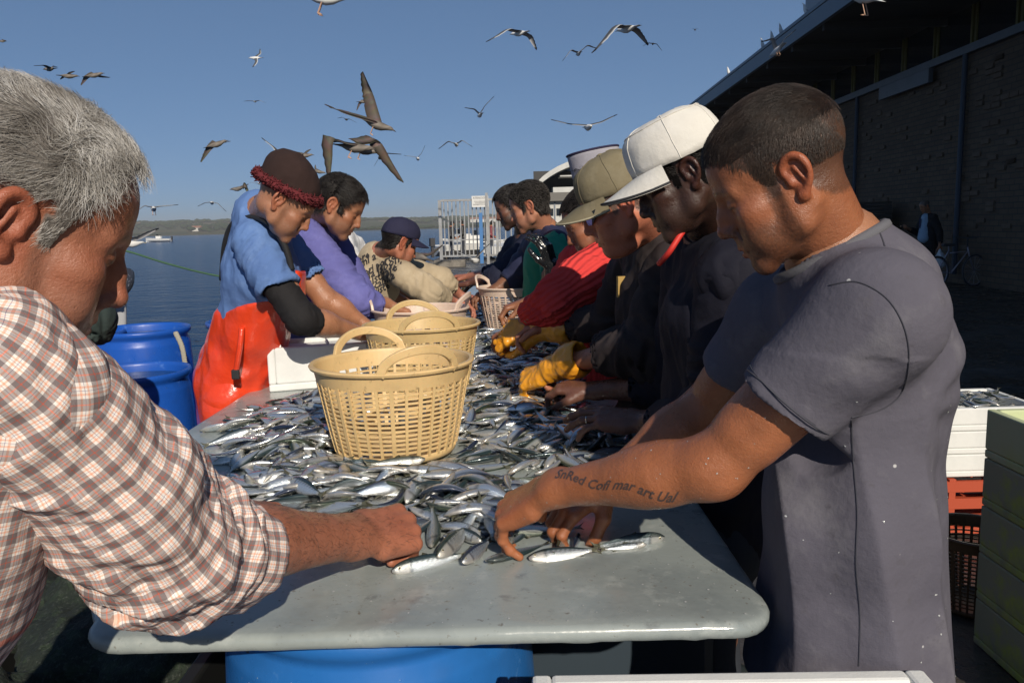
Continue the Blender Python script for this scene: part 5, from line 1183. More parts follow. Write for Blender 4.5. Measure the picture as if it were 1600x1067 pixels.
    def ink(name, s, size, a, c_px, span, upv=(0, 0, 1)):
        """lettering laid on the forearm"""
        cu = bpy.data.curves.new(name, 'FONT'); cu.body = s; cu.size = size; cu.align_x = 'CENTER'; cu.align_y = 'CENTER'; cu.shear = .35; cu.resolution_u = 2; cu.offset = .0004
        t = bpy.data.objects.new('t', cu); C.objects.link(t); dg = bpy.context.evaluated_depsgraph_get(); me = bpy.data.meshes.new_from_object(t.evaluated_get(dg)); bpy.data.objects.remove(t)
        bm_ = __import__('bmesh').new(); bm_.from_mesh(me); __import__('bmesh').ops.subdivide_edges(bm_, edges=[e for e in bm_.edges if e.calc_length() > .006], cuts=2, use_grid_fill=False); bm_.to_mesh(me); bm_.free()
        e1 = nrm(a[1] - a[0]); view = nrm(c_px - np.array([0, 0, CAMZ])); e2 = nrm(np.cross(e1, view)); e2 = e2 if e2[2] > 0 else -e2
        for v_ in me.vertices:
            q = c_px + e1 * v_.co.x + e2 * (v_.co.y + .004 * math.sin(v_.co.x * 60)); o_ = q - view * .2
            h = bv.ray_cast(Vector(o_), Vector(view), .5)
            if h[0] is not None: v_.co = h[0] + h[1] * .0006 - Vector(pp.root.location)
            else: v_.co = Vector(q) - Vector(pp.root.location)
        me.materials.append(mat('tattoo_ink', (.075, .05, .045), .5)); link(bpy.data.objects.new(name, me), pp.root)
    ink('tattoo', 'SnRed Cofi mar art Ual', .021, (P(870, 745, 1.3), P(1040, 775, 1.22)), P(955, 758, 1.21), .2)
man_plaid(); man_tee()
# ================================================================== FISH
fishm = None
def fish_mat():
    m = bpy.data.materials.new('wet_sardine'); m.use_nodes = True; nt = m.node_tree; N = nt.nodes; L = nt.links; b = N['Principled BSDF']
    at = N.new('ShaderNodeAttribute'); at.attribute_name = 'Col'; L.new(at.outputs['Color'], b.inputs['Base Color'])
    mr = N.new('ShaderNodeMapRange'); L.new(at.outputs['Alpha'], mr.inputs['Value']); mr.inputs['To Max'].default_value = .78; L.new(mr.outputs[0], b.inputs['Metallic'])
    b.inputs['Roughness'].default_value = .24; b.inputs['Coat Weight'].default_value = .5; b.inputs['Coat Roughness'].default_value = .06
    tc = N.new('ShaderNodeTexCoord'); n = N.new('ShaderNodeTexNoise'); n.inputs['Scale'].default_value = 240; n.inputs['Detail'].default_value = 3; L.new(tc.outputs['Object'], n.inputs['Vector'])
    v = N.new('ShaderNodeTexVoronoi'); v.inputs['Scale'].default_value = 330; L.new(tc.outputs['Object'], v.inputs['Vector'])
    bu = N.new('ShaderNodeBump'); bu.inputs['Strength'].default_value = .35; bu.inputs['Distance'].default_value = .0012; L.new(n.outputs[0], bu.inputs['Height'])
    b2 = N.new('ShaderNodeBump'); b2.inputs['Strength'].default_value = .25; b2.inputs['Distance'].default_value = .0008; L.new(v.outputs['Distance'], b2.inputs['Height']); L.new(bu.outputs[0], b2.inputs['Normal']); L.new(b2.outputs[0], b.inputs['Normal'])
    return m
fishm = fish_mat()
def fish_geo(bend=0, belly=1.0, tone=0, n=12, ns=17, mouth=0, part='all', twist=0):
    """unit fish: x from snout 0 to tail fork 1, z up the back, y through the thickness"""
    t = np.linspace(0, 1, ns); tt = t ** .85
    X = tt * .86; hh = np.interp(tt, [0, .05, .13, .25, .42, .6, .78, .92, 1], [.02, .055, .08, .102, .112, .1, .066, .034, .026]) * belly
    ww = np.interp(tt, [0, .05, .13, .25, .42, .6, .8, 1], [.014, .032, .044, .052, .053, .043, .023, .008])
    zc = np.interp(tt, [0, .15, .4, .7, 1], [-.004, -.001, -.007, -.002, .004])
    V = []; Cc = []
    for i in range(ns):
        for k in range(n):
            a = 2 * math.pi * k / n; cz, cy = math.cos(a), math.sin(a)
            z = zc[i] + hh[i] * (cz if cz > 0 else cz * 1.08); y = ww[i] * np.sign(cy) * abs(cy) ** .9; V.append((X[i], y, z))
            s = cz
            back = np.array([[.025, .045, .05], [.03, .045, .028], [.02, .03, .06]][tone]); flank = np.array([[.66, .72, .76], [.7, .72, .68], [.56, .66, .78]][tone]); bel = np.array([.72, .72, .7])
            c = lerp(flank, back, float(sstep(.28, .6, s))); c = lerp(c, bel, float(sstep(-.35, -.8, s))); al = 1 - float(sstep(.3, .7, s)) * .6
            if t[i] < .2: c = lerp(c, np.array([.38, .34, .28]) if s < .4 else np.array([.04, .045, .04]), .55); al *= .7
            if abs(t[i] - .21) < .03 and abs(s) < .75: c = c * .45
            if .24 < t[i] < .85 and .15 < s < .4 and i % 2: c = c * .5
            if t[i] > .93: c = lerp(c, np.array([.1, .1, .07]), .6); al *= .4
            Cc.append((*c, al))
    F_ = [(i * n + k, i * n + (k + 1) % n, (i + 1) * n + (k + 1) % n, (i + 1) * n + k) for i in range(ns - 1) for k in range(n)] + [tuple(range(n))[::-1]]
    mi = [0] * len(F_); nv = len(V)
    def add(vs, fs, c, m=0):
        nonlocal nv; V.extend(vs); F_.extend([tuple(q + nv for q in f) for f in fs]); mi.extend([m] * len(fs)); Cc.extend([c] * len(vs)); nv += len(vs)
    fin = (.09, .09, .06, .15)
    if part in ('all', 'tail'):
        tv = []
        for y in (-.003, .003): tv += [(.84, y, .022), (.84, y, -.018), (.93, y, -.036), (1.0, y * .3, -.085), (.955, y * .3, -.015), (.93, y, .002), (.955, y * .3, .02), (1.0, y * .3, .09), (.93, y, .04)]
        if part == 'tail': V.clear(); F_.clear(); mi.clear(); Cc.clear(); nv = 0
        add(tv, [(0, 1, 5), (1, 2, 5), (2, 3, 4), (2, 4, 5), (5, 6, 8), (6, 7, 8), (0, 5, 8), (14, 10, 9), (14, 11, 10), (13, 12, 11), (14, 13, 11), (17, 15, 14), (17, 16, 15), (17, 14, 9), (2, 11, 12, 3), (3, 12, 13, 4), (4, 13, 14, 5), (5, 14, 15, 6), (6, 15, 16, 7), (7, 16, 17, 8)], fin)
    if part in ('all', 'fins+'):
        add([(.36, 0, .078), (.39, 0, .128), (.44, 0, .11), (.49, 0, .078), (.43, .003, .07), (.43, -.003, .07)], [(0, 1, 4), (1, 2, 4), (2, 3, 4), (0, 5, 1), (1, 5, 2), (2, 5, 3)], fin)
        for s in (-1, 1): add([(.2, s * .038, -.035), (.28, s * .047, -.062), (.31, s * .043, -.05), (.26, s * .043, -.035)], [(0, 1, 2, 3)], fin)
        add([(.62, 0, -.075), (.66, 0, -.098), (.74, 0, -.062), (.7, .003, -.05), (.7, -.003, -.05)], [(0, 1, 3), (1, 2, 3), (0, 4, 1), (1, 4, 2)], fin)
    if part in ('all', 'eye'):
        if part == 'eye': V.clear(); F_.clear(); mi.clear(); Cc.clear(); nv = 0
        for s in (-1, 1):
            c = np.array([.08, s * .0365, .014]); r = .019
            ring = [tuple(c + [r * math.cos(a), s * .004, r * math.sin(a)]) for a in np.linspace(0, 6.283, 10, endpoint=False)]; r2 = [tuple(c + [r * .55 * math.cos(a), s * .0075, r * .55 * math.sin(a)]) for a in np.linspace(0, 6.283, 10, endpoint=False)]
            add(ring + r2, [((i, (i + 1) % 10, 10 + (i + 1) % 10, 10 + i) if s > 0 else (10 + i, 10 + (i + 1) % 10, (i + 1) % 10, i)) for i in range(10)], (.62, .58, .42, .6))
            add(r2, [tuple(range(10)) if s > 0 else tuple(range(10))[::-1]], (.008, .008, .01, 0))
    V = np.array(V); x = V[:, 0] - .45
    V[:, 1] += bend * (x ** 2 - .1) ; a = twist * x; V[:, 2] += twist * .3 * x ** 2
    return V - [.45, 0, 0], F_, np.array(Cc)
def fish_mesh(name, g, sc=1.0):
    V, F_, Cc = g; me = bpy.data.meshes.new(name); me.from_pydata([tuple(v * sc) for v in V], [], F_); me.polygons.foreach_set('use_smooth', np.ones(len(F_), bool))
    a = me.attributes.new('Col', 'FLOAT_COLOR', 'POINT'); a.data.foreach_set('color', np.array(Cc, np.float32).ravel()); me.materials.append(fishm); me.update(); return me
rsF = np.random.RandomState(11)
VAR = [fish_mesh('sardine', fish_geo(b, be, t, twist=tw)) for b, be, t, tw in ((0, 1, 0, 0), (.35, .95, 1, .1), (-.4, 1.05, 0, -.15), (.2, 1.1, 2, .2), (-.15, .9, 1, 0), (.7, 1, 0, .1), (-.75, .95, 2, -.1), (.1, 1.15, 0, .3))]
GX, GY = 300, 1000   # height field of the pile: 5 mm cells over the table
HF = np.zeros((GX, GY), np.float32); hx0, hy0, hc = -1.05, 1.1, .005
BASK = [(-.315, 2.07, .158), (-.325, 2.86, .158), (-.39, 3.42, .158), (.02, 4.5, .158), (-.48, 5.75, .15)]
fc = (mid[0], mid[1]); fca, fsa = math.cos(ang), math.sin(ang)
def allowed(x, y, pad=0):
    if x < -.98 or x > .36 or y > 6.3: return False
    for bx, by, br in BASK:
        if (x - bx) ** 2 + (y - by) ** 2 < (br + pad) ** 2: return False
    u, v = (x - fc[0]) * fca + (y - fc[1]) * fsa, -(x - fc[0]) * fsa + (y - fc[1]) * fca
    return not (abs(u) < .215 + pad and abs(v) < .145 + pad)
from bisect import bisect
def dens(x, y):
    """how thick the fish lie, read from the photograph: 0 bare table .. 1 heap"""
    def blob(cx, cy, rx, ry, a=0):
        c, s = math.cos(a), math.sin(a); u, v = (x - cx) * c + (y - cy) * s, -(x - cx) * s + (y - cy) * c
        return math.exp(-((u / rx) ** 2 + (v / ry) ** 2) ** 1.6)
    return max(blob(-.42, 1.76, .23, .15, -.25), blob(-.58, 2.12, .15, .12), blob(-.66, 2.45, .16, .28) , blob(-.6, 2.6, .2, .16), .95 * blob(-.1, 1.62, .1, .16, .4), blob(-.22, 1.72, .2, .12), blob(.0, 2.35, .17, .3), .8 * blob(.12, 2.15, .15, .12), blob(.0, 2.75, .2, .2), .75 * blob(.0, 3.3, .26, .5), .8 * blob(-.1, 4.0, .3, .5), .6 * blob(-.6, 4.3, .3, .6), .6 * blob(-.1, 5.2, .4, .7), .55 * blob(.12, 1.93, .1, .06))
def foot(x, y, a, L, roll):
    """height-field cells under a lying fish"""
    k = 7; us = np.linspace(-.42, .42, k) * L; w = L * (.09 * abs(math.cos(roll)) + .045)
    ix = []; iy = []
    for j in (-.6, 0, .6):
        ix.append(((x + us * math.cos(a) - j * w * math.sin(a)) - hx0) / hc); iy.append(((y + us * math.sin(a) + j * w * math.cos(a)) - hy0) / hc)
    ix = np.clip(np.concatenate(ix).astype(int), 0, GX - 1); iy = np.clip(np.concatenate(iy).astype(int), 0, GY - 1); return ix, iy
def stamp(x, y, a, L, zc, th):
    us = np.linspace(-.45, .42, 22) * L
    for j in np.linspace(-1, 1, 9):
        w = L * .085 * j * (1 - (us / (L * .55)) ** 2); X = x + us * math.cos(a) - w * math.sin(a); Y = y + us * math.sin(a) + w * math.cos(a)
        ix = np.clip(((X - hx0) / hc).astype(int), 0, GX - 1); iy = np.clip(((Y - hy0) / hc).astype(int), 0, GY - 1)
        HF[ix, iy] = np.maximum(HF[ix, iy], zc + th * (1 - j * j) ** .5)
FISH = []
def lay(x, y, a, L, side=1, tilt=0, force=None):
    """side 1/-1: which flank is up; the fish lies on its side"""
    roll = math.radians(90) * side + tilt; th = L * .043
    ix, iy = foot(x, y, a, L, roll); h = HF[ix, iy]; z = float(np.percentile(h, 55)) if force is None else force
    # pitch from the slope under head and tail
    f = np.array([np.cos(a), np.sin(a)]); hh = HF[np.clip(int((x - .35 * L * f[0] - hx0) / hc), 0, GX - 1), np.clip(int((y - .35 * L * f[1] - hy0) / hc), 0, GY - 1)]; ht = HF[np.clip(int((x + .3 * L * f[0] - hx0) / hc), 0, GX - 1), np.clip(int((y + .3 * L * f[1] - hy0) / hc), 0, GY - 1)]
    sl = math.atan2(max(min(ht - hh, .035), -.035), .65 * L) * .7; z = max(z, (hh + ht) / 2 * .9)
    FISH.append([x, y, .8805 + z + th * .92 + .0005, a, -sl, roll, L]); stamp(x, y, a, L, z + th * .92 * 1.0, th * .75)
# a wide scatter, bottom layer first
def scatter():
    tries = 0; N_ = 0
    lay_pts = []
    while tries < 30000:
        tries += 1; y = 1.35 + 4.9 * rsF.rand() ** 1.25; x = rsF.uniform(-.97, .35)
        if not allowed(x, y, .02): continue
        d = dens(x, y)
        if rsF.rand() > d: continue
        ix, iy = int((x - hx0) / hc), int((y - hy0) / hc); lim = .006 + .052 * max(0, d - .25) if y < 3.1 else .03 * d
        if HF[min(ix, GX - 1), min(iy, GY - 1)] > lim: continue
        a = rsF.uniform(0, 6.283) if rsF.rand() < .55 else rsF.normal(.15, .5) + (math.pi if rsF.rand() < .5 else 0)
        L = rsF.uniform(.122, .155) if y < 2.3 else rsF.uniform(.11, .15) if y < 3.2 else rsF.uniform(.12, .16)
        ex = [(x + s * .45 * L * math.cos(a), y + s * .45 * L * math.sin(a)) for s in (-1, 1)]
        if not all(allowed(q[0], q[1], -.004) for q in ex): continue
        s_ = 1 if rsF.rand() < .5 else -1
        lay(x, y, a, L, s_, rsF.normal(-.25 * s_ * (1 if math.cos(a) < 0 else -1), .45)); N_ += 1
    return N_
nF = scatter()
print('fish scattered', nF)
def roll_for(a, face):
    """roll that leans the lit flank towards the camera side by face radians"""
    s_ = -1 if math.cos(a) > 0 else 1
    return s_ * (math.radians(90) - face)

def hero(px0, py0, px1, py1, label, side=1, z=.0, tilt=0, bend=0, tone=0, belly=1.0, face=.75):
    """a fish the photograph shows singly: snout and tail points, lying on what is below"""
    p0, p1 = PZ(px0, py0, .893 + z), PZ(px1, py1, .893 + z); d = p1 - p0; L = np.linalg.norm(d); a = math.atan2(d[1], d[0]); c = (p0 + p1) / 2 - d * .05
    if L > .152: p1 = p0 + d * (.152 / L); d = p1 - p0; c = (p0 + p1) / 2 - d * .05; L = .152
    root = empty('sardine', label, 'fish', (c[0], c[1], .8805 + z + L * .043), 0, 'sardines lying on the table')
    root.rotation_euler = (Matrix.Rotation(a, 3, 'Z') @ Matrix.Rotation(roll_for(a, face + tilt), 3, 'X')).to_euler(); root.scale = (L,) * 3
    for part, nm in (('body', 'body'), ('tail', 'tail_fin'), ('eye', 'eye')):
        o = bpy.data.objects.new(nm, fish_mesh(nm, fish_geo(bend, belly, tone, part=part if part != 'body' else 'fins+', n=20, ns=26))); link(o, root)
    stamp(c[0], c[1], a, L, z + L * .04, L * .03)
    return root
hero(826, 866, 940, 852, 'silver sardine lying alone nearest the table edge by the tattooed arm', 1)
hero(1038, 834, 915, 851, 'thin sardine with dark back pointing right behind the lone front fish', -1, .0, .9)
hero(1010, 843, 935, 852, 'small silver sardine under the thin dark-backed one', 1, 0, 0, 0, 0, .7)
hero(612, 886, 742, 858, 'long sardine lying flat beside the fist of the plaid man', 1, .0, .5)
hero(686, 862, 742, 806, 'greenish sardine slanting up against the heap by the fist', 1, .016, .1, .3, 1)
hero(722, 872, 770, 835, 'short sardine with its head on the table beside the fingertips', -1, .008, .1, 0, 2)
hero(752, 838, 700, 815, 'sardine with a bright eye just left of the fingertips', 1, .012, .3)
hero(885, 826, 866, 862, 'stubby sardine behind the lone front fish', -1, .004, .4, 0, 1)
hero(905, 828, 893, 858, 'grey-bellied sardine right of the stubby one', -1, .002, .7, 0, 2)
hero(905, 700, 720, 752, 'long sardine leading right from the heap towards the elbow', 1, .0, .5, .2)
hero(455, 745, 520, 778, 'large pale blue sardine on top of the front heap', 1, .05, .2)
hero(560, 716, 640, 700, 'silver sardine lying against the foot of the nearest basket', 1, .015, .2)
hero(700, 668, 775, 655, 'bright sardine on the heap right of the nearest basket', 1, .03, .1)
hero(800, 690, 900, 676, 'bright sardine by the dark ringed hand', 1, .004, .1)
hero(330, 668, 385, 660, 'pale sardine at the left end of the heap', 1, .0, .2)
cx = np.array([f[0] for f in FISH]); order = np.argsort([f[1] - 2.2 * (f[2] - .88) for f in FISH])
SPOT = [((-.75, 2.5), 'by the white foam box'), ((-.86, 2.25), 'at the left end'), ((-.6, 2.1), 'left of the nearest basket'), ((-.62, 1.75), 'beyond the plaid cuff'), ((-.42, 1.65), 'above the plaid-sleeved fist'), ((-.3, 1.85), 'at the foot of the nearest basket'), ((-.2, 1.6), 'between the two front hands'), ((-.05, 1.75), 'just above the tattooed wrist'), ((-.02, 2.1), 'right of the nearest basket'), ((.13, 2.05), 'beside the ringed dark hand'), ((.0, 2.6), 'right of the second basket'), ((.1, 2.9), 'under the lower yellow glove'), ((-.55, 2.75), 'between foam box and second basket')]
TONES = ['dark blue-backed', 'greenish', 'dark blue-backed', 'bluish', 'greenish', 'curved dark', 'curved bluish', 'deep-bellied']
def reg(x, y, z, a, L, vi):
    w = min(SPOT, key=lambda q: (q[0][0] - x) ** 2 + (q[0][1] - y) ** 2)[1]; a = a % (2 * math.pi); k = int((a + math.pi / 8) // (math.pi / 4)) % 8
    hd_ = ['left', 'front-left', 'forward', 'front-right', 'right', 'back-right', 'back', 'back-left'][k]
    g = 'low in' if z < .897 else ('topping' if z > .925 else 'on')
    return '%s%s sardine %s heap %s, facing %s' % ('small ' if L < .128 else ('large ' if L > .143 else ''), TONES[vi].replace('dark blue-backed', 'blue-backed'), g, w, hd_), 'sardines heaped ' + w
rest = []
for r_, i in enumerate(order):
    x, y, z, a, sl, roll, L = FISH[i]
    Mx = Matrix.Translation((x, y, z)) @ (Matrix.Rotation(a, 4, 'Z') @ Matrix.Rotation(sl, 4, 'Y') @ Matrix.Rotation(roll, 4, 'X')) @ Matrix.Diagonal((L, L, L, 1))
    if r_ < 284:
        vi = rsF.randint(len(VAR)); o = bpy.data.objects.new('sardine', VAR[vi]); C.objects.link(o); o.matrix_world = Mx; lb_, g_ = reg(x, y, z, a, L, vi); tag(o, lb_, 'fish', g_)
    else: rest.append(Mx)
LOW = [fish_geo(b, be, t, n=8, ns=9) for b, be, t in ((0, 1, 0), (.4, 1, 1), (-.4, 1.05, 2))]
Vs, Fs, Cs, n_ = [], [], [], 0
for k, Mx in enumerate(rest):
    V, F_, Cc = LOW[k % 3]; A = np.array(Mx); Vs.append(V @ A[:3, :3].T + A[:3, 3]); Fs += [tuple(q + n_ for q in f) for f in F_]; Cs.append(Cc); n_ += len(V)
# fish in the box on the red crate
for k in range(60):
    A = np.array(Matrix.Translation((2.1 + rsF.uniform(-.26, .26), 3.75 + rsF.uniform(-.17, .17), .585 + rsF.uniform(0, .03))) @ Matrix.Rotation(rsF.uniform(0, 6.28), 4, 'Z') @ Matrix.Rotation(1.57, 4, 'X') @ Matrix.Diagonal((.14, .14, .14, 1)))
    V, F_, Cc = LOW[k % 3]; Vs.append(V @ A[:3, :3].T + A[:3, 3]); Fs += [tuple(q + n_ for q in f) for f in F_]; Cs.append(Cc); n_ += len(V)
o = mesh_obj('sardine_heap', np.concatenate(Vs), Fs, fishm, None, col=np.concatenate(Cs)); tag(o, 'rest of the silver catch spread up the table and in the foam box', 'fish', kind='stuff')
print('individual', min(284, len(FISH)), 'rest', len(rest))

b = MB(); rs = np.random.RandomState(14)   # loose scales and drops on the wet table
for k in range(420):
    x, y = rs.uniform(-.95, .37), 1.14 + 2.0 * rs.rand() ** 1.5
    if x < -.66 and y < 1.6: continue
    a = rs.uniform(.0007, .0024); q = [(x + a * math.cos(t) * rs.uniform(.6, 1.2), y + a * math.sin(t) * rs.uniform(.6, 1.2), .8812) for t in np.linspace(0, 6.283, 6, endpoint=False)]; b.add(q + [(x, y, .8812 + a * .35)], [(j, (j + 1) % 6, 6) for j in range(6)])
o = b.build('loose_scales', mat('wet_scale', (.6, .62, .62), .15, metal=.3, coat=.5), smooth=True); tag(o, 'loose fish scales and drops on the wet table', 'scales', kind='stuff')   # table_flecks
# ================================================================== THE OTHERS
def vest(pp, mt, nb, shn, shf, ch, wa, hm, rt, r=(.115, .12, .13), w=1.35, vs=.008, amp=.008, seed=1, name='shirt', shr=.075, ax=None, open_=(.06, .075), extra=(), cuts=(), carve_neck=True, fold=None, coord=None):
    ax = nrm(ax) if ax is not None else np.array([0, 0, 1.])
    pr = [('c', ch, wa, r[0], r[1], .04, rt, w), ('c', wa, hm, r[1], r[2], .04, rt, w * .95), ('c', nb - ax * .045, shn, .055, shr, .06), ('c', nb - ax * .045, shf, .055, shr, .06), ('c', nb - ax * .07, ch, .085, r[0], .05, rt, w)] + list(extra)
    return garment(pp, name, mt, pr, vs, carve=[(nb - ax * .03, nb + ax * .16, open_[0], open_[1])] if carve_neck else [], cuts=list(cuts), fold=fold or [dict(amp=amp, sc=(9, 9, 4.5), seed=seed), dict(amp=amp * .4, sc=(22, 22, 12), seed=seed + 40)], coord=coord)
def collar(pp, mt, nb, ax, r=.068, h=.04, flare=.012, fd=None, name='collar'):
    ax = nrm(ax); R1 = ringpts(nb - ax * .012, ax, r + flare, 36); R2 = ringpts(nb + ax * h, ax, r, 36); R3 = ringpts(nb + ax * h, ax, r - .006, 36); R4 = ringpts(nb - ax * .012, ax, r - .002, 36)
    V = R1 + R2 + R3 + R4; return mesh_obj(name, V, [(j * 36 + i, j * 36 + (i + 1) % 36, ((j + 1) % 4) * 36 + (i + 1) % 36, ((j + 1) % 4) * 36 + i) for j in range(4) for i in range(36)], mt, pp.root)
def longsleeve(pp, mt, sh, el, end, r, vs=.007, amp=.007, seed=1, mid=None, **kw):
    sleeve(pp, [sh, lerp(sh, el, .5), el, end], [r[0], (r[0] + r[1]) / 2, r[1], r[2]], mt, vs, amp=amp, seed=seed, elbow=np.linalg.norm(np.array(el) - np.array(sh)), spread=.1, base=.4, fu=28, **kw)
RT = lambda fd: np.array([fd[1], -fd[0], 0])
# ---- blue shirt, orange bib trousers, maroon-brimmed beanie
def PO(x, y, Y): return P(x + 16, y - 3, Y)
def man_orange():
    pp = Person('person in an orange bib, blue shirt and dark beanie with fluffy maroon brim', PO(370, 640, 3.05), 'tan', .0045)
    fd = nrm([.93, .3, 0]); rt = RT(fd); nb = PO(398, 338, 2.93); shn = PO(384, 383, 2.84); shf = shn + [-.02, .33, .01]
    M = frame(446, 315, 2.78, 1, 0, 38, -10); pp.head(M, nb, stubble=.3, brow=(.02, .015, .01), scale=1.0, tone=(.36, .17, .1))
    # beanie
    V, Q, hm, R, c, s = pp.hd
    v = Vol((-.1, -.13, -.02), (.1, .12, .17), .0045); v.ell((0, -.022, .058), (.087, .106, .088), .01); v.ell((0, -.045, .09), (.07, .08, .07), .03); v.cut((0, 0, .04), (0, .34, -1))
    hv, hq = v.mesh(1); hv = folds(hv, hq, .003, (18, 18, 10), 5); mesh_obj('beanie', c + hv @ R.T, hq, cloth_mat('dark_knit', (.035, .02, .018), .95, bump=(300, .6, .003)), pp.root)
    rim = [c + R @ np.array([.088 * math.cos(t), -.02 + .108 * math.sin(t), .045 + .02 * math.sin(t)]) for t in np.linspace(0, 2 * math.pi, 40, endpoint=False)]
    b = MB(); b.tube(rim, .014, 10, closed=True); rs = np.random.RandomState(2)
    for k in range(1500):
        t = rs.rand() * 6.283; a = rs.rand() * 6.283; base = np.array([.088 * math.cos(t), -.02 + .108 * math.sin(t), .045 + .02 * math.sin(t)]); o = np.array([math.cos(t) * math.cos(a), math.sin(t) * math.cos(a), math.sin(a)]); p = base + o * .013
        q = [p, p + o * .003 + rs.normal(size=3) * .002, p + o * .004 + rs.normal(size=3) * .004, p + o * .001 + rs.normal(size=3) * .004]; b.tube([c + R @ z for z in q], .0016, 4, cap=False)
    b.build('fluffy_brim', cloth_mat('maroon_wool', (.14, .025, .03), .95), pp.root, smooth=True)
    blue = cloth_mat('washed_blue_cotton', (.11, .2, .43), .9, vc=((.085, .155, .35), (.16, .26, .5)))
    ch = PO(392, 430, 3.0); wa = PO(378, 515, 3.07); hm = PO(348, 600, 3.12); ax = M[0] - nb
    pp.core([nb, ch, wa, hm], [hm + rt * .09, hm - rt * .09], [Z0(hm) + rt * .1, Z0(hm) - rt * .1])
    vest(pp, blue, nb, shn, shf, ch, wa, lerp(wa, hm, .3), rt, r=(.122, .12, .112), vs=.0065, amp=.008, seed=6, ax=ax)
    collar(pp, blue, nb, ax, .064, .03); 
    els = PO(455, 500, 2.78); wr = PO(548, 524, 3.02)
    sleeve(pp, [shn, PO(420, 455, 2.79)], [.082, .076], blue, .0055, amp=.006, base=.7, seed=3, spread=.2, hollow=.06, th=.012)
    sleeve(pp, [PO(412, 440, 2.8), els, PO(478, 508, 2.83)], [.058, .055, .05], cloth_mat('black_undersleeve', (.015, .014, .015), .8), .006, amp=.004, seed=4, name='undersleeve')
    pp.arm(shn, els, wr, hd=PO(580, 528, 3.08) - wr, pn=(0, .2, -1), side=1, r=(.052, .046, .03), curl=.6)
    fel = PO(492, 470, 3.15); fwr = PO(556, 512, 3.2); pp.arm(shf, fel, fwr, hd=PO(585, 522, 3.2) - fwr, pn=(0, -.1, -1), side=-1, r=(.052, .045, .03), curl=.6)
    sleeve(pp, [shf, lerp(shf, fel, .7)], [.082, .07], blue, .009)
    org = mat('orange_pvc', (.72, .055, .015), .3, var=((5, .5, .75), (20, .6, .8)), var_col=((.62, .04, .012), (.8, .12, .05)), bump=(7, .35, .03), bump2=(30, .15, .008), coat=.4, coat_rough=.15)
    pr = [('c', PO(396, 440, 3.0), wa, .125, .138, .03, rt, 1.35), ('c', wa, hm, .136, .14, .03, rt, 1.25), ('c', hm, [hm[0], hm[1], .75], .14, .14, .03, rt, 1.2)]
    for s_ in (-1, 1): pr.append(('c', np.array([hm[0], hm[1], .8]) + rt * s_ * .09, np.array([hm[0], hm[1], .12]) + rt * s_ * .12, .12, .09, .03))
    pb = PO(332, 462, 3.0); pf = PO(462, 425, 2.95); g1 = nrm(pf - pb); up = nrm(np.cross(rt, g1)); up = up if up[2] > 0 else -up
    garment(pp, 'bib_trousers', org, pr, .009, cuts=[(PO(380, 474, 2.9), nrm([-.32, -.12, 1]))], fold=[dict(amp=.007, sc=(8, 8, 2.2), seed=18), dict(amp=.002, sc=(16, 16, 9), seed=20)])
    garment(pp, 'bib', org, [('c', PO(408, 432, 3.0), PO(398, 500, 3.02), .126, .14, .03, rt, 1.2)], .008, cuts=[(PO(446, 450, 3), -nrm([1, .3, .12])), (PO(440, 428, 2.95), (0, 0, 1))], fold=[dict(amp=.006, sc=(8, 8, 4), seed=25)])
    blkm = mat('black_webbing', (.015, .015, .017), .7)
    b = MB(); b.tube(bez([PO(331, 440, 3.05), PO(336, 385, 2.98), PO(350, 352, 2.93), PO(380, 343, 2.83), PO(405, 352, 2.77), PO(428, 385, 2.78), PO(440, 425, 2.8)], 6), .012, 6); b.build('strap', blkm, pp.root, smooth=True)
    b = MB(); b.tube(bez([PO(362, 515, 2.87), PO(359, 545, 2.86), PO(352, 588, 2.88)], 4), .011, 6); b.build('side_strap', org, pp.root, smooth=True)
    MB().box(PO(352, 588, 2.87), (.028, .014, .036)).build('buckle', blkm, pp.root, bevel=.004)
    legs(pp, [hm[0], hm[1], .85], fd, org, r=.1, name='waders')
    pp.finish(skinw)
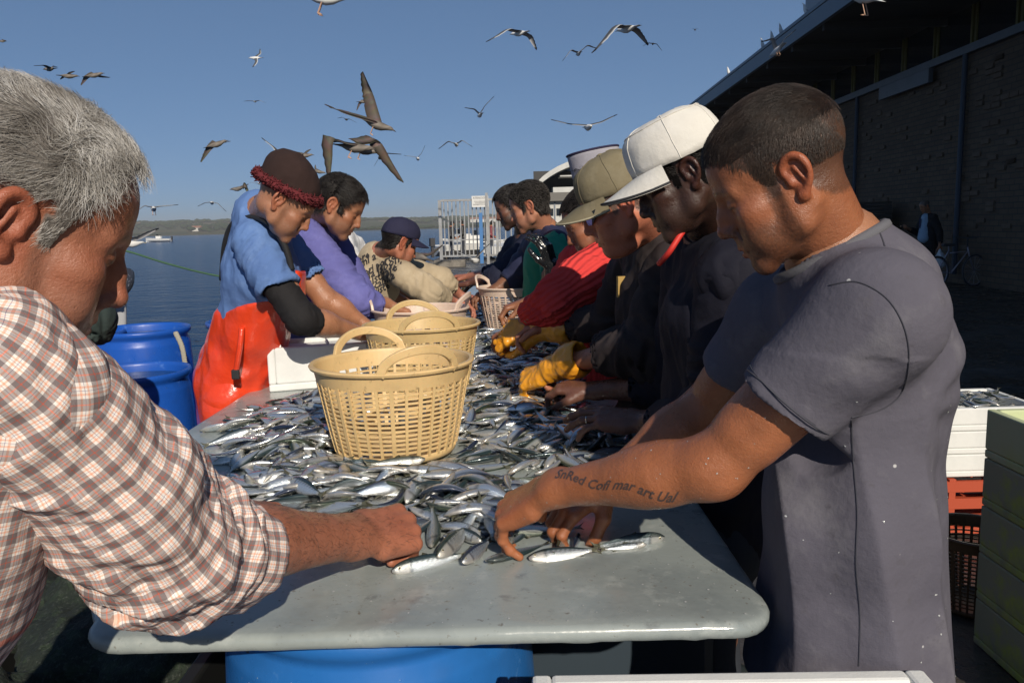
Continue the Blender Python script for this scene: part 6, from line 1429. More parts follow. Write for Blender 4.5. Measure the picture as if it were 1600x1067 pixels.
# ---- purple sweatshirt
def man_purple():
    pp = Person('person with short black hair in a violet-blue sweatshirt bending over the table', P(470, 600, 3.9), 'tan', .0052)
    fd = nrm([.93, .35, 0]); rt = RT(fd); nb = P(494, 338, 3.62); shn = P(488, 382, 3.5); shf = shn + [.0, .36, .02]
    M = frame(530, 323, 3.5, 1, -8, 30, -2); pp.head(M, nb, hair=1, stubble=.45, brow=(.012, .01, .008), scalp=(.012, .01, .01), scale=1.03, tone=(.34, .155, .085))
    strands(pp.hd, 6500, .028, .0012, BLACKH, hairdir_front, lift=.55, seg=4, thick=.008, parent=pp.root, clump=.9, jit=.3, seed=8)
    pur = cloth_mat('violet_sweat', (.13, .13, .36), .92, vc=((.1, .1, .28), (.17, .17, .43)))
    ch = P(478, 430, 3.72); wa = P(452, 500, 3.85); hm = P(440, 570, 3.95); ax = M[0] - nb
    pp.core([nb, ch, wa, hm], [hm + rt * .09, hm - rt * .09], [Z0(hm) + rt * .1, Z0(hm) - rt * .1])
    vest(pp, pur, nb, shn, shf, ch, wa, hm, rt, r=(.135, .135, .135), vs=.008, amp=.009, seed=16, ax=ax); collar(pp, cloth_mat('green_neck', (.03, .16, .12)), nb + nrm(ax) * .003, ax, .062, .018)
    el = P(562, 470, 3.42); wr = P(604, 474, 3.56)
    longsleeve(pp, pur, shn, P(560, 467, 3.43), P(590, 480, 3.49), (.082, .07, .058), seed=6, amp=.009)
    pp.arm(shn, el, wr, hd=P(640, 488, 3.6) - wr, pn=(.1, .1, -1), side=1, curl=.6, r=(.045, .04, .028))
    fel = P(570, 475, 3.85); fwr = P(612, 490, 3.8); pp.arm(shf, fel, fwr, hd=P(650, 498, 3.8) - fwr, pn=(0, 0, -1), side=-1, curl=.5); longsleeve(pp, pur, shf, fel, lerp(fel, fwr, .3), (.08, .07, .06), vs=.01)
    garment(pp, 'dark_bib', cloth_mat('black_bib', (.02, .022, .028), .6), [('c', P(500, 420, 3.7), P(480, 520, 3.85), .125, .15, .03, rt, 1.2)], .01, cuts=[(P(515, 430, 3.6), nrm([-1, 0, .3]))])
    legs(pp, hm - [0, 0, .12], fd, wader); pp.finish()
# ---- someone in white, mostly hidden behind the purple sweatshirt
def man_white():
    pp = Person('person in a white T-shirt mostly hidden behind the violet sweatshirt', P(536, 560, 4.75), 'tan', .006)
    fd = nrm([.9, .4, 0]); rt = RT(fd); nb = P(528, 352, 4.55); shn = P(532, 392, 4.42); shf = shn + [.0, .34, 0]
    M = frame(540, 322, 4.62, 1, 20, 30, 0); pp.head(M, nb, hair=1, stubble=.3, scalp=(.02, .015, .01)); strands(pp.hd, 2500, .02, .0018, BLACKH, hairdir_back, seg=3, thick=.006, parent=pp.root)
    wt = cloth_mat('white_cotton', (.75, .76, .78), .9); ch = P(530, 420, 4.6); wa = P(515, 480, 4.7); hm = P(508, 520, 4.75)
    pp.core([nb, ch, wa, hm], [hm + rt * .09, hm - rt * .09], [Z0(hm) + rt * .1, Z0(hm) - rt * .1]); vest(pp, wt, nb, shn, shf, ch, wa, hm, rt, vs=.01, ax=M[0] - nb)
    for s_, a in ((1, shn), (-1, shf)): e = a + [.16, .1, -.22]; pp.arm(a, e, e + [.2, .0, -.1], pn=(0, 0, -1), side=s_); sleeve(pp, [a, lerp(a, e, .5)], [.08, .072], wt, .01)
    legs(pp, hm - [0, 0, .1], fd, jean); pp.finish()
# ---- beige sweatshirt with script, navy cap
def man_beige():
    pp = Person('person in a navy cap and beige sweatshirt with dark handwriting on the back', P(560, 520, 4.6), 'red', .006)
    fd = nrm([.85, .5, 0]); rt = RT(fd); nb = P(598, 398, 4.35); shn = P(634, 432, 4.15); shf = shn + [-.12, .34, .03]
    M = frame(624, 380, 4.25, 1, 26, 24, -4); pp.head(M, nb, hair=1, stubble=.4, scalp=(.02, .015, .01), tone=(.38, .15, .09)); strands(pp.hd, 2200, .012, .0016, BLACKH, hairdir_back, seg=3, thick=.003, parent=pp.root, mask=lambda V: V[:, 2] < .05)
    nv = cloth_mat('navy_cap', (.022, .022, .05), .85); cap_mesh(pp.hd, nv, nv, pp.root, tilt=4, brim=.075)
    bg = cloth_mat('beige_sweat', (.42, .34, .23), .95, vc=((.34, .27, .18), (.5, .42, .3)))
    ch = P(582, 445, 4.4); wa = P(545, 470, 4.6); hm = P(520, 520, 4.75); ax = M[0] - nb
    pp.core([nb, ch, wa, hm], [hm + rt * .09, hm - rt * .09], [Z0(hm) + rt * .1, Z0(hm) - rt * .1])
    o = vest(pp, bg, nb, shn, shf, ch, wa, hm, rt, r=(.125, .125, .13), vs=.008, amp=.005, seed=26, ax=ax)
    longsleeve(pp, bg, shn, P(672, 456, 4.15), P(694, 467, 4.3), (.074, .066, .054), seed=16, amp=.008)
    el = P(672, 455, 4.15); wr = P(705, 470, 4.4); pp.arm(shn, el, wr, hd=P(735, 478, 4.45) - wr, pn=(0, 0, -1), side=1, curl=.5)
    fel = P(690, 440, 4.6); fwr = P(720, 462, 4.7); pp.arm(shf, fel, fwr, hd=(1, -.2, -.2), pn=(0, 0, -1), side=-1, curl=.5); longsleeve(pp, bg, shf, fel, lerp(fel, fwr, .5), (.085, .075, .06), vs=.01)
    # handwriting: lettering pressed onto the back
    dg = bpy.context.evaluated_depsgraph_get(); from mathutils.bvhtree import BVHTree
    me = o.data; off = Vector(pp.root.location); bv = BVHTree.FromPolygons([v.co + off for v in me.vertices], [tuple(p.vertices) for p in me.polygons])
    ink = mat('dark_print', (.03, .028, .03), .8); bm = __import__('bmesh')
    for k, (s_, x, y, sz) in enumerate((('mi ana ui', 590, 404, .055), ('capri porte ma', 598, 416, .05), ('non fa isbonjo', 592, 428, .06), ('igonistrafe', 588, 441, .06), ('parta capila', 584, 453, .055), ('amsa fuiste', 580, 465, .05), ('scripre', 560, 412, .05))):
        cu = bpy.data.curves.new('t', 'FONT'); cu.body = s_; cu.size = sz; cu.align_x = 'CENTER'; cu.shear = .45; cu.resolution_u = 1; cu.offset = .0012
        t = bpy.data.objects.new('t', cu); C.objects.link(t); dg = bpy.context.evaluated_depsgraph_get(); tm = bpy.data.meshes.new_from_object(t.evaluated_get(dg)); bpy.data.objects.remove(t)
        c0 = P(x, y, 4.2); e1 = nrm([.8, .25, .42]); view = nrm(c0 - np.array([0, 0, CAMZ])); e2 = nrm(np.cross(e1, view)); e2 = e2 if e2[2] > 0 else -e2
        for v_ in tm.vertices:
            q = c0 + e1 * v_.co.x + e2 * v_.co.y; h = bv.ray_cast(Vector(q - view * .6), Vector(view), 1.4); v_.co = (h[0] + h[1] * .004 if h[0] is not None else Vector(q + view * .4)) - off
        tm.materials.append(ink); link(bpy.data.objects.new('handwriting', tm), pp.root)
    legs(pp, hm - [0, 0, .12], fd, wader); pp.finish()
# ---- stooping worker in dark green at the far left
def man_green():
    pp = Person('person in a dark green jacket half hidden behind the plaid shirt', P(60, 640, 3.3), 'tan', .008)
    fd = nrm([.6, .8, 0]); rt = RT(fd); nb = P(40, 420, 3.3); shn = P(95, 455, 3.1); shf = shn - rt * .4
    M = frame(20, 400, 3.4, 1, 50, 30, 0); pp.head(M, nb, hair=1, scalp=(.02, .015, .01)); strands(pp.hd, 1500, .02, .0018, BLACKH, hairdir_back, seg=3, thick=.006, parent=pp.root)
    gj = cloth_mat('dark_green_jacket', (.03, .045, .042), .75); ch = P(50, 480, 3.3); wa = P(40, 560, 3.4); hm = P(40, 640, 3.4)
    pp.core([nb, ch, wa, hm], [hm + rt * .09, hm - rt * .09], [Z0(hm) + rt * .1, Z0(hm) - rt * .1]); vest(pp, gj, nb, shn, shf, ch, wa, hm, rt, r=(.14, .14, .15), vs=.01, ax=M[0] - nb)
    el = P(136, 500, 3.0); wr = P(60, 545, 3.0); longsleeve(pp, gj, shn, el, P(85, 535, 3.0), (.1, .09, .075), amp=.014, seed=12)
    pp.arm(shn, el, wr, hd=(-1, 0, -.3), pn=(0, 0, -1), side=1); e2_ = shf + [.05, .2, -.25]; pp.arm(shf, e2_, e2_ + [.1, .1, -.2], pn=(0, 0, -1), side=-1); longsleeve(pp, gj, shf, e2_, e2_ + [.06, .06, -.12], (.09, .08, .07), vs=.012)
    legs(pp, hm - [0, 0, .1], fd, wader); pp.finish()
# ---- white cap, navy jacket with red piping
def man_whitecap():
    pp = Person('person in a white cap and navy jacket with red piping, face toned dark for shadow', P(1110, 760, 1.82), 'brown', .0042)
    fd = nrm([-.95, .3, 0]); rt = RT(fd); nb = P(1118, 362, 1.86); shn = P(1150, 430, 1.68); shf = P(1085, 430, 2.0)
    M = frame(1066, 278, 1.73, -1, 0, 24, 0); pp.head(M, nb, hair=1, scale=.98, stubble=.3, scalp=(.01, .008, .008), brow=(.01, .008, .006), tone=(.05, .024, .017)); strands(pp.hd, 2500, .008, .0007, BLACKH, hairdir_back, seg=3, thick=.002, parent=pp.root, mask=lambda V: V[:, 2] < .05)  # dark skin, with the face's shadow painted into a still darker tone
    wc = cloth_mat('white_cap', (.68, .66, .6), .85, vc=((.58, .55, .5), (.72, .7, .66)), bump2=(24, .35, .008)); cap_mesh(pp.hd, wc, wc, pp.root, tilt=-2, brim=.085, crown=.138, rx=.088, ry=.109, lift=.0, boxy=.45, rim_mat=cloth_mat('dark_edge', (.04, .04, .045)), back=0)
    nv = cloth_mat('navy_jacket', (.011, .011, .02), .8); ch = P(1135, 500, 1.84); wa = P(1130, 650, 1.86); hm = P(1120, 800, 1.88); ax = M[0] - nb
    pp.core([nb, ch, wa, hm], [hm + rt * .09, hm - rt * .09], [Z0(hm) + rt * .1, Z0(hm) - rt * .1])
    vest(pp, nv, nb, shn, shf, ch, wa, hm, rt, r=(.13, .13, .14), vs=.0075, amp=.009, seed=36, ax=ax, w=1.25); collar(pp, nv, nb, ax, .064, .045)
    redp = mat('red_piping', (.6, .03, .02), .6); b = MB(); b.tube(bez([P(1092, 322, 1.76), P(1078, 345, 1.72), P(1060, 372, 1.7), P(1045, 395, 1.7), P(1030, 412, 1.74)], 5), .0065, 8); b.build('red_piping', redp, pp.root, smooth=True)
    el = P(1120, 640, 1.72); wr = P(1008, 660, 1.93)
    longsleeve(pp, nv, shn, el, P(1030, 662, 1.9), (.082, .068, .05), seed=46, amp=.009)
    pp.arm(shn, el, wr, hd=P(940, 652, 1.98) - wr, pn=(-.05, .35, -.9), side=-1, hs=1.12, fingers=[(.15, .3, .2), (.15, .3, .2), (.2, .35, .2), (.3, .5, .3)], tone=(.13, .06, .042), spread=.12)
    kp = P(917, 655, 1.99); b = MB(); b.tube(ringpts(P(918, 657, 1.985), nrm(P(895, 657, 2.0) - P(940, 652, 1.97)), .0115, 20), .0016, 6, closed=True); b.build('ring', mat('silver', (.8, .8, .78), .2, metal=1), pp.root)
    fel = P(1060, 600, 2.15); fwr = P(930, 610, 2.3); longsleeve(pp, nv, shf, fel, lerp(fel, fwr, .5), (.08, .07, .055), vs=.01); pp.arm(shf, fel, fwr, hd=P(880, 605, 2.34) - fwr, pn=(0, .2, -1), side=1, tone=(.13, .06, .042))
    legs(pp, hm - [0, 0, .05], fd, jean); pp.finish(skinw)
# ---- olive cap, sunglasses, brown jacket, yellow gloves
def man_olive():
    pp = Person('person in an olive cap, dark sunglasses and brown jacket with yellow rubber gloves', P(1060, 640, 2.35), 'red', .0042)
    fd = nrm([-.95, .3, 0]); rt = RT(fd); nb = P(1018, 362, 2.33); shn = P(1052, 424, 2.2); shf = P(985, 432, 2.52)
    M = frame(966, 318, 2.17, -1, 0, 24, 6); pp.head(M, nb, hair=1, stubble=.12, brow=(.05, .035, .025), scalp=(.1, .07, .055), wide=1.05, jowl=1, neckr=.064, tone=(.48, .17, .1)); strands(pp.hd, 3000, .006, .0006, [(.03, .022, .018), (.1, .08, .07), (.2, .17, .15)], hairdir_back, seg=2, thick=.001, parent=pp.root, mask=lambda V: V[:, 2] < .04, noshell=True)
    oc = cloth_mat('olive_cap', (.2, .17, .105), .9, vc=((.16, .135, .085), (.25, .22, .15)), bump2=(24, .35, .008)); cap_mesh(pp.hd, oc, oc, pp.root, tilt=-3, brim=.08, crown=.136, rx=.085, ry=.106, lift=.0, rim_mat=cloth_mat('cap_edge', (.4, .36, .25)))
    V, Q, hm_, R, c, s = pp.hd; L_ = lambda x, y, z: c + R @ np.array([x, y, z]); gl = mat('black_plastic', (.01, .01, .01), .12)
    sg = empty_child('sunglasses', pp.root)
    for s_ in (-1, 1):
        b = MB(); b.bar(L_(s_ * .074, .07, .012), L_(s_ * .079, -.01, .02), .003, .011); b.build('temple', gl, sg, bevel=.001)
        b = MB(); pts = [(s_ * .008, .098, .012), (s_ * .03, .098, .018), (s_ * .055, .09, .018), (s_ * .074, .07, .016), (s_ * .073, .068, .0), (s_ * .05, .086, -.018), (s_ * .025, .095, -.018), (s_ * .008, .098, -.006)]
        n = len(pts); V_ = [L_(*p) for p in pts] + [L_(p[0] * .98, p[1] - .003, p[2]) for p in pts]; b.add(V_, [tuple(range(n)), tuple(range(n, 2 * n))[::-1]] + [(i, (i + 1) % n, n + (i + 1) % n, n + i) for i in range(n)]); b.build('lens', mat('dark_lens', (.012, .012, .014), .05, coat=1), sg)
    MB().bar(L_(-.01, .1, .01), L_(.01, .1, .01), .004, .004).build('bridge', gl, sg)
    bj = cloth_mat('brown_jacket', (.03, .023, .024), .8, vc=((.02, .016, .017), (.045, .036, .036))); ch = P(1050, 480, 2.35); wa = P(1050, 570, 2.4); hm = P(1040, 660, 2.4); ax = M[0] - nb
    pp.core([nb, ch, wa, hm], [hm + rt * .09, hm - rt * .09], [Z0(hm) + rt * .1, Z0(hm) - rt * .1])
    vest(pp, bj, nb, shn, shf, ch, wa, hm, rt, r=(.14, .14, .15), vs=.008, amp=.012, seed=56, ax=ax); collar(pp, bj, nb, ax, .07, .05)
    el = P(1015, 545, 2.17); wr = P(893, 565, 2.4); yl = mat('yellow_rubber', (.78, .33, .02), .3, var=(14, .5, .75), var_col=(.6, .24, .02), coat=.5, bump=(24, .4, .01), bump2=(90, .2, .003))
    longsleeve(pp, bj, shn, el, P(943, 552, 2.29), (.085, .078, .062), seed=66, amp=.014)
    pp.arm(shn, el, wr, hd=P(850, 582, 2.47) - wr, pn=(-.1, .4, -.9), side=-1, tone=(.4, .16, .09))
    pp.gloves = []
    def glove(a, w, d, pn, side, **kw):
        a, w = np.array(a), np.array(w); v = Vol(np.minimum(a, w) - .2, np.maximum(a, w) + .2, .0042); v.cone(a, w, .052, .04, .02); v.cone(a - nrm(w - a) * .004, a + nrm(w - a) * .004, .056, .056, .006); v.cone(a - nrm(w - a) * .1, a + nrm(w - a) * .01, .045, .046, .004, op='s'); hand(v, w, d, pn, side, s=1.22, k=.006, **kw); V, Q = v.mesh(1); V = folds(V, Q, .003, (30, 30, 22), 3); mesh_obj('glove', V, Q, yl, pp.root)
    glove(P(897, 563, 2.39), P(862, 577, 2.44), P(826, 590, 2.5) - P(862, 577, 2.44), (.0, .6, -.8), -1, curl=.75)
    fel = P(960, 500, 2.6); fwr = P(872, 512, 2.75); pp.arm(shf, fel, fwr, hd=P(820, 520, 2.8) - fwr, pn=(-.5, -.2, -.8), side=1, tone=(.4, .16, .09)); longsleeve(pp, bj, shf, fel, P(895, 510, 2.7), (.08, .068, .055), vs=.009)
    glove(P(880, 512, 2.73), P(842, 514, 2.78), P(800, 519, 2.8) - P(842, 514, 2.78), (-.1, .75, -.5), 1, curl=.8)
    MB().box(P(972, 448, 2.3), (.03, .012, .06), M=np.stack([nrm([1, .3, 0]), nrm([-.3, 1, 0]), [0, 0, 1]], 1)).build('label_patch', mat('patch', (.4, .26, .08), .8), pp.root)
    legs(pp, hm - [0, 0, .1], fd, jean); pp.finish(skinw)
# ---- red ribbed jumper
def man_red():
    pp = Person('person in a bright red ribbed jumper behind the man with the olive cap', P(965, 560, 3.05), 'dark_tan', .005)
    fd = nrm([-.95, .3, 0]); rt = RT(fd); nb = P(945, 378, 2.98); shn = P(958, 412, 2.85); shf = P(905, 410, 3.2)
    M = frame(925, 345, 2.9, -1, 0, 26, 0); pp.head(M, nb, hair=1, stubble=.3, scalp=(.015, .012, .01), tone=(.3, .13, .07)); strands(pp.hd, 3000, .02, .0014, BLACKH, hairdir_front, seg=3, thick=.006, parent=pp.root)
    rd = mat('red_knit', (.66, .055, .05), .9, spec=.2, attr=None, var=(5, .5, .75), var_col=(.52, .04, .04), bump=(500, .4, .002), wave=(13, .9, .006, 'Y')); ch = P(948, 455, 3.02); wa = P(950, 520, 3.1); hm = P(955, 590, 3.1); ax = M[0] - nb
    pp.core([nb, ch, wa, hm], [hm + rt * .09, hm - rt * .09], [Z0(hm) + rt * .1, Z0(hm) - rt * .1])
    vest(pp, rd, nb, shn, shf, ch, wa, hm, rt, r=(.135, .135, .135), vs=.0075, amp=.008, seed=76, ax=ax, coord=lambda V: np.stack([V[:, 2], V @ fd, V @ rt], 1))
    el = P(868, 470, 2.72); wr = P(806, 514, 2.85)
    path = [shn, lerp(shn, el, .5), el, P(826, 495, 2.82)]; rr = [.1, .095, .078, .05]
    pr = [('c', a, b, ra, rb, .02) for a, b, ra, rb in zip(path[:-1], path[1:], rr[:-1], rr[1:])]
    garment(pp, 'sleeve', rd, pr, .006, carve=[(path[-1] - nrm(path[-1] - path[-2]) * .02, path[-1] + nrm(path[-1] - path[-2]) * .1, .043, .043)], cuts=[(path[-1], nrm(path[-1] - path[-2]))], swirl=dict(path=path, amp=.011, seed=5, spread=.1, base=.35, elbow=.3, fu=24), coord=lambda V: polycoord(V, bez(path, 5)) * [1, .09, 1])
    pp.arm(shn, el, wr, hd=P(782, 524, 2.93) - wr, pn=(-.1, .4, -.9), side=-1, curl=.7, tone=(.34, .14, .085), hs=1.05)
    fel = P(880, 455, 3.3); fwr = P(830, 470, 3.3); pp.arm(shf, fel, fwr, pn=(0, 0, -1), side=1); longsleeve(pp, rd, shf, fel, lerp(fel, fwr, .6), (.08, .07, .055), vs=.01)
    legs(pp, hm - [0, 0, .1], fd, jean); pp.finish()
# ---- tall man with a grey open-topped sun visor and curly hair
def man_visor():
    pp = Person('tall person in an open-topped grey visor with curly black hair', P(985, 520, 3.65), 'dark_tan', .006)
    fd = nrm([-.95, .3, 0]); rt = RT(fd); nb = P(958, 345, 3.6); shn = P(975, 385, 3.42); shf = P(950, 380, 3.8)
    M = frame(935, 284, 3.5, -1, 5, 16, 0); pp.head(M, nb, hair=1, stubble=.3, scalp=(.012, .01, .01)); strands(pp.hd, 3500, .03, .0016, BLACKH, hairdir_front, seg=6, thick=.012, curl=(1.4, 9), lift=.9, parent=pp.root, seed=5)
    V, Q, hm_, R, c, s = pp.hd; n = 40; VV = []
    for r_, z0, z1 in ((0, 0, 0), (.004, 0, 0)):
        for i in range(7):
            for k in range(n): a = 2 * math.pi * k / n; t = i / 6; VV.append(c + R @ np.array([(.094 - r_ - .006 * t) * math.cos(a), -.012 + (.115 - r_ - .004 * t) * math.sin(a), .03 + .1 * t + .012 * math.sin(a) * 1]))
    Fs = []
    for o in (0, 1):
        for i in range(6):
            for k in range(n): q = (o * 7 * n + i * n + k, o * 7 * n + i * n + (k + 1) % n, o * 7 * n + (i + 1) * n + (k + 1) % n, o * 7 * n + (i + 1) * n + k); Fs.append(q if o == 0 else q[::-1])
    for k in range(n): Fs.append((6 * n + k, 6 * n + (k + 1) % n, 13 * n + (k + 1) % n, 13 * n + k))
    hb = empty_child('visor', pp.root); mesh_obj('band', VV, Fs, cloth_mat('grey_visor', (.33, .32, .36), .9), hb); MB().tube([VV[6 * n + k] for k in range(n)], .005, 6, closed=True).build('edging', cloth_mat('navy_edge', (.03, .025, .06)), hb, smooth=True)
    nv = cloth_mat('black_jacket', (.018, .018, .022), .8); ch = P(975, 430, 3.6); wa = P(980, 500, 3.65); hm = P(985, 560, 3.65)
    pp.core([nb, ch, wa, hm], [hm + rt * .09, hm - rt * .09], [Z0(hm) + rt * .1, Z0(hm) - rt * .1]); vest(pp, nv, nb, shn, shf, ch, wa, hm, rt, vs=.011, ax=M[0] - nb)
    for s_, a in ((-1, shn), (1, shf)): e = a + [-.1, .05, -.26]; w = e + [-.2, .05, -.06]; pp.arm(a, e, w, pn=(0, 0, -1), side=s_); longsleeve(pp, nv, a, e, lerp(e, w, .8), (.075, .065, .05), vs=.011)
    legs(pp, hm - [0, 0, .05], fd, jean); pp.finish()
# ---- curly hair, green and navy jacket
def man_curly():
    pp = Person('person with thick curly dark hair in a navy and green jacket', P(880, 480, 4.4), 'tan', .0055)
    fd = nrm([-.93, .36, 0]); rt = RT(fd); nb = P(850, 358, 4.32); shn = P(868, 386, 4.15); shf = P(835, 390, 4.55)
    M = frame(827, 324, 4.25, -1, 10, 18, 2); pp.head(M, nb, hair=1, stubble=.35, scalp=(.02, .016, .014), brow=(.02, .015, .012), tone=(.4, .18, .11))
    strands(pp.hd, 4200, .022, .0018, [(.012, .011, .01), (.05, .043, .038), (.1, .09, .08)], hairdir_back, lift=.9, seg=6, thick=.012, curl=(1.6, 10), parent=pp.root, clump=.6, seed=7)
    nv = cloth_mat('navy_windbreaker', (.025, .03, .07), .6); gn = cloth_mat('green_panel', (.02, .26, .16), .6, vc=((.015, .2, .12), (.03, .33, .21))); ch = P(875, 430, 4.35); wa = P(880, 485, 4.42); hm = P(885, 530, 4.45); ax = M[0] - nb
    pp.core([nb, ch, wa, hm], [hm + rt * .09, hm - rt * .09], [Z0(hm) + rt * .1, Z0(hm) - rt * .1]); vest(pp, nv, nb, shn, shf, ch, wa, hm, rt, r=(.13, .13, .135), vs=.008, amp=.008, seed=86, ax=ax); collar(pp, nv, nb, ax, .064, .05)
    garment(pp, 'green_front', gn, [('c', P(855, 405, 4.28), P(852, 480, 4.4), .115, .12, .04, rt, 1.35), ('c', P(848, 385, 4.25), P(858, 420, 4.25), .05, .09, .04)], .008, fold=[dict(amp=.006, sc=(9, 9, 5), seed=9)])
    el = P(868, 432, 4.02); wr = P(852, 414, 3.98)
    longsleeve(pp, gn, shn, el, P(862, 430, 3.98), (.08, .07, .055), seed=96, amp=.01)
    gv = mat('wet_black_glove', (.012, .013, .015), .25, coat=.6, speck=(60, .1, .3, .3, .3), bump=(40, .5, .006))
    v = Vol(P(862, 432, 3.98) - .2, P(862, 432, 3.98) + .2, .005); v.cone(P(866, 432, 3.97), P(862, 414, 3.95), .052, .04, .02); hand(v, P(862, 416, 3.95), P(856, 396, 3.93) - P(862, 416, 3.95), (-.7, .6, 0), 1, s=1.15, curl=.5, k=.006); V, Q = v.mesh(1); mesh_obj('glove', V, Q, gv, pp.root)
    pp.core([shn, el], [], [])
    fel = P(800, 440, 4.6); fwr = P(772, 452, 4.55); pp.arm(shf, fel, fwr, hd=P(745, 462, 4.5) - fwr, pn=(0, 0, -1), side=1, curl=.6, tone=(.2, .09, .05)); longsleeve(pp, nv, shf, fel, lerp(fel, fwr, .4), (.08, .07, .055), vs=.01)
    legs(pp, hm - [0, 0, .05], fd, jean); pp.finish()
# ---- bearded man in dark blue beyond him
def man_beard():
    pp = Person('bearded person with dark hair and dark blue top beyond the curly-haired one', P(850, 470, 5.2), 'brown', .006)
    fd = nrm([-.95, .3, 0]); rt = RT(fd); nb = P(822, 362, 5.0); shn = P(832, 385, 4.85); shf = P(805, 388, 5.2)
    M = frame(800, 324, 4.85, -1, -4, 20, -6); pp.head(M, nb, hair=1, stubble=.92, stubble_col=(.012, .01, .01), scalp=(.01, .01, .01), tone=(.15, .07, .045)); strands(pp.hd, 2600, .022, .0024, BLACKH, hairdir_front, lift=.6, seg=3, thick=.01, parent=pp.root, clump=.6)
    nv = cloth_mat('dark_blue_top', (.015, .018, .04), .8); ch = P(826, 430, 5.0); wa = P(840, 470, 5.1); hm = P(850, 500, 5.15)
    pp.core([nb, ch, wa, hm], [hm + rt * .09, hm - rt * .09], [Z0(hm) + rt * .1, Z0(hm) - rt * .1]); vest(pp, nv, nb, shn, shf, ch, wa, hm, rt, r=(.13, .13, .13), vs=.01, ax=M[0] - nb)
    el = P(782, 432, 4.7); wr = P(742, 440, 4.85); longsleeve(pp, nv, shn, el, P(762, 438, 4.75), (.085, .075, .06), vs=.009); pp.arm(shn, el, wr, hd=P(715, 446, 4.9) - wr, pn=(0, 0, -1), side=-1, curl=.6, tone=(.12, .05, .035))
    fel = P(785, 425, 5.3); fwr = P(735, 432, 5.5); pp.arm(shf, fel, fwr, hd=P(700, 432, 5.6) - fwr, pn=(0, 0, -1), side=1, curl=.5, tone=(.34, .13, .08)); longsleeve(pp, nv, shf, fel, lerp(fel, fwr, .5), (.08, .07, .06), vs=.011)
    legs(pp, hm - [0, 0, .05], fd, jean); pp.finish()
# ---- suited man by the wall, reading a phone, with a carrier bag
def man_suit():
    base = np.array([8.62, 16.6, 0.]); pp = Person('person in a dark suit looking at a phone by the brick wall', base, 'tan', .012)
    Z = lambda x, y, z: base + np.array([x, y, z]); fd = nrm([-1, -.15, 0]); rt = RT(fd); nb = Z(-.02, 0, 1.47); sN = Z(.0, -.2, 1.4); sF = Z(0, .2, 1.4)
    c = Z(-.1, -.02, 1.63); z = np.array([0, 0, 1.]); f2 = nrm(fd - z * .45); rr = np.cross(f2, nrm(z)); rr = nrm(rr); M = (c, np.stack([rr, f2, np.cross(rr, f2)], 1)); pp.head(M, nb, hair=1, scalp=(.1, .09, .08), stubble=.1); strands(pp.hd, 900, .015, .003, [(.1, .1, .1), (.25, .25, .25)], hairdir_back, seg=2, thick=.003, parent=pp.root, mask=lambda V: V[:, 2] < .06)
    dk_ = cloth_mat('charcoal_suit', (.02, .02, .022), .85); ch = Z(.0, 0, 1.25); wa = Z(.02, 0, 1.05); hm = Z(.03, 0, .85)
    pp.core([nb, ch, wa, hm], [hm + rt * .09, hm - rt * .09], [Z0(hm) + rt * .1, Z0(hm) - rt * .1]); vest(pp, dk_, nb, sN, sF, ch, wa, hm, rt, r=(.14, .15, .15), vs=.014, name='jacket')
    garment(pp, 'shirt', cloth_mat('pale_blue_shirt', (.3, .42, .55)), [('c', Z(-.07, -.04, 1.4), Z(-.1, -.05, 1.0), .09, .12, .03)], .012); MB().box(Z(-.185, -.04, 1.2), (.012, .06, .36)).build('tie', cloth_mat('dark_tie', (.02, .03, .08)), pp.root)
    for s_, a, e, w in ((-1, sN, Z(.1, -.26, 1.1), Z(.12, -.28, .85)), (1, sF, Z(-.08, .24, 1.1), Z(-.38, .05, 1.18))): pp.arm(a, e, w, pn=(0, 1, 0) if s_ < 0 else (-.3, 0, 1), side=s_); longsleeve(pp, dk_, a, e, lerp(e, w, .9), (.08, .07, .055), vs=.014)
    legs(pp, hm + [0, 0, .02], fd, dk_); pp.finish()
    tag(MB().box(Z(-.5, .04, 1.24), (.09, .07, .012)).build('phone', gl_ := mat('phone_black', (.01, .01, .012), .1)), 'dark phone in the raised hand of the suited man', 'phone')
    v = Vol(Z(-.05, -.45, .3), Z(.3, -.15, .85), .01); v.ell(Z(.12, -.29, .52), (.12, .08, .15), .03); v.cone(Z(.12, -.29, .6), Z(.12, -.29, .76), .06, .015, .05); V, Q = v.mesh(1); tag(mesh_obj('carrier_bag', folds(V, Q, .01, (12, 12, 8), 3), Q, cloth_mat('bag_white', (.6, .64, .68), .5)), 'white carrier bag hanging from the hand of the suited man', 'bag')
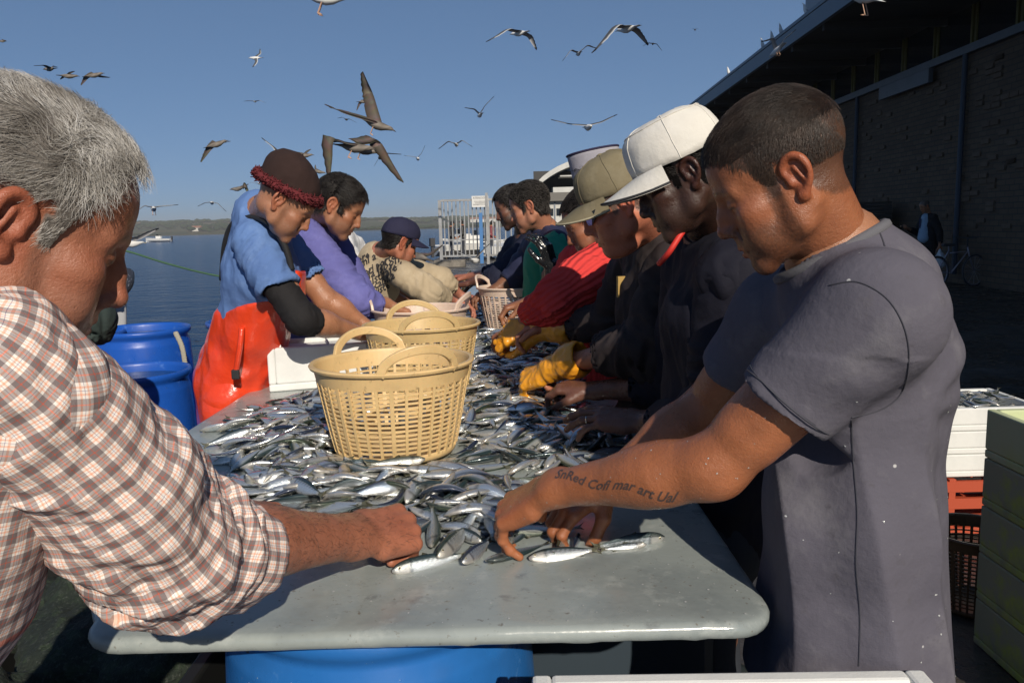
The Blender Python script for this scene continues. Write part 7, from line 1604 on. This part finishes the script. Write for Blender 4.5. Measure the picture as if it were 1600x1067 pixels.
def far_figure(px, Y, h, lab, top, hair_=(.02, .015, .012), tone='tan', side=1):
    """a whole small figure standing far off"""
    base = P(px, 400, Y) * [1, 1, 0]; pp = Person(lab, base, tone, .014); Z = lambda x, y, z: base + np.array([x * side, y, z * h / 1.72]); v = Vol(Z(0, 0, 0) - [.5, .4, .02], Z(0, 0, 1.75) + [.5, .4, .1], .014)
    v.cone(Z(0, 0, .95), Z(.02, 0, 1.38), .13, .15, .04, ax=(0, 1, 0), w=1.3); v.cone(Z(.03, 0, 1.4), Z(.05, 0, 1.5), .06, .055, .03); hc_ = Z(.07, 0, 1.62); v.ell(hc_, (.09, .075, .11), .02); v.ell(hc_ + [side * .085, 0, -.02], (.02, .015, .025), .02)
    for s in (-1, 1): v.cone(Z(0, s * .09, .95), Z(.03, s * .1, .5), .09, .065, .03); v.cone(Z(.03, s * .1, .5), Z(-.02, s * .11, .08), .065, .045, .02); v.cone(Z(-.02, s * .11, .06), Z(.12, s * .12, .04), .045, .035, .02); v.cone(Z(.02, s * .2, 1.38), Z(.0, s * .26, 1.1), .06, .045, .03); v.cone(Z(0, s * .26, 1.1), Z(.2, s * .2, .98), .045, .035, .02); v.ell(Z(.26, s * .19, .97), (.05, .025, .03), .015)
    V, Q = v.mesh(1); z = (V[:, 2]) / h; col = np.tile(pp.tone, (len(V), 1)); m = (z < .86); col[m] = top; col[z < .53] = (.03, .035, .05); col[(z > .93) | ((z > .885) & ((V - hc_)[:, 0] * side < .0))] = hair_; hx = (np.abs(V[:, 1] - base[1]) > .16) & ((V - base)[:, 0] * side > .17); col[hx] = pp.tone
    mesh_obj('body', V, Q, skinm, pp.root, col=col)
for f in (man_orange, man_purple, man_white, man_beige, man_green, man_whitecap, man_olive, man_red, man_visor, man_curly, man_beard, man_suit): f()
far_figure(706, 34, 1.7, 'distant person in dark clothes behind the left bars of the gate', (.02, .02, .025))
far_figure(725, 36, 1.75, 'distant person in black standing behind the middle of the gate', (.02, .02, .02), side=-1)
far_figure(768, 35, 1.68, 'distant person in a maroon top behind the right bars of the gate', (.2, .04, .05))
print('people done', round(time.time() - T0, 1))
# ================================================================== GULLS
gullm = mat('gull_feathers', rough=.8, attr='Col', bump=(60, .3, .004), spec=.2)
rsG = np.random.RandomState(3)
def gull(px, py, Y, head, wings, label, kind='adult', legs=None, scale=1.0, flying=True):
    """head = heading in world axes; wings = [(wrist dx, dy, tip dx, dy, depth wrist, depth tip)] in pixels from the body"""
    c = P(px, py, Y); k = Y / F; h = nrm(head); up = np.array([0, 0, 1.]); rt = nrm(np.cross(h, up)); u = np.cross(rt, h)
    root = empty('gull', label, 'gull', c, 0, 'gulls in flight' if flying else 'gulls perched on the roof edge')
    ad = kind == 'adult'; white = (.72, .72, .7); top_ = ((.07, .075, .085) if flying else (.3, .31, .33)) if ad else (.1, .08, .065); bot = (.34, .34, .35) if ad else (.17, .145, .12); bod = white if ad else (.21, .185, .16); tipc = (.015, .015, .018)
    st = [(-.30, .001, .045, 0), (-.2, .012, .05, 0), (-.15, .022, .034, 0), (-.08, .05, .048, -.005), (.02, .068, .062, -.01), (.1, .06, .056, -.004), (.16, .042, .042, .008), (.205, .034, .034, .016), (.24, .026, .026, .018), (.262, .012, .012, .014), (.3, .006, .005, .006), (.312, .001, .001, .002)]
    n = 10; V = []; col = []
    for x, rz, ry, zc in st:
        for i in range(n):
            a = 2 * math.pi * i / n; V.append(c + scale * (h * x + rt * ry * math.cos(a) + u * (zc + rz * math.sin(a))))
            cc = bod if x > -.19 else (white if ad else (.12, .1, .08)); cc = (.55, .4, .08) if (x > .265 and ad) else ((.03, .03, .03) if x > .265 else cc)
            if ad and not flying and math.sin(a) > .1 and -.2 < x < .1: cc = top_
            if not ad: cc = tuple(v * (.8 + .35 * math.sin(x * 90 + i)) for v in cc)
            col.append(cc)
    Fs = [(i * n + j, i * n + (j + 1) % n, (i + 1) * n + (j + 1) % n, (i + 1) * n + j) for i in range(len(st) - 1) for j in range(n)]
    mesh_obj('body', V, Fs, gullm, root, col=col)
    for wi, w in enumerate(wings):
        wx, wy, tx, ty, dw, dt = w; s = 1 if wi == 0 else -1
        X = np.array([1., 0, 0]); Zp = nrm(np.cross([1, 0, 0], nrm(c - [0, 0, CAMZ]))); Dp = np.array([0, 1., 0])
        r0 = c + h * .07 * scale + u * .03 * scale; wr = c + X * wx * k - Zp * wy * k + Dp * dw; tp = c + X * tx * k - Zp * ty * k + Dp * dt
        side = nrm((wr - r0) - h * ((wr - r0) @ h)); r0 = r0 + side * .03 * scale
        L = np.linalg.norm(wr - r0) + np.linalg.norm(tp - wr); pts = bez([r0, lerp(r0, wr, .5) + u * .0, wr, lerp(wr, tp, .5), tp], 5); m = len(pts); VV = []; cl = []
        sc_ = min(1.15, max(.55, L / .62)) * scale
        for layer in (0, 1):
            for i, p in enumerate(pts):
                t = i / (m - 1); tg = nrm(pts[min(i + 1, m - 1)] - pts[max(i - 1, 0)]); ch = np.interp(t, [0, .2, .45, .7, .9, 1], [.17, .165, .15, .11, .06, .012]) * sc_
                bk = -h + .0 * u; bk = nrm(bk - tg * (bk @ tg) * .85 + tg * (.55 * sstep(.5, 1, t))); nn_ = nrm(np.cross(tg, bk)); nn_ = nn_ if nn_ @ u > 0 else -nn_
                zig = 1 - (.09 if i % 2 else 0) * (t > .25); th = .011 * (1 - t) + .002
                for q in (0, .33, .7, 1.0): VV.append(p + bk * ch * q * zig + nn_ * (th * (1 - q) * (1 if layer == 0 else -1) + .012 * math.sin(q * 3)) * sc_); cc = top_ if layer == 0 else bot; cc = tipc if t > .86 and ad else cc; cc = white if (ad and layer == 0 and q == 1.0 and t < .8) else cc; cc = tuple(v * .6 for v in bot) if (layer == 1 and q >= .7 and ad) else cc; cc = tuple(v * ({0: .7, .33: 1.35, .7: .8, 1.0: .45}[q] * (.8 + .4 * rsG.rand()) * (1 - .45 * t)) for v in cc) if not ad else cc; cl.append(cc)
        Fq = []
        for layer in (0, 1):
            o = layer * m * 4
            for i in range(m - 1):
                for j in range(3): q = (o + i * 4 + j, o + i * 4 + j + 1, o + (i + 1) * 4 + j + 1, o + (i + 1) * 4 + j); Fq.append(q if layer else q[::-1])
        for i in range(m - 1): Fq.append((i * 4, (i + 1) * 4, m * 4 + (i + 1) * 4, m * 4 + i * 4)); Fq.append((i * 4 + 3, m * 4 + i * 4 + 3, m * 4 + (i + 1) * 4 + 3, (i + 1) * 4 + 3))
        mesh_obj('wing', VV, Fq, gullm, root, col=cl)
    if legs:
        for s in (-1, 1):
            a = c - h * .02 * scale + rt * s * .03 * scale - u * .05 * scale; b_ = a + np.array([0, 0, -.12 * legs * scale]) - h * .05 * (1 if flying else -.1) * scale
            MB().tube([a, b_], .006 * scale, 5).add([b_ + [0, 0, -.004], b_ + h * .05 + rt * .02 - u * .01, b_ + h * .05 - rt * .02 - u * .01, b_ + h * .02 + u * .01], [(0, 1, 2), (0, 3, 1), (0, 2, 3), (1, 3, 2)]).build('leg', mat('gull_leg', (.5, .3, .2), .6), root)
    return root
J = 'juvenile'
G = [
 (506, -3, 9, (1, .1, -.05), [(-10, -25, 20, -70, .3, .6), (-5, -20, -60, -60, -.2, -.5)], 'white gull cut by the top edge with legs hanging', 'adult', 1.0),
 (400, 91, 33, (-1, .1, .0), [(3, -8, 4, -15, .2, .3), (0, 7, -4, 15, -.2, -.3)], 'small dark-winged gull banking with white head, upper left sky', 'adult', 0),
 (398, 159, 60, (.2, 1, 0), [(-8, -1, -17, -1, 0, .1), (8, -1, 16, 2, 0, .1)], 'faint distant gull left of centre sky', 'adult', 0),
 (587, 194, 12, (1, .15, -.42), [(-4, -46, -15, -77, .2, .1), (-38, -12, -66, -24, -.3, -.35)], 'large brown mottled gull with wing raised straight up, tail spread', J, 1.0),
 (567, 159, 34, (.8, .5, .1), [(-4, 4, -10, 13, 0, 0), (1, -3, 2, -5, .4, .7)], 'small gull with one wing down behind the raised brown wing', J, 0),
 (541, 187, 55, (.2, 1, 0), [(-6, -3, -13, -2, 0, 0), (6, 0, 15, 5, 0, 0)], 'tiny gull just left of the brown gull', J, 0),
 (552, 230, 11, (1, .3, -.15), [(-20, -6, -26, 47, -.35, -.5), (36, -10, 71, 53, .3, .2)], 'large dark gull with long wings drooping over the black-haired man', J, .8),
 (566, 234, 13, (1, .1, -.25), [(-3, -6, -8, -9, .3, .5), (4, -4, 6, -8, -.2, -.3)], 'dark-bodied gull with pink leg beneath the drooping wing', J, .9),
 (594, 246, 26, (-.3, 1, 0), [(-4, 4, -10, 13, 0, 0), (8, -6, 30, -5, .2, .4)], 'slim gull half hidden behind the drooping wing tip', J, 0),
 (653, 248, 30, (-.2, 1, .1), [(-8, -3, -21, -5, 0, 0), (6, -8, 12, -19, 0, 0)], 'gull with raised right wing above the steel gate', 'adult', 0),
 (713, 226, 27, (.1, 1, 0), [(-12, -4, -27, 6, 0, 0), (10, -5, 24, 4, 0, 0)], 'gull with bowed wings and white rump above the gate notice', 'adult', 0),
 (750, 180, 26, (-.3, 1, -.1), [(-9, -8, -23, -11, 0, 0), (8, -13, 22, -26, 0, 0)], 'gull in a V pose in mid sky right of centre', 'adult', 0),
 (812, 52, 20, (-1, .8, 0), [(-22, 0, -50, 18, -.3, -.5), (12, 2, 25, 21, .3, .3)], 'white-tailed gull with drooping wings, upper centre sky', 'adult', 0),
 (904, 84, 27, (-.2, 1, 0), [(-12, -4, -24, 10, 0, 0), (13, -10, 28, -6, 0, 0)], 'gull gliding just left of the large bowed gull', 'adult', 0),
 (981, 45, 15, (-.8, 1, 0), [(-25, 2, -57, 40, -.2, -.4), (14, 0, 36, 18, .3, .4)], 'large gull with one long bowed wing and white tail', 'adult', 0),
 (1020, 69, 55, (.1, 1, 0), [(-7, -1, -15, 3, 0, 0), (6, 1, 14, 10, 0, 0)], 'tiny gull below the large bowed gull', J, 0),
 (918, 199, 17, (.2, -1, -.1), [(-26, -5, -55, -12, 0, 0), (22, -7, 45, -17, 0, 0)], 'dark gull gliding head-on above the caps', 'adult', 0),
 (337, 226, 19, (1, .5, .35), [(-8, 8, -25, 26, 0, 0), (3, -5, 8, -9, .4, .7)], 'brown gull with wing pointing down left over the water', J, 0),
 (442, 250, 19, (.4, 1, -.2), [(-10, -18, -29, -33, 0, 0), (12, -4, 28, -9, .2, .3)], 'gull with white rump and raised wing touching the beanie', 'adult', 0),
 (475, 243, 25, (1, .3, 0), [(-8, -5, -19, -6, 0, 0), (2, -4, 8, -10, .2, .3)], 'dark gull just right of the beanie gull', J, .8),
 (497, 268, 30, (1, .3, -.3), [(-2, -4, -3, -10, 0, 0), (-2, -2, -5, -5, .3, .5)], 'small gull dropping between the beanie and the black hair', J, 0),
 (372, 295, 25, (-1, .3, -.1), [(8, -4, 16, 12, 0, 0), (2, -5, 6, -8, .4, .6)], 'brown gull with folded-down wing left of the beanie', J, 0),
 (405, 287, 50, (.2, 1, 0), [(-7, -1, -14, -2, 0, 0), (6, -3, 13, -9, 0, 0)], 'tiny pale gull left of the beanie', 'adult', 0),
 (331, 317, 32, (-.1, 1, 0), [(-10, 0, -22, 5, 0, 0), (10, 2, 21, 14, 0, 0)], 'gull with thin bowed wings above the far shore', 'adult', 0),
 (240, 326, 19, (-.5, 1, 0), [(-14, -4, -35, 9, 0, 0), (14, -3, 33, -5, 0, .2)], 'white-bellied gull skimming the far shore beside the grey hair', 'adult', .8),
 (203, 381, 15, (.8, 1, .0), [(16, -8, 40, -22, .1, .2), (-8, -5, -20, -10, 0, 0)], 'white gull flying low over the water left of the motorboat', 'adult', 0),
 (78, 108, 26, (-1, .4, 0), [(5, -3, 12, -2, 0, 0), (-2, -2, -10, 0, -.3, -.5)], 'brown gull just above the grey hair at the left', J, 0),
 (106, 119, 24, (.8, .5, 0), [(5, -3, 12, -6, 0, 0), (-5, 2, -12, 5, 0, 0)], 'dark gull touching the grey hair silhouette', J, 0),
 (146, 118, 24, (1, .3, .2), [(-8, 4, -21, 14, 0, 0), (2, -3, 8, -3, .4, .7)], 'brown gull with wing down right of the grey hair', J, 0),
 (3, 65, 55, (1, .2, 0), [(-3, -2, -7, -1, 0, 0), (3, -2, 7, -1, 0, 0)], 'tiny gull at the far left edge of the sky', J, 0),
 (1214, 79, 17, (-.2, 1, -.3), [(-10, -14, -25, -12, 0, 0), (9, -14, 26, -28, 0, 0)], 'white-bodied gull with raised wings landing on the roof', 'adult', .6),
 (1350, -4, 10, (-.6, 1, .5), [(-60, -8, -130, 6, -.2, -.5), (30, -40, 60, -80, .2, .3)], 'large white-tailed gull cut by the top edge over the roof', 'adult', 1.2),
 (1086, 47, 70, (.3, 1, 0), [(-2, -1, -5, -1, 0, 0), (2, -1, 5, -1, 0, 0)], 'speck of a distant gull high above the white cap', J, 0),
 (741, 407, 17, (.3, .9, -.1), [(10, -10, 25, -25, 0, 0), (-12, -8, -33, -17, 0, .1)], 'white gull with spread wings landing in front of the gate', 'adult', 0),
 (657, 402, 12, (-.7, .8, .2), [(14, -6, 34, -18, 0, .1), (-3, -3, -8, -4, .3, .5)], 'grey gull flapping beside the rusty bollard', J, 0)]
for a in G: gull(a[0], a[1], a[2], a[3], a[4], a[5], a[6], a[7])
for k_, (u_, lab) in enumerate(((23.4, 'gull perched on the roof edge, farthest of the row of three'), (22.5, 'gull perched on the roof edge, middle of the row of three'), (21.7, 'gull perched on the roof edge, nearest of the row of three'), (19.7, 'gull perched on the roof right behind the landing gull'), (16.4, 'white gull perched below the roof housing on its left'), (15.9, 'white gull perched below the roof housing on its right'), (27.5, 'small gull perched alone far down the roof edge'))):
    c_ = W(u_, 2.45, 6.26); q_ = c_ - np.array([0, 0, CAMZ]); pr_ = math.radians(PITCH); zc_ = q_[1] * math.cos(pr_) - q_[2] * math.sin(pr_); yc_ = q_[1] * math.sin(pr_) + q_[2] * math.cos(pr_); x_, y_ = q_[0] / zc_, yc_ / zc_; rr_ = math.radians(ROLL)
    gull(800 + F * (x_ * math.cos(rr_) - y_ * math.sin(rr_)), 533.5 - F * (x_ * math.sin(rr_) + y_ * math.cos(rr_)), c_[1], (-.5, (-.3, -.6, -.4, .3, -.6, -.2, -.5)[k_], 1.1), [], lab, legs=1.0, flying=False, scale=.8)
print('gulls', round(time.time() - T0, 1))
# ================================================================== HAZE
hz = bpy.data.materials.new('sea_haze'); hz.use_nodes = True; _n = hz.node_tree; _n.nodes.clear(); _o = _n.nodes.new('ShaderNodeOutputMaterial'); _v = _n.nodes.new('ShaderNodeVolumePrincipled')
_v.inputs['Color'].default_value = (.93, .92, .89, 1); _v.inputs['Density'].default_value = .00027; _v.inputs['Anisotropy'].default_value = .1; _n.links.new(_v.outputs[0], _o.inputs['Volume'])
tag(MB().box((-300, 1780, 31), (5600, 3640, 70)).build('haze', hz), kind='stuff')
bpy.data.objects['haze'].display_type = 'WIRE'
print('script', round(time.time() - T0, 1))
